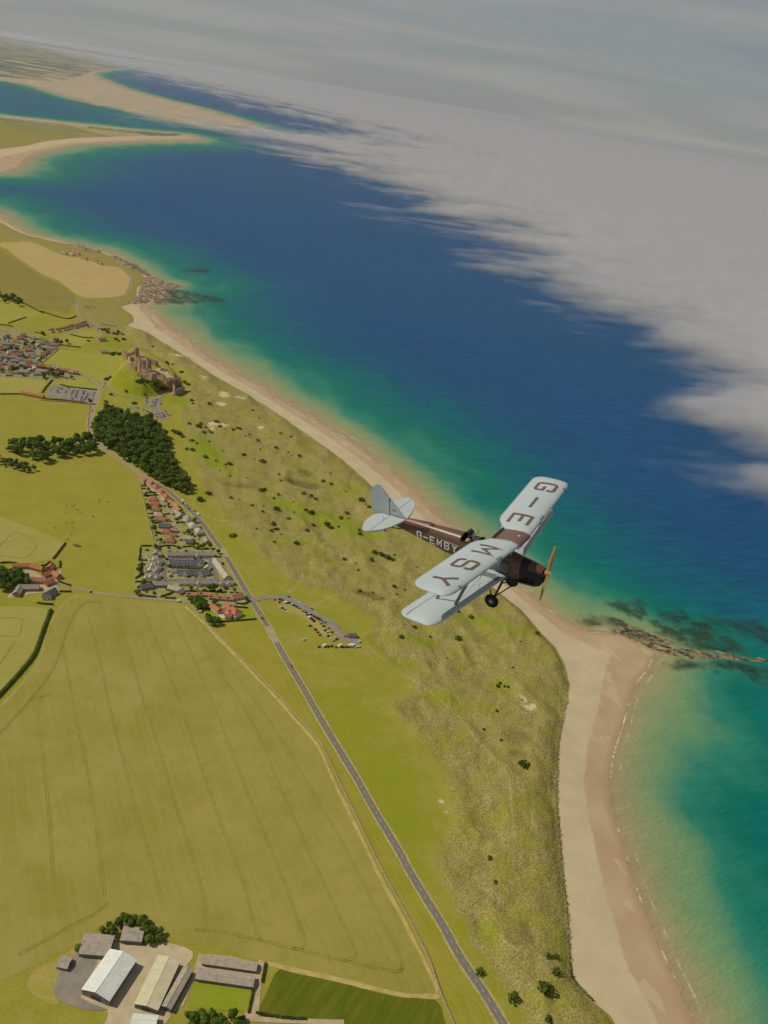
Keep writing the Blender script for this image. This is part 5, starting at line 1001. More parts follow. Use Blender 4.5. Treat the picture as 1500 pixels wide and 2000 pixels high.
def cblock(name, top, zt, L, W, zb, ang=0.0, m=STONE, rnd_=False, slits=2, para=True):
    c = G(*B6(*top), zt) - CO.xy; a = ax_c + ang
    if rnd_: poly = [(c.x + L * math.cos(k * math.pi / 7), c.y + L * math.sin(k * math.pi / 7)) for k in range(14)]
    else:
        e = Vector((math.cos(a), math.sin(a))); n_ = Vector((-e.y, e.x)); poly = [tuple(c + e * sx * L / 2 + n_ * sy * W / 2) for sx, sy in ((-1, -1), (1, -1), (1, 1), (-1, 1))]
    b = MB(); b.prism(poly, zb - CO.z, zt - 1.2 - CO.z); o = b.build(name, m, castle)
    if para:
        r = MB(); inner = [tuple(Vector(p).lerp(c, .10)) for p in poly]; n = len(poly)
        for i in range(n): r.prism([poly[i], poly[(i + 1) % n], inner[(i + 1) % n], inner[i]], zt - 1.2 - CO.z, zt - CO.z)
        merlons(r, poly, zt - CO.z); r.build('battlement', m, o)
    l = MB(); l.prism([tuple(Vector(p).lerp(c, .12)) for p in poly], zt - 1.25 - CO.z, zt - .8 - CO.z); l.build('roof', LEADR, o)
    if slits and not rnd_:
        for k in range(slits):
            for (sy, dd) in ((-1, 'f'), (1, 'b')):
                q = c + e * ((k + .5) / slits - .5) * L * .8 + n_ * sy * (W / 2 + .05); s_ = MB(); s_.prism([tuple(q + e * .5 + n_ * .08), tuple(q - e * .5 + n_ * .08), tuple(q - e * .5 - n_ * .08), tuple(q + e * .5 - n_ * .08)], zt - 6 - CO.z, zt - 3.6 - CO.z); s_.build('window', GLASS, o)
    return o
def cwall(pl, zt, zb, th, m=STONE, name='curtain_wall'):
    pts = [G(*B6(*p), zt) - CO.xy for p in pl]; b = MB()
    for i in range(len(pts) - 1):
        d = (pts[i + 1] - pts[i]).normalized(); n_ = Vector((-d.y, d.x)) * th / 2; a, c = pts[i] - d * th / 2, pts[i + 1] + d * th / 2
        b.prism([tuple(a + n_), tuple(c + n_), tuple(c - n_), tuple(a - n_)], zb - CO.z, zt - CO.z + .03 * i)
        L = (c - a).length; k = max(1, int(L / 2.8))
        for j in range(k):
            q = a + d * (L * (j + .5) / k); b.prism([tuple(q - d * .7 + n_), tuple(q + d * .7 + n_), tuple(q + d * .7 + n_ * .2), tuple(q - d * .7 + n_ * .2)], zt - CO.z, zt + 1.2 - CO.z)
    return b.build(name, m, castle)
kp = cblock('keep', (605, 305), 45, 24, 21, 16, m=STONE2, slits=3)
for dx_, dy_ in ((-62, -8), (50, -12), (60, 30), (-52, 34)): cblock('turret', (605 + dx_, 300 + dy_), 48.5, 4.5, 4.5, 16, slits=0)
cblock('tall_tower', (514, 292), 43, 8.5, 8, 0, m=STONE); cblock('west_tower', (352, 215), 31, 13, 9, 6); cblock('west_range', (400, 262), 27, 20, 7, 8, ang=-.15); cblock('windmill_tower', (508, 158), 35, 4.2, 4.2, 12, rnd_=True, m=STONE2)
cblock('hall_range', (612, 446), 34, 30, 12, 3, m=STONE, slits=5); cblock('square_tower', (730, 512), 33, 14, 13, 0, m=STONE); cblock('inner_tower', (590, 378), 38, 17, 10, 14); cblock('service_range', (460, 392), 30, 18, 9, 5, ang=.1); cblock('chapel_range', (745, 335), 28, 22, 7, 14, ang=.1, m=STONE2); cblock('stable_range', (905, 462), 23, 14, 7, 14, ang=.4, m=STONE2)
cblock('round_tower', (955, 618), 21, 5.5, 5.5, 2, rnd_=True); cblock('gate_tower', (1045, 608), 24, 9, 9, 2, ang=.5, m=STONE2); cblock('gate_tower', (1112, 592), 25, 5.2, 5.2, 2, rnd_=True, m=STONE2); cblock('east_range', (860, 540), 23, 20, 7, 6, m=STONE2)
cwall([(330, 232), (380, 290), (425, 380), (480, 440)], 23, 2, 2.6); cwall([(810, 552), (900, 578), (1010, 600)], 22, 3, 2.6); cwall([(680, 330), (830, 345), (870, 410), (990, 540), (1050, 590)], 22, 8, 2.2); cwall([(420, 225), (505, 165), (560, 200), (670, 300)], 22, 10, 2.2); cwall([(1060, 735), (1040, 680), (1045, 640)], 15, 0, 2.2); cwall([(1075, 760), (1130, 740), (1195, 715), (1150, 690)], 12, -1, 2.4, STONE2)
for k in range(6):                 # buttresses of the hall
    a = Vector(B6(548 + k * 21, 452 + k * 11)); c = G(a.x, a.y, 33) - CO.xy; e = Vector((math.cos(ax_c), math.sin(ax_c))); n_ = Vector((e.y, -e.x)); c = c + n_ * 6.2 * (1 if n_.x < 0 else -1); b = MB(); b.prism([tuple(c + e * .9 + n_ * 1.1), tuple(c - e * .9 + n_ * 1.1), tuple(c - e * .9 - n_ * 1.1), tuple(c + e * .9 - n_ * 1.1)], 1 - CO.z, 29 - CO.z); b.build('buttress', STONE, castle)
# lawn of the castle wards and the rock face
ward = GA([B6(690, 380), B6(830, 370), B6(860, 430), B6(760, 440)], CRAG_H + 1); sheet('castle_lawn', ward, CRAG_H + .6, LAWN, kind='structure')
sheet('castle_court', GA([B6(760, 450), B6(860, 435), B6(1010, 570), B6(960, 580), B6(830, 540)], CRAG_H + 1), CRAG_H + .7, GRAVEL, kind='structure')

# ------------------------------------------------------------------ rock reefs at the tide line
def rock_mat(name, c1, c2, c3):
    t = NT(name); n = t.noise(.12, 6, .7); k = t.noise(.6, 4, .6)
    c = t.mix(t.rng(n, .38, .6), c1, c2); c = t.mix(t.math('MULTIPLY', t.rng(k, .5, .65), .7), c, c3)
    return t.end(t.bsdf(c, .85, t.bump(t.math('ADD', n, k), .9, .8), .25))
ROCKM = rock_mat('wet_reef_rock', P(146, 124, 92), P(52, 52, 38), P(92, 90, 44)); ROCKS2 = rock_mat('headland_rock', P(178, 152, 114), P(70, 64, 56), P(120, 106, 72))
def reef(pxpoly, hmax, cell, seed, m, label, streak=0.0):
    poly = GA(pxpoly, SEA); lo, hi = poly.min(0), poly.max(0); nx = int((hi[0] - lo[0]) / cell) + 2; ny = int((hi[1] - lo[1]) / cell) + 2
    X, Y = np.meshgrid(lo[0] + np.arange(nx) * cell, lo[1] + np.arange(ny) * cell); sd = sdpoly(X, Y, poly); ca, sa = math.cos(streak), math.sin(streak); U = X * ca + Y * sa; W = -X * sa + Y * ca
    rr = 1 - np.abs(2 * fbm(U / 26, W / 7, seed, 4) - 1); r2 = np.abs(fbm(U / 9, W / 3, seed + 9, 3) - .5) * 2
    H = smooth(-1, 6, sd) * (rr ** 2 * 1.3 + r2 * .5 - .62) * hmax; base = np.maximum(SEA, np.vectorize(hz)(X, Y)); base = np.where(base > SEA + .2, base, SEA)
    Z = base + H - .15; keep = (sd > 0) & (H > -.02)
    o = grid_mesh('rock_reef', Z, keep, {}, m, X=X, Y=Y, label=label, cat='rocks'); return o
a_r = pang(B2(650, 570), B2(1400, 715))
reef([B2(560, 520), B2(640, 540), B2(760, 590), B2(900, 625), B2(1050, 650), B2(1250, 665), B2(1420, 695), B2(1520, 715), B2(1520, 735), B2(1380, 725), B2(1200, 712), B2(1050, 715), B2(940, 695), B2(840, 660), B2(740, 620), B2(640, 570)], 1.7, 1.1, 301, ROCKM, 'long low weed-covered reef running out from the sandy point', a_r)
reef([B2(590, 480), B2(700, 510), B2(830, 560), B2(960, 620), B2(900, 640), B2(780, 600), B2(640, 560)], 1.6, 1.1, 311, ROCKM, 'green weedy rocks on the seaward side of the reef', a_r)
reef([A3(820, 480), A3(850, 430), A3(900, 425), A3(1000, 455), A3(1065, 475), A3(1030, 490), A3(960, 500), A3(1000, 530), A3(940, 560), A3(860, 580), A3(800, 590), A3(730, 590), A3(790, 560), A3(810, 520)], 4.0, 3.0, 321, ROCKS2, 'pale rock platform of the headland beyond the castle', a_r + .3)
reef([A3(640, 300), A3(700, 310), A3(760, 345), A3(850, 410), A3(900, 425), A3(840, 415), A3(760, 390), A3(690, 355)], 4.0, 3.5, 331, ROCKS2, 'dark rocks under the far headland houses', a_r); reef([A3(390, 235), A3(480, 240), A3(560, 270), A3(610, 260), A3(580, 295), A3(500, 285), A3(430, 255)], 3.5, 4.0, 341, ROCKS2, 'dark rocks at the far end of the headland', a_r)

# ------------------------------------------------------------------ cars
def car_paint(name, col):
    t = NT(name); n = t.noise(1.2, 3); c = t.mix(t.math('MULTIPLY', n, .25), col, tuple(q * .7 for q in col[:3]) + (1,)); return t.end(t.bsdf(c, .35, None, .5))
PAINTS = dict(white=car_paint('white_car_paint', P(222, 220, 212)), silver=car_paint('silver_car_paint', P(160, 164, 166)), dark=car_paint('dark_car_paint', P(40, 44, 52)), blue=car_paint('blue_car_paint', P(58, 76, 116)), red=car_paint('red_car_paint', P(188, 52, 40)), grey=car_paint('grey_car_paint', P(104, 106, 108)), yellow=car_paint('cream_car_paint', P(214, 204, 150)))
TYRE = simple('tyre_rubber', P(34, 34, 34), .9, .1, 2); CGL = simple('car_glass', P(40, 46, 54), .1, .1, 1, spec=.5)
def car_mesh(kind):
    b = MB()
    def sec(x, hw, z0, z1): return [(x, -hw, z0), (x, hw, z0), (x, hw * .97, z1), (x, -hw * .97, z1)]
    if kind == 'car':
        b.rings([sec(-2.15, .72, .35, .8), sec(-2.05, .86, .28, .98), sec(-1.0, .88, .25, 1.0), sec(.7, .88, .25, .96), sec(1.9, .84, .28, .8), sec(2.15, .68, .35, .65)], 0)
        b.rings([[(-1.95, -.74, .97), (-1.95, .74, .97), (-1.5, .6, 1.42), (-1.5, -.6, 1.42)], [(.95, -.74, .95), (.95, .74, .95), (.15, .6, 1.46), (.15, -.6, 1.46)]], 1); b.box(-1.45, .1, -.6, .6, 1.44, 1.5, 0); wb, wr = 1.3, .33
    elif kind == 'van':
        b.rings([sec(-2.6, .95, .4, 2.25), sec(1.3, .95, .35, 2.3), sec(1.7, .93, .35, 1.5), sec(2.6, .85, .4, 1.05)], 0); b.rings([[(1.25, -.85, 1.45), (1.25, .85, 1.45), (1.25, .8, 2.2), (1.25, -.8, 2.2)], [(1.85, -.85, 1.42), (1.85, .85, 1.42), (1.48, .78, 2.18), (1.48, -.78, 2.18)]], 1); wb, wr = 1.7, .36
    else:
        b.rings([sec(-3.2, 1.1, .5, 2.7), sec(1.4, 1.1, .45, 2.85), sec(2.1, 1.05, .45, 2.5), sec(2.3, 1.0, .45, 1.6), sec(3.1, .9, .45, 1.15)], 0); b.rings([[(1.9, -.85, 1.5), (1.9, .85, 1.5), (1.9, .8, 2.1), (1.9, -.8, 2.1)], [(2.5, -.85, 1.45), (2.5, .85, 1.45), (2.28, .78, 2.1), (2.28, -.78, 2.1)]], 1); wb, wr = 2.0, .38
    for x in (-wb, wb):
        for y in (-1, 1): b.tube((x, y * .66, wr), (x, y * .9, wr), wr, wr, 10, 2)
    return b.mesh(kind, [PAINTS['white'], CGL, TYRE])
CARM = {k_: car_mesh(k_) for k_ in ('car', 'van', 'motorhome')}
def car(q, colr, ang, place, group, kind='car', z=.44):
    p = GH(q[0], q[1] + .5); o = bpy.data.objects.new(kind, CARM[kind]); link(o, None, cat=kind, group=group)
    o.location = (p.x, p.y, max(p.z, 0) + z); o.rotation_euler = (0, 0, ang); o.material_slots[0].link = 'OBJECT'; o.material_slots[0].material = PAINTS[colr]
    nm = dict(dark='dark', yellow='cream-coloured').get(colr, colr); reg(o, nm + ' ' + kind, place, q[0]); return o
rg = random.Random(21)
def rc(): return rg.choice(['dark', 'dark', 'silver', 'white', 'blue', 'grey', 'dark', 'silver', 'white', 'red', 'grey'])
LK = 'in the long car park by the dunes'; LG = 'cars in the dune car park'; la = pang(A7(400, 250), A7(900, 500)) + 1.35
for x, y, c in [(385, 258, 'red'), (430, 253, 'dark'), (452, 262, 'blue'), (428, 282, 'dark'), (470, 286, 'white'), (524, 290, 'dark'), (552, 304, 'white'), (570, 313, 'dark'), (598, 327, 'dark'), (620, 338, 'silver'), (657, 367, 'silver'), (686, 380, 'grey'), (700, 405, 'red'), (716, 399, 'white'), (736, 403, 'dark'), (750, 452, 'dark'), (767, 468, 'dark'), (768, 420, 'dark'), (784, 428, 'red'), (799, 436, 'dark'), (815, 446, 'dark'), (831, 456, 'blue'), (848, 465, 'silver'), (872, 476, 'silver'), (833, 488, 'silver'), (860, 515, 'blue'), (905, 533, 'silver'), (875, 557, 'dark'), (897, 575, 'white'), (940, 573, 'red'), (905, 612, 'dark'), (972, 632, 'white'), (988, 643, 'dark'), (957, 658, 'silver'),
                (455, 340, 'dark'), (477, 351, 'silver'), (727, 513, 'dark'), (780, 549, 'dark'), (800, 574, 'red'), (822, 600, 'red'), (668, 648, 'white'), (815, 719, 'dark'), (905, 715, 'dark'), (940, 711, 'dark'), (980, 722, 'red'), (1052, 720, 'dark'), (1078, 719, 'grey'), (1100, 718, 'dark'), (1180, 720, 'white'), (1208, 717, 'white'), (1213, 668, 'white')]:
    car(A7(x, y), c, la + rg.uniform(-.1, .1), LK, LG)
lu_ = pang(A7(520, 230), A7(1000, 510))
for x, y, c in [(520, 230, 'blue'), (590, 270, 'yellow'), (618, 288, 'white'), (680, 320, 'silver'), (745, 350, 'blue'), (978, 494, 'silver'), (1005, 520, 'silver')]: car(A7(x, y), c, lu_, 'along the seaward edge of the long car park', LG)
for x, y, k_ in [(492, 288, 'van'), (725, 432, 'van'), (872, 710, 'motorhome'), (1022, 712, 'motorhome'), (1122, 708, 'motorhome'), (1150, 708, 'motorhome')]: car(A7(x, y), 'white', la, LK, 'vans in the dune car park', k_)
va = pang(D3(240, 420), D3(1100, 520))
for x, y in [(265, 385), (205, 440), (372, 410), (440, 405), (438, 432), (350, 455), (350, 492), (395, 500), (575, 405), (545, 455), (530, 480), (520, 508), (690, 455), (668, 490), (655, 520), (640, 555), (625, 612), (660, 640), (780, 460), (765, 490), (752, 520), (740, 552), (735, 580), (715, 610), (912, 478), (900, 505), (885, 530), (870, 575), (860, 605), (845, 640), (982, 520), (985, 552), (960, 590), (950, 615), (925, 640), (908, 662), (1120, 500), (1110, 530), (1092, 562), (1088, 605), (1100, 635)]: car(D3(x, y), rc(), va + rg.uniform(-.08, .08), 'in the village car park', 'cars in the village car park')
for x, y in [(390, 632), (500, 652), (600, 665), (740, 680), (845, 678), (560, 662), (330, 630)]: car(D3(x, y), rc(), va + 1.5, 'along the lower wall of the village car park', 'cars in the village car park')
ca_ = pang(B6(630, 880), B6(810, 885)); car(B6(650, 890), 'red', ca_, 'at the top of the castle car park', None, 'van')
for x, y in [(652, 925), (650, 945), (642, 975), (752, 910), (800, 905), (790, 925), (742, 945), (785, 950), (772, 975), (728, 995), (768, 998), (856, 965)]: car(B6(x, y), rc(), ca_ + rg.uniform(-.1, .1), 'in the small castle car park', 'cars below the castle')
for x, y in [(430, 1012), (500, 1022), (530, 1030), (606, 1047), (660, 1075), (690, 1087), (735, 1108), (768, 1122), (820, 1118), (840, 1085), (880, 1108), (900, 1140), (930, 1075), (945, 1118), (985, 1130), (850, 1148), (812, 1162), (875, 1168), (785, 1145), (915, 1155)]: car(B6(x, y), rc(), ca_ + rg.uniform(-.5, .1), 'on the gravel beside the wood', 'cars below the castle')
for x, y in [(1045, 835), (1078, 830)]: car(B6(x, y), 'white', ca_ + .2, 'below the castle gate', None)
for q, c in [(D4(908, 592), 'dark'), (D4(962, 606), 'white'), (D4(1000, 635), 'red'), (D4(1045, 668), 'silver'), (D4(1028, 690), 'dark'), (D4(1085, 710), 'white'), (D4(1132, 740), 'dark')]: car(q, c, road_ang(q), 'parked on the coast road by the houses', 'cars parked on the coast road')
for q in [D4(905, 553), D4(1183, 795)]: car(q, 'white', road_ang(q), 'parked on the coast road by the houses', None, 'van')
car((512, 1208), 'dark', road_ang((512, 1208)), 'driving on the coast road past the red-roofed house', None); car((568, 1300), 'red', road_ang((568, 1300)), 'driving on the coast road below the car park', None); car(D3(1075, 880), 'dark', road_ang((180, 802)), 'driving on the road beside the wood', None); car(D3(1165, 290), 'white', pang((179, 740), (196, 755)), 'at the junction below the castle', None)
car((350, 1175), 'white', e_ang, 'on the farm lane by the estate', None, 'van'); car(D5(795, 405), 'red', e_ang, 'inside the oval road', None); car(D5(785, 190), 'dark', e_ang, 'on the top side of the oval road', None); car(D5(478, 338), 'blue', e_ang + 1.5, 'on the left side of the oval road', None); car(D4(690, 925), 'blue', e_ang + .5, 'on the lane between the houses', None)
for x, y in [(410, 690), (425, 700), (440, 685), (460, 695), (480, 690), (470, 710), (500, 700), (520, 710), (535, 705), (445, 705), (490, 680)]: car(D7(x, y), rc(), pang(D7(400, 690), D7(540, 700)) + 1.3, 'in the far parking place near the headland', 'cars near the headland')
car(D7(888, 515), 'white', 1.2, 'on the headland track', None)
for x in range(970, 1235, 27): car(D2(x, 190 + (x - 970) * .13 + rg.uniform(-4, 6)), rc(), v_ang + rg.uniform(1, 1.6), 'parked above the beach access lane', 'cars above the beach access')
for x, y, c in [(1155, 378, 'blue'), (1185, 385, 'silver'), (1280, 395, 'dark'), (1305, 400, 'silver'), (1330, 402, 'silver'), (1345, 398, 'grey')]: car(A8(x, y), c, pang(A8(1062, 352), A8(1345, 392)) + 1.5, 'between the long farm sheds', 'vehicles at the farm', z=.3)

# ------------------------------------------------------------------ cattle in the pasture
COWB = simple('cattle_hide', P(44, 38, 34), .9, .3, 2.5)
def cow_mesh():
    b = MB()
    def ring(x, w, z0, z1): zc = (z0 + z1) / 2; h = (z1 - z0) / 2; return [(x, math.cos(k * math.pi / 4) * w, zc + math.sin(k * math.pi / 4) * h) for k in range(8)]
    b.rings([ring(-1.15, .15, .95, 1.3), ring(-1.0, .32, .72, 1.42), ring(-.4, .38, .62, 1.42), ring(.3, .36, .60, 1.4), ring(.75, .3, .68, 1.45), ring(1.05, .17, .85, 1.35), ring(1.35, .13, .72, 1.08), ring(1.5, .14, .55, .95), ring(1.72, .09, .45, .65)])
    for x in (-.85, .62):
        for y in (-.2, .2): b.tube((x, y, .8), (x + (.06 if x < 0 else 0), y, .42), .12, .07, 6); b.tube((x + (.06 if x < 0 else 0), y, .42), (x, y, 0), .07, .06, 6)
    b.tube((-1.15, 0, 1.25), (-1.25, 0, .55), .04, .03, 5)
    for y in (-1, 1): b.tube((1.38, y * .1, 1.02), (1.34, y * .3, 1.0), .06, .03, 5)
    return b.mesh('cow', COWB, True)
CM = cow_mesh()
for x, y in [(460, 848), (503, 857), (520, 845), (545, 882), (560, 902), (460, 903), (655, 928), (648, 925), (460, 972), (503, 972), (515, 1007), (380, 1007), (500, 1052), (470, 1088), (693, 812), (693, 828), (748, 823)]:
    p = G(*A5(x, y)); o = bpy.data.objects.new('cow', CM); link(o, None, cat='cow', group='cattle grazing in the pasture'); o.location = (p.x, p.y, .07); o.rotation_euler = (0, 0, rg.uniform(0, 6.28)); reg(o, 'dark grazing cow', 'in the pasture beside the estate', A5(x, y)[0] + y * .0001)
mud = GA([A5(510, 1115), A5(545, 1120), A5(575, 1135), A5(545, 1142), A5(515, 1130)]); sheet('muddy_patch', catmull(mud, 3, True), .12, simple('trampled_mud', P(96, 74, 50), .95, .3, .5), kind='structure')

# gardens: shrubs, sheds and cars between the estate houses
rg = random.Random(77)
gpoly = GA([(276, 940), (300, 946), (345, 985), (380, 1015), (405, 1050), (428, 1085), (462, 1150), (474, 1172), (440, 1176), (380, 1164), (330, 1166), (268, 1158), (268, 1085), (300, 1062), (288, 1010)])
hs = [Vector(o.location).xy for o in list(COL.objects) if o.name.split('.')[0] in ('house', 'terraced_house', 'bungalow', 'outbuilding')]
k = 0
for c in scatter(gpoly, 5.5, 190, rg):
    dmin = min((Vector(c) - h_).length for h_ in hs); rdd = dline(np.array([c[0]]), np.array([c[1]]), np.vstack([OVAL, OVAL[:1]]))[0]; rd2 = dline(np.array([c[0]]), np.array([c[1]]), ROAD)[0]
    if dmin < 7.5 or rd2 < 7: continue
    if rdd < 5:
        continue
    k += 1
    if k % 4 == 0:
        o = bpy.data.objects.new('car', CARM['car']); link(o, None, cat='car', group='cars on the estate drives'); o.location = (c[0], c[1], .3); o.rotation_euler = (0, 0, e_ang + rg.choice([0, 1.57]) + rg.uniform(-.2, .2)); cc = rc(); o.material_slots[0].link = 'OBJECT'; o.material_slots[0].material = PAINTS[cc]; reg(o, cc + ' car', 'on a drive between the estate houses', c[0] + c[1] * .16)
    else:
        o = bpy.data.objects.new('garden_shrub', rg.choice(BUSH)); r = rg.uniform(1.0, 2.3); link(o, None, label='green shrub in the gardens between the estate houses', cat='shrub', group='garden shrubs of the estate'); o.location = (c[0], c[1], .1); o.scale = (r * rg.uniform(.9, 1.5), r, r); o.rotation_euler = (0, 0, rg.uniform(0, 6.28))

# ------------------------------------------------------------------ biplane (body axes: x forward, y to port, z up; origin at the propeller hub)
RB = Matrix(((0.8563095, 0.4910094, -0.1601367), (-0.5063693, 0.8591973, -0.0732805), (0.1016077, 0.1438391, 0.9843710)))
TB = Vector((5.8834, 26.6191, -13.8735 + HCAM))
plane = bpy.data.objects.new('biplane', None); plane.empty_display_size = .5
link(plane, None, label='brown and silver-white biplane lettered G-EMSY flying over the dunes', cat='biplane')
plane.matrix_world = Matrix.Translation(TB) @ RB.to_4x4()
def fabric(name, col, rough=.55, rib=0.0, spec=.3):
    t = NT(name); v = t.new('TexCoord').outputs['Object']
    n = t.noise(1.3, 5, .6, vec=v); c = t.mix(t.rng(n, .3, .7), tuple(q * .95 for q in col[:3]) + (1,), col); c = t.mix(t.math('MULTIPLY', t.rng(t.noise(9, 3, .6, vec=v), .55, .75), .12), c, tuple(q * .7 for q in col[:3]) + (1,))
    nm = None
    if rib:
        w_ = t.new('TexWave', wave_type='BANDS', bands_direction='Y'); t.put(w_.inputs['Vector'], v); w_.inputs['Scale'].default_value = rib; nm = t.bump(w_.outputs['Fac'], .18, .01)
    return t.end(t.bsdf(c, rough, nm, spec))
WHITE = fabric('silver_white_doped_fabric', (.50, .55, .51, 1), .5, 1.05); BROWN = fabric('brown_fuselage_fabric', (.165, .085, .042, 1), .36, 0, .5); REDB = fabric('red_brown_cowl', (.155, .055, .026, 1), .35, 0, .45); TANK = fabric('brown_tank_metal', (.20, .115, .08, 1), .45, 0, .4)
LETB = fabric('brown_letter_paint', (.165, .105, .08, 1), .6); LETW = fabric('cream_letter_paint', (.80, .76, .64, 1), .6); BLK = fabric('black_steel', (.018, .018, .02, 1), .45); STRT = fabric('grey_strut_paint', (.17, .21, .22, 1), .45); GREYP = fabric('grey_walkway', (.19, .215, .22, 1), .8); OILT = fabric('blue_grey_tank', (.13, .16, .165, 1), .4); PROPM = fabric('varnished_wood', (.55, .24, .045, 1), .3, 0, .5); STEEL = fabric('bright_steel', (.55, .55, .55, 1), .3); RUBB = fabric('tyre_black', (.012, .012, .013, 1), .85); PANEL = fabric('side_panel_buff', (.20, .17, .13, 1), .6); COWL_SHADE = fabric('shade_blackened_cowl', (.016, .014, .014, 1), .4, 0, .4); INTR = fabric('cockpit_dark', (.02, .018, .016, 1), .8)
CH = 1.48
PROF = [(0, .022, .022), (.012, .042, .004), (.04, .062, -.006), (.10, .082, -.010), (.22, .098, -.010), (.38, .096, -.006), (.55, .08, -.003), (.75, .048, 0), (.9, .022, 0), (1, .006, 0)]
def prof_top(c): return float(np.interp(c, [p[0] for p in PROF], [p[1] for p in PROF]))
def wing_le(y, x0, sw, span): return x0 - sw * abs(y) / span
def wing_z(y, z0, di, span): return z0 + di * abs(y) / span
def half_wing(name, sg, y0, span, x0, z0, sw, di, cut=0.0, m=WHITE):
    b = MB(); R_ = []
    ys = [y0, y0 + .1, y0 + .25, y0 + .45, y0 + .7, 1.6, 2.2, 2.8, 3.4, span - .62, span - .42, span - .27, span - .15, span - .07, span - .02, span]
    for y in ys:
        le = wing_le(y, x0, sw, span); te = le - CH
        if cut: te += cut * (1 - smooth(0, .7, y - y0)) ** 1.3
        e = max(0, (y - (span - .62)) / .62)
        if e > 0:
            k = 1 - math.sqrt(max(0, 1 - e ** 3.2)); le -= .34 * k * (1.1); te += .50 * k
        c = le - te; z = wing_z(y, z0, di, span); s_ = max(.12, (1 - e ** 4)); pts = []
        for p in PROF: pts.append((le - p[0] * c, sg * y, z + p[1] * CH * s_))
        for p in PROF[::-1][1:-1]: pts.append((le - p[0] * c, sg * y, z + p[2] * CH * s_))
        R_.append(pts if sg > 0 else pts[::-1])
    b.rings(R_); return b.build(name, m, plane, True)
UP = dict(x0=-.87, z0=.93, sw=.36, di=.20, span=4.58); LW = dict(x0=-1.31, z0=-.50, sw=.43, di=.31, span=4.60)
for sg in (1, -1):
    half_wing('upper_wing', sg, .42, UP['span'], UP['x0'], UP['z0'], UP['sw'], UP['di'], .34)
    lw_ = half_wing('lower_wing', sg, .33, LW['span'], LW['x0'], LW['z0'], LW['sw'], LW['di'], .12)
    # aileron gap, walkway
    b = MB(); n = 14
    for i in range(n):
        y = [2.15 + (4.50 - 2.15) * q / n for q in (i, i + 1)]; v = []
        for yy in y:
            for c in (.755, .768): v.append((wing_le(yy, LW['x0'], LW['sw'], LW['span']) - c * CH, sg * yy, wing_z(yy, LW['z0'], LW['di'], LW['span']) + prof_top(c) * CH + .004))
        b.add(v, [(0, 1, 3, 2) if sg < 0 else (0, 2, 3, 1)])
    b.build('aileron_gap', BLK, lw_)
    b = MB(); cs = np.linspace(.04, .92, 14)
    for i in range(13):
        v = []
        for c in cs[i:i + 2]:
            for yy in (.62, .92): v.append((wing_le(yy, LW['x0'], LW['sw'], LW['span']) - c * CH, sg * yy, wing_z(yy, LW['z0'], LW['di'], LW['span']) + prof_top(c) * CH + .006))
        b.add(v, [(0, 1, 3, 2) if sg > 0 else (0, 2, 3, 1)])
    b.build('walkway', GREYP, lw_)
    # slats' edge brackets near the upper leading edge
    b = MB()
    for yy in (1.55, 1.7, 3.9): b.box(wing_le(yy, UP['x0'], UP['sw'], UP['span']) - .10, wing_le(yy, UP['x0'], UP['sw'], UP['span']) + .01, sg * yy - .03, sg * yy + .03, wing_z(yy, UP['z0'], UP['di'], UP['span']) + .05, wing_z(yy, UP['z0'], UP['di'], UP['span']) + .125)
    b.build('slat_bracket', STRT, plane)
# centre section (fuel tank)
b = MB(); R_ = []
for y in (-.41, -.36, 0, .36, .41):
    k = 1.0 if abs(y) < .4 else .9; pts = [(UP['x0'] + .0 - p[0] * 1.17, y, UP['z0'] + p[1] * CH * 1.08 * k) for p in PROF] + [(UP['x0'] - p[0] * 1.17, y, UP['z0'] + p[2] * CH) for p in PROF[::-1][1:-1]]; R_.append(pts)
b.rings(R_); tk = b.build('fuel_tank', TANK, plane, True)
b = MB(); b.tube((-1.15, .05, 1.06), (-1.15, .05, 1.10), .05, .05, 10); b.tube((-1.15, .05, 1.10), (-1.15, .05, 1.12), .03, .03, 8); b.build('filler_cap', STEEL, tk)
b = MB(); b.box(-1.95, -1.9, -.4, .4, UP['z0'] + .075, UP['z0'] + .10); b.build('tank_strap', BLK, tk)
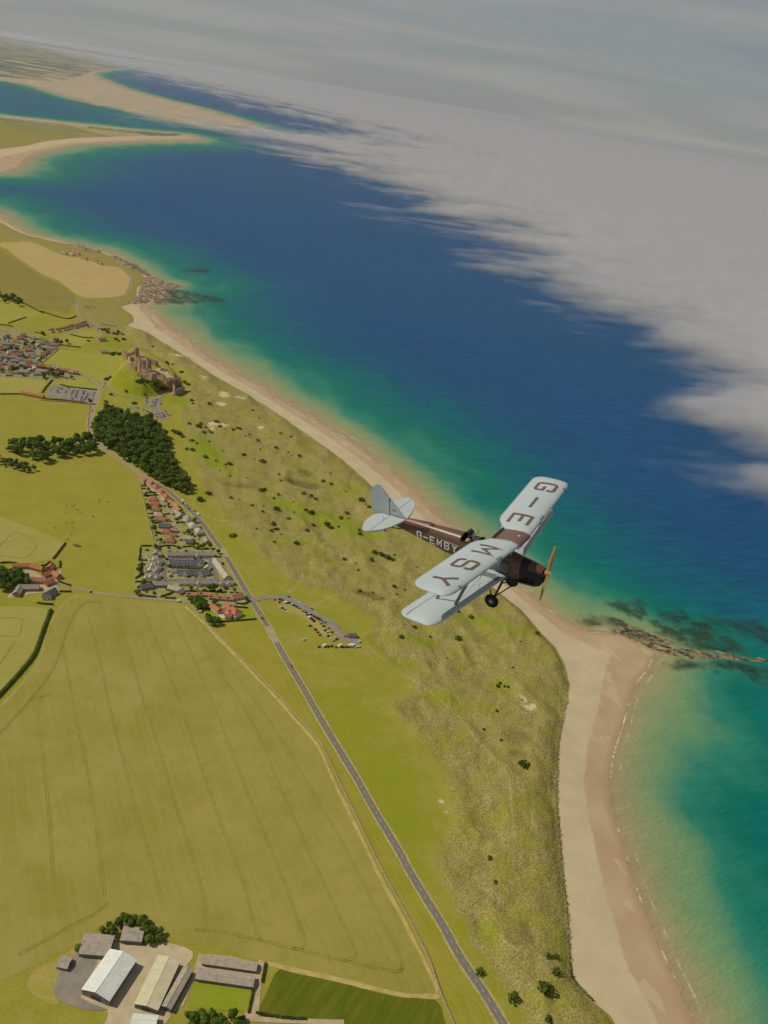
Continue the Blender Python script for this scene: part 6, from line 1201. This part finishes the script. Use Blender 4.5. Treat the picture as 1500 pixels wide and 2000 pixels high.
# letters
GLY = dict(G=[[(1, .74), (1, .9), (.88, 1), (.12, 1), (0, .9), (0, .1), (.12, 0), (.88, 0), (1, .1), (1, .44), (.58, .44)]], E=[[(1, 1), (0, 1), (0, 0), (1, 0)], [(0, .52), (.72, .52)]], M=[[(0, 0), (0, 1), (.5, .38), (1, 1), (1, 0)]],
           S=[[(1, .76), (1, .9), (.88, 1), (.12, 1), (0, .9), (0, .6), (.12, .5), (.88, .5), (1, .4), (1, .1), (.88, 0), (.12, 0), (0, .1), (0, .24)]], Y=[[(0, 1), (.5, .48), (1, 1)], [(.5, .52), (.5, 0)]])
GLY['-'] = [[(0, .5), (1, .5)]]
def glyph(name, ch, w, h, st, fn, m, parent):
    """fn maps letter coordinates (right, up, from the centre) to body space"""
    b = MB()
    for pi, pl in enumerate(GLY[ch]):
        p = [Vector(((x - .5) * (w - st), (y - .5) * (h - st))) for x, y in pl]
        if ch == '-': p = [Vector((-w / 2, 0)), Vector((w / 2, 0))]
        n = len(p); L = []; Rr = []
        for i in range(n):
            d0 = (p[i] - p[i - 1]).normalized() if i > 0 else (p[1] - p[0]).normalized(); d1 = (p[i + 1] - p[i]).normalized() if i < n - 1 else d0
            t_ = (d0 + d1); t_ = t_.normalized() if t_.length > 1e-4 else d0; nn = Vector((-t_.y, t_.x)); k = st / 2 / max(.45, nn.dot(Vector((-d0.y, d0.x)))); ex = d1 * (-st / 2) if i == 0 else (d0 * (st / 2) if i == n - 1 else Vector((0, 0)))
            if ch in 'YM' and (i == 0 or i == n - 1): ex = ex * .2
            L.append(p[i] + nn * k + ex); Rr.append(p[i] - nn * k + ex)
        for i in range(n - 1):
            ns = 6
            for j in range(ns):
                q = [L[i].lerp(L[i + 1], j / ns), L[i].lerp(L[i + 1], (j + 1) / ns), Rr[i].lerp(Rr[i + 1], (j + 1) / ns), Rr[i].lerp(Rr[i + 1], j / ns)]
                b.add([fn(a.x, a.y, .0015 * pi) for a in q], [(3, 2, 1, 0)])
    return b.build(name, m, parent)
def on_wing(yc):
    def fn(u, v, dz):
        y = yc - u; c = .47 - v / CH
        return (wing_le(y, UP['x0'], UP['sw'], UP['span']) - c * CH, y, wing_z(y, UP['z0'], UP['di'], UP['span']) + prof_top(c) * CH + .007 + dz)
    return fn
for ch, y in (('G', 3.66), ('-', 2.40), ('E', 1.14), ('M', -1.40), ('S', -2.62), ('Y', -3.84)):
    glyph('letter', ch, .66, .86, .125, on_wing(y), LETB, plane)
# fuselage: a loft with two open cockpits
FS = np.array([[-.10, .19, .15, -.40], [-.16, .23, .18, -.52], [-.35, .27, .225, -.60], [-.62, .29, .265, -.62], [-.9, .31, .30, -.63], [-1.3, .33, .38, -.61], [-1.7, .345, .46, -.57], [-2.0, .35, .50, -.55], [-2.25, .355, .52, -.54], [-2.62, .355, .535, -.50], [-2.72, .355, .54, -.49], [-3.28, .345, .545, -.43], [-3.42, .34, .54, -.42],
               [-4.0, .30, .515, -.33], [-4.5, .25, .485, -.25], [-5.2, .175, .43, -.165], [-5.8, .105, .37, -.09], [-6.2, .06, .34, -.045], [-6.5, .02, .32, 0]])
NSEC = 28
def fsec(x):
    return [float(np.interp(-x, -FS[:, 0], FS[:, i])) for i in (1, 2, 3)]
def fpoint(x, a):
    hw, zt, zb = fsec(x); zm = zb + (zt - zb) * .56; ca, sa = math.cos(a), math.sin(a); ex = .36 if sa < 0 else .82
    y = hw * math.copysign(abs(ca) ** ex, ca); z = zm + (zt - zm) * abs(sa) ** .82 if sa >= 0 else zm - (zm - zb) * abs(sa) ** .30
    return (x, y, z)
xs = sorted(set(list(FS[:, 0]) + [-2.35, -2.5, -2.85, -3.0, -3.15, -1.5, -3.7]), reverse=True)
def loft(x_list, name, m, skip=None, cap0=False, cap1=False, parent=plane):
    b = MB(); v = []; f = []
    for x in x_list:
        for k in range(NSEC): v.append(fpoint(x, 2 * math.pi * k / NSEC))
    for i in range(len(x_list) - 1):
        for k in range(NSEC):
            a = (k + .5) / NSEC * 2 * math.pi
            if skip and skip((x_list[i] + x_list[i + 1]) / 2, a): continue
            f.append((i * NSEC + k, i * NSEC + (k + 1) % NSEC, (i + 1) * NSEC + (k + 1) % NSEC, (i + 1) * NSEC + k))
    if cap0: f.append(tuple(range(NSEC - 1, -1, -1)))
    if cap1: f.append(tuple(range((len(x_list) - 1) * NSEC, len(x_list) * NSEC)))
    b.add(v, f); return b.build(name, m, parent, True)
COCK = [(-2.62, -2.0), (-3.28, -2.72)]
loft([x for x in xs if x <= -.9], 'fuselage', BROWN, lambda x, a: any(c0 < x < c1 for c0, c1 in COCK) and abs(a - math.pi / 2) < .95, False, True)
topa = lambda x, a: not (.12 * math.pi < a < .88 * math.pi)
cw = loft([x for x in xs if x >= -.62], 'nose_cowl', REDB, topa); cs_ = loft([x for x in xs if x >= -.9] , 'engine_cowl', COWL_SHADE, lambda x, a: x > -.62 and not topa(x, a), True)  # cowl sides and rear are brown; their shade is put into the black colour
for c0, c1 in COCK:
    b = MB(); b.box(c0 - .02, c1 + .02, -.27, .27, -.38, -.30); b.box(c0 - .05, c0, -.29, .29, -.34, .40); b.box(c1, c1 + .05, -.29, .29, -.34, .40); b.box(c0, c1, -.30, -.26, -.34, .22); b.box(c0, c1, .26, .30, -.34, .22); b.build('cockpit_lining', INTR, plane)
    b = MB(); rim = [fpoint(c0 + .0, math.pi / 2 + s_ * .95) for s_ in np.linspace(-1, 1, 9)]
    for i in range(8): b.tube(rim[i], rim[i + 1], .028, .028, 6)
    for s_ in (-1, 1):
        e = [fpoint(x, math.pi / 2 + s_ * .95) for x in np.linspace(c0, c1, 7)]
        for i in range(6): b.tube(e[i], e[i + 1], .026, .026, 6)
    b.build('cockpit_coaming', INTR, plane)
t_ = NT('windscreen_glass'); gb = t_.bsdf((.8, .85, .85, 1), .05, None, .5); tb = t_.new('BsdfTransparent'); mx = t_.new('MixShader'); mx.inputs[0].default_value = .28; t_.l.new(tb.outputs[0], mx.inputs[1]); t_.l.new(gb, mx.inputs[2]); WGL = t_.end(mx.outputs[0])
for c0, c1 in COCK:
    b = MB(); z0 = fsec(c1)[1] - .01
    for s_ in (-1, 0, 1):
        y0, y1 = ((-.12, .12) if s_ == 0 else ((.12, .24) if s_ > 0 else (-.24, -.12))); x0 = c1 + .06; xa = x0 - (.12 if s_ < 0 else 0); xb = x0 - (.12 if s_ > 0 else 0)
        b.add([(xa, y0, z0 - .06), (xb, y1, z0 - .06), (xb - .1, y1 * .95, z0 + .2), (xa - .1, y0 * .95, z0 + .2)], [(0, 1, 2, 3)])
    wsn = b.build('windscreen', WGL, plane)
    b = MB(); b.tube((c1 - .04, -.12, z0 + .2), (c1 - .04, .12, z0 + .2), .008, n=5); b.tube((c1 - .04, .12, z0 + .2), (c1 - .16, .23, z0 + .2), .008, n=5); b.tube((c1 - .04, -.12, z0 + .2), (c1 - .16, -.23, z0 + .2), .008, n=5)
    b.build('windscreen_frame', BLK, wsn)
# side letters, starboard and port, following the fuselage skin
def fus_y(x, z):
    hw, zt, zb = fsec(x); zm = zb + (zt - zb) * .56
    if z < zm: s_ = min(.999, (zm - z) / (zm - zb)) ** (1 / .30); return hw * math.cos(math.asin(s_)) ** .36
    s_ = min(.999, (z - zm) / (zt - zm)) ** (1 / .82); return hw * math.cos(math.asin(s_)) ** .82
for sg in (-1, 1):
    for ch, x in (('G', -5.08), ('-', -4.78), ('E', -4.47), ('M', -4.15), ('S', -3.82), ('Y', -3.48)):
        if sg > 0: x = -8.56 - x
        def fn(u, v, dz, x=x, sg=sg):
            xx = x - sg * u; zz_ = .005 + v; return (xx, sg * (fus_y(xx, zz_) + .018 + dz), zz_)
        o = glyph('letter', ch, .235 if ch != '-' else .17, .32, .056, fn, LETW, plane)
        if sg > 0:
            o.data.flip_normals()
    b = MB(); 
    for i in range(10):
        xa, xb = -4.05 + i * .075, -4.05 + (i + 1) * .075; b.add([(xa, sg * (fus_y(xa, .165) + .007), .165), (xb, sg * (fus_y(xb, .165) + .007), .165), (xb, sg * (fus_y(xb, .185) + .007), .185), (xa, sg * (fus_y(xa, .185) + .007), .185)], [(0, 1, 2, 3) if sg < 0 else (3, 2, 1, 0)])
    b.build('side_line', LETW, plane)
    b = MB()                        # cockpit door panels and oil tank side
    for x0_, x1_ in ((-2.60, -2.02), (-1.98, -1.55)):
        n = 5
        for i in range(n):
            for j in range(4):
                xa, xb = x0_ + (x1_ - x0_) * i / n, x0_ + (x1_ - x0_) * (i + 1) / n; za, zb_ = -.33 + .125 * j, -.33 + .125 * (j + 1)
                b.add([(xa, sg * (fus_y(xa, za) + .009), za), (xb, sg * (fus_y(xb, za) + .009), za), (xb, sg * (fus_y(xb, zb_) + .009), zb_), (xa, sg * (fus_y(xa, zb_) + .009), zb_)], [(0, 1, 2, 3) if sg < 0 else (3, 2, 1, 0)])
    b.build('side_panel', PANEL, plane)
b = MB(); R_ = []
for x, k in ((-1.28, .45), (-1.34, .9), (-1.42, 1), (-1.75, 1), (-1.83, .9), (-1.88, .5)): R_.append([(x, -.36 - .12 * k * max(0, math.cos(a)) + .06 * (1 - k), -.06 + .24 * k * math.sin(a)) for a in np.linspace(-math.pi, math.pi, 14, endpoint=False)])
b.rings(R_[::-1]); b.build('oil_tank', OILT, plane, True)
# spine strakes ahead of the tailplane
for sg in (1, -1):
    b = MB(); R_ = []
    for i, x in enumerate((-4.62, -4.70, -4.85, -5.2, -5.7, -6.05)):
        k = (.25, .75, 1, 1, .85, .7)[i]; hw, zt, zb = fsec(x); y0 = hw * .45; z0 = zt - .055 - .1 * (hw / .3) * .3
        R_.append([(x, sg * (y0 - .05), z0 + .035), (x, sg * (y0 + .17 * k), z0 + .01), (x, sg * (y0 + .17 * k), z0 - .012), (x, sg * (y0 - .05), z0 - .012)][::sg])
    b.rings(R_); b.build('anti_spin_strake', REDB, plane)
b = MB(); R_ = []
for x in (-4.55, -4.75, -5.2, -5.7, -6.2): hw, zt, zb = fsec(x); R_.append([(x, hw * .42 * math.cos(a), zt - .03 + .05 * math.sin(a)) for a in np.linspace(0, math.pi, 8)])
b.rings(R_); b.build('spine_fairing', REDB, plane, True)
# tail
def slab(name, outline, th, m, parent, axis='z', z=0.0):
    """a surface with rounded edge: outline in (x, s); axis tells which way it is thin"""
    P_ = np.array(outline); c = P_.mean(0); R_ = []
    for k, o in ((.985, -.5), (1.0, 0), (.985, .5)): R_.append([(c[0] + (p[0] - c[0]) * k, c[1] + (p[1] - c[1]) * k) for p in P_])
    b = MB(); rr = []
    for (k, ring) in zip((-.5, 0, .5), R_): rr.append([(p[0], p[1], z + k * th) if axis == 'z' else (p[0], k * th, p[1]) for p in ring])
    b.rings(rr); return b.build(name, m, parent)
ZT = .33
for sg in (1, -1):
    tp = catmull([(-5.78, .06), (-5.88, .5), (-6.02, .9), (-6.2, 1.22), (-6.42, 1.44)], 5); out = [tuple(p) for p in tp] + [(-6.455, 1.44), (-6.455, .06)]
    out = [(x, sg * y) for x, y in out][::sg]; o = slab('tailplane', out, .07, WHITE, plane, 'z', ZT)
    el = catmull([(-6.475, 1.46), (-6.62, 1.52), (-6.80, 1.42), (-6.98, 1.1), (-7.06, .7), (-7.02, .3), (-6.80, .10), (-6.62, .07)], 5); out = [(-6.475, .07)] + [tuple(p) for p in el]; out = [(x, sg * y) for x, y in out][::sg]; slab('elevator', out, .05, WHITE, plane, 'z', ZT)
    b = MB(); b.box(-6.476, -6.455, min(sg * .1, sg * 1.42), max(sg * .1, sg * 1.42), ZT - .02, ZT + .026); b.build('elevator_hinge', BLK, plane); b = MB(); b.tube((-5.95, sg * .1, -.05), (-6.3, sg * .85, ZT - .04), .022, .022, 6); b.build('tailplane_strut', BLK, plane)
    b = MB(); b.tube((-6.5, sg * .45, ZT + .03), (-6.5, sg * .45, ZT + .15), .012, .01, 5); b.build('control_horn', STRT, plane)
fin = [(-5.80, .36), (-6.1, .64), (-6.36, .89), (-6.50, 1.02), (-6.50, .36)]; slab('fin', fin[::-1], .055, WHITE, plane, 'y')
rud = catmull([(-6.525, 1.05), (-6.68, 1.22), (-6.83, 1.38), (-6.97, 1.50), (-7.10, 1.50), (-7.26, 1.34), (-7.38, 1.06), (-7.36, .75), (-7.28, .38), (-7.08, .10), (-6.80, -.04), (-6.56, -.02)], 5); slab('rudder', [(-6.525, -.02)] [:1] + [tuple(p) for p in rud], .05, WHITE, plane, 'y')
b = MB(); b.box(-6.526, -6.50, -.030, .030, .36, 1.03); b.build('rudder_hinge', BLK, plane); b = MB(); b.tube((-6.45, 0, .0), (-6.85, 0, -.28), .03, .02, 6); b.build('tail_skid', BLK, plane)
EM = fabric('emblem_red', (.35, .05, .05, 1), .6); b = MB()
for x0 in (-6.40, -6.31): b.box(x0, x0 + .06, -.031, -.0285, .56, .62)
b.build('fin_emblem', EM, plane)
# struts and wires
def upz(y, c): return wing_z(y, UP['z0'], UP['di'], UP['span']) - .0
def ux(y, c): return wing_le(y, UP['x0'], UP['sw'], UP['span']) - c * CH
def lx(y, c): return wing_le(y, LW['x0'], LW['sw'], LW['span']) - c * CH
def lz(y, c): return wing_z(y, LW['z0'], LW['di'], LW['span']) + prof_top(c) * CH
for sg in (1, -1):
    for c in (.14, .62):
        b = MB(); b.tube((ux(3.05, c), sg * 3.05, upz(3.05, c) - .0), (lx(3.15, c), sg * 3.15, lz(3.15, c) - .01), .055, .055, 10, flat=.42, axis=(1, 0, 0)); b.build('interplane_strut', STRT, plane)
        b = MB(); b.tube((ux(.38, c) if c < .5 else UP['x0'] - .85, sg * .36, UP['z0']), ((-1.28 if c < .5 else -2.02), sg * .27, .40), .028, .028, 8, flat=.5, axis=(1, 0, 0)); b.build('cabane_strut', STRT if c < .5 else BLK, plane)
    b = MB()
    for c in (.14, .62):
        b.tube((-1.6 if c < .5 else -2.3, sg * .33, -.42), (ux(3.05, c), sg * 3.0, upz(3.05, c)), .006, n=4); b.tube((-1.25 if c < .5 else -2.0, sg * .38, UP['z0']), (lx(3.1, c), sg * 3.1, lz(3.1, c)), .006, n=4)
    b.tube((ux(3.05, .14), sg * 3.05, upz(3, 0)), (lx(3.15, .62), sg * 3.15, lz(3.15, .62)), .005, n=4); b.build('bracing_wire', STRT, plane)
    b = MB(); b.tube((lx(3.12, .10) + .05, sg * 3.12, lz(3.1, .1) + .75), (lx(3.12, .5), sg * 3.9, upz(3.9, 0) - .05), .012, n=5); b.build('wing_tube', OILT, plane) if sg < 0 else None
b = MB(); b.tube((-1.3, .27, .42), (-1.95, .37, UP['z0']), .015, n=6); b.tube((-1.3, -.27, .42), (-1.95, -.37, UP['z0']), .015, n=6); b.build('cabane_brace', BLK, plane)
# undercarriage
for sg in (1, -1):
    ww = Vector((-1.67, sg * .78, -1.34)); b = MB(); b.tube((-1.45, sg * .28, -.5), ww + Vector((0, -sg * .1, 0)), .045, .035, 8, flat=.6, axis=(1, 0, 0)); b.tube((-2.25, sg * .26, -.5), ww + Vector((-.02, -sg * .1, 0)), .028, .024, 8); b.tube((-.95, sg * .22, -.58), ww + Vector((.02, -sg * .12, .1)), .026, .022, 8); b.tube(ww + Vector((0, -sg * .12, 0)), (-1.67, 0, -1.02), .025, .025, 6); b.build('undercarriage_leg', BLK, plane)
    wh = bpy.data.objects.new('wheel', None); link(wh, plane); wh.location = ww; wh.empty_display_size = .2
    b = MB(); R_ = []
    for k in range(28):
        a = 2 * math.pi * k / 28; R_.append([((.205 + .062 * math.cos(t2)) * math.cos(a), .062 * math.sin(t2), (.205 + .062 * math.cos(t2)) * math.sin(a)) for t2 in np.linspace(0, 2 * math.pi, 10, endpoint=False)])
    R_.append(R_[0]); b.rings(R_, cap=False); b.build('tyre', RUBB, wh, True); b = MB(); b.tube((0, -.045, 0), (0, .045, 0), .16, .16, 24); b.build('rim', BLK, wh); b = MB(); b.tube((0, -sg * .0, 0), (0, sg * .062, 0), .055, .045, 6)
    for k in range(6): a = k * math.pi / 3; b.tube((.075 * math.cos(a), sg * .04, .075 * math.sin(a)), (.075 * math.cos(a), sg * .056, .075 * math.sin(a)), .018, .018, 6)
    b.build('hub', STEEL, wh)
# engine: exhaust, nose intake, propeller
b = MB()
for p0, p1 in (((-.35, -.30, -.42), (-1.05, -.38, -.48)), ((-1.05, -.38, -.48), (-1.9, -.44, -.60))): b.tube(p0, p1, .04, .04, 8)
b.build('exhaust_pipe', BLK, plane); b = MB(); b.box(-.14, -.085, -.13, .13, -.40, -.16); b.build('air_intake', INTR, plane)
for k in range(4): b = MB(); b.tube((-.42 - .2 * k, -.285, -.30), (-.42 - .2 * k, -.325, -.32), .05, .04, 8); b.build('cowl_louvre', BLK, plane)
prop = bpy.data.objects.new('propeller', None); link(prop, plane); prop.location = (.03, 0, 0); prop.rotation_euler = (math.radians(150), 0, 0); prop.empty_display_size = .2
for sg in (1, -1):
    b = MB(); R_ = []
    for i in range(13):
        q = i / 12; r_ = .05 + .94 * q; ch_ = .075 + .085 * math.sin(math.pi * min(1, q * 1.15) ** .8) * (1 if q < .97 else .5); ch_ = ch_ * (1 - .75 * max(0, q - .88) / .12); tw = math.radians(62 - 46 * q); thk = .035 * (1 - .75 * q) + .004
        R_.append([(ch_ * .5 * math.cos(a) * math.cos(tw) * 1.0 - thk * math.sin(a) * math.sin(tw), sg * (ch_ * .5 * math.cos(a) * math.sin(tw) + thk * math.sin(a) * math.cos(tw)), sg * r_) for a in np.linspace(0, 2 * math.pi, 12, endpoint=False)])
    b.rings(R_ if sg > 0 else [r_[::1] for r_ in R_]); b.build('blade', PROPM, prop, True)
b = MB(); b.tube((-.1, 0, 0), (.07, 0, 0), .10, .085, 16); b.build('hub', PROPM, prop); b = MB(); b.tube((.07, 0, 0), (.10, 0, 0), .075, .07, 14); b.tube((.10, 0, 0), (.15, 0, 0), .035, .02, 10); b.build('hub_plate', STEEL, prop)

# ------------------------------------------------------------------ pilot in the rear cockpit
SKIN = simple('pilot_skin', (.42, .25, .17, 1), .6, .05, 8, obj=True); JACK = simple('tan_flying_jacket', (.42, .25, .11, 1), .8, .2, 6, obj=True); HELM = simple('black_leather_helmet', (.012, .012, .014, 1), .35, .1, 6, spec=.5, obj=True); GOGL = simple('goggle_lens', (.05, .07, .08, 1), .08, .1, 4, spec=.6, obj=True); SCARF = simple('dark_scarf', (.02, .03, .04, 1), .9, .2, 8, obj=True)
pilot = bpy.data.objects.new('person', None); link(pilot, None, label='pilot in black helmet and goggles with tan jacket in the rear cockpit', cat='person'); pilot.empty_display_size = .2
pilot.matrix_world = plane.matrix_world @ Matrix.Translation((-3.06, 0, -.12))
def skin_mesh(name, verts, edges, radii, m, sub=2):
    me = bpy.data.meshes.new(name); me.from_pydata(verts, edges, []); me.materials.append(m); o = link(bpy.data.objects.new(name, me), pilot)
    md = o.modifiers.new('skin', 'SKIN'); md.use_smooth_shade = True; sv = me.skin_vertices[0].data if me.skin_vertices else None
    if sv is None:
        bm = bmesh.new(); bm.from_mesh(me); bm.verts.layers.skin.verify(); bm.to_mesh(me); bm.free(); sv = me.skin_vertices[0].data
    for i, r_ in enumerate(radii): sv[i].radius = r_
    sv[0].use_root = True
    s2 = o.modifiers.new('sub', 'SUBSURF'); s2.levels = sub; s2.render_levels = sub; return o
bv = [(0, 0, 0), (.02, 0, .25), (.02, 0, .48), (.03, 0, .60), (.045, 0, .70), (.05, 0, .80), (.05, 0, .88), (.02, .19, .50), (.10, .25, .25), (.33, .17, .20), (.42, .13, .22), (.02, -.19, .50), (.10, -.25, .25), (.33, -.17, .20), (.42, -.13, .22), (.45, .12, .02), (.45, -.12, .02), (.02, .12, -.05), (.02, -.12, -.05)]
be = [(0, 1), (1, 2), (2, 3), (3, 4), (4, 5), (5, 6), (2, 7), (7, 8), (8, 9), (9, 10), (2, 11), (11, 12), (12, 13), (13, 14), (0, 17), (17, 15), (0, 18), (18, 16)]
br = [(.16, .13), (.16, .12), (.13, .10), (.06, .06), (.085, .075), (.10, .085), (.07, .065), (.065, .065), (.05, .05), (.04, .04), (.035, .025), (.065, .065), (.05, .05), (.04, .04), (.035, .025), (.07, .07), (.07, .07), (.09, .09), (.09, .09)]
skin_mesh('body', bv, be, br, SKIN)
jv = bv[:4] + [bv[i] for i in (7, 8, 9, 11, 12, 13)]; skin_mesh('jacket', jv, [(0, 1), (1, 2), (2, 3), (2, 4), (4, 5), (5, 6), (2, 7), (7, 8), (8, 9)], [(.19, .16), (.19, .15), (.16, .125), (.085, .085), (.085, .085), (.07, .07), (.055, .055), (.085, .085), (.07, .07), (.055, .055)], JACK)
b = MB(); R_ = []
for th in np.linspace(0.02, math.pi * .60, 9): R_.append([(.035 + .118 * math.sin(th) * math.cos(a), .105 * math.sin(th) * math.sin(a), .80 + .135 * math.cos(th)) for a in np.linspace(0, 2 * math.pi, 18, endpoint=False)])
b.rings(R_[::-1]); 
for s_ in (-1, 1): b.tube((.03, s_ * .095, .80), (.05, s_ * .085, .69), .045, .03, 8)
b.build('helmet', HELM, pilot, True)
b = MB()
for s_ in (-1, 1): b.tube((.130, s_ * .040, .800), (.165, s_ * .042, .800), .036, .030, 12)
b.build('goggles', GOGL, pilot); b = MB(); b.tube((.135, 0, .775), (.165, 0, .745), .014, .018, 8); b.build('nose', SKIN, pilot); b = MB(); b.tube((.11, -.03, .712), (.11, .03, .712), .012, .012, 6); b.build('mouth', simple('pilot_lips', (.3, .12, .1, 1), .6, .05, 8, obj=True), pilot)
b = MB(); R_ = [[(.03 + r_ * math.cos(a), r_ * math.sin(a), z) for a in np.linspace(0, 2 * math.pi, 14, endpoint=False)] for r_, z in ((.10, .57), (.095, .62), (.08, .66))]; b.rings(R_); b.build('scarf', SCARF, pilot, True)

finish_labels()
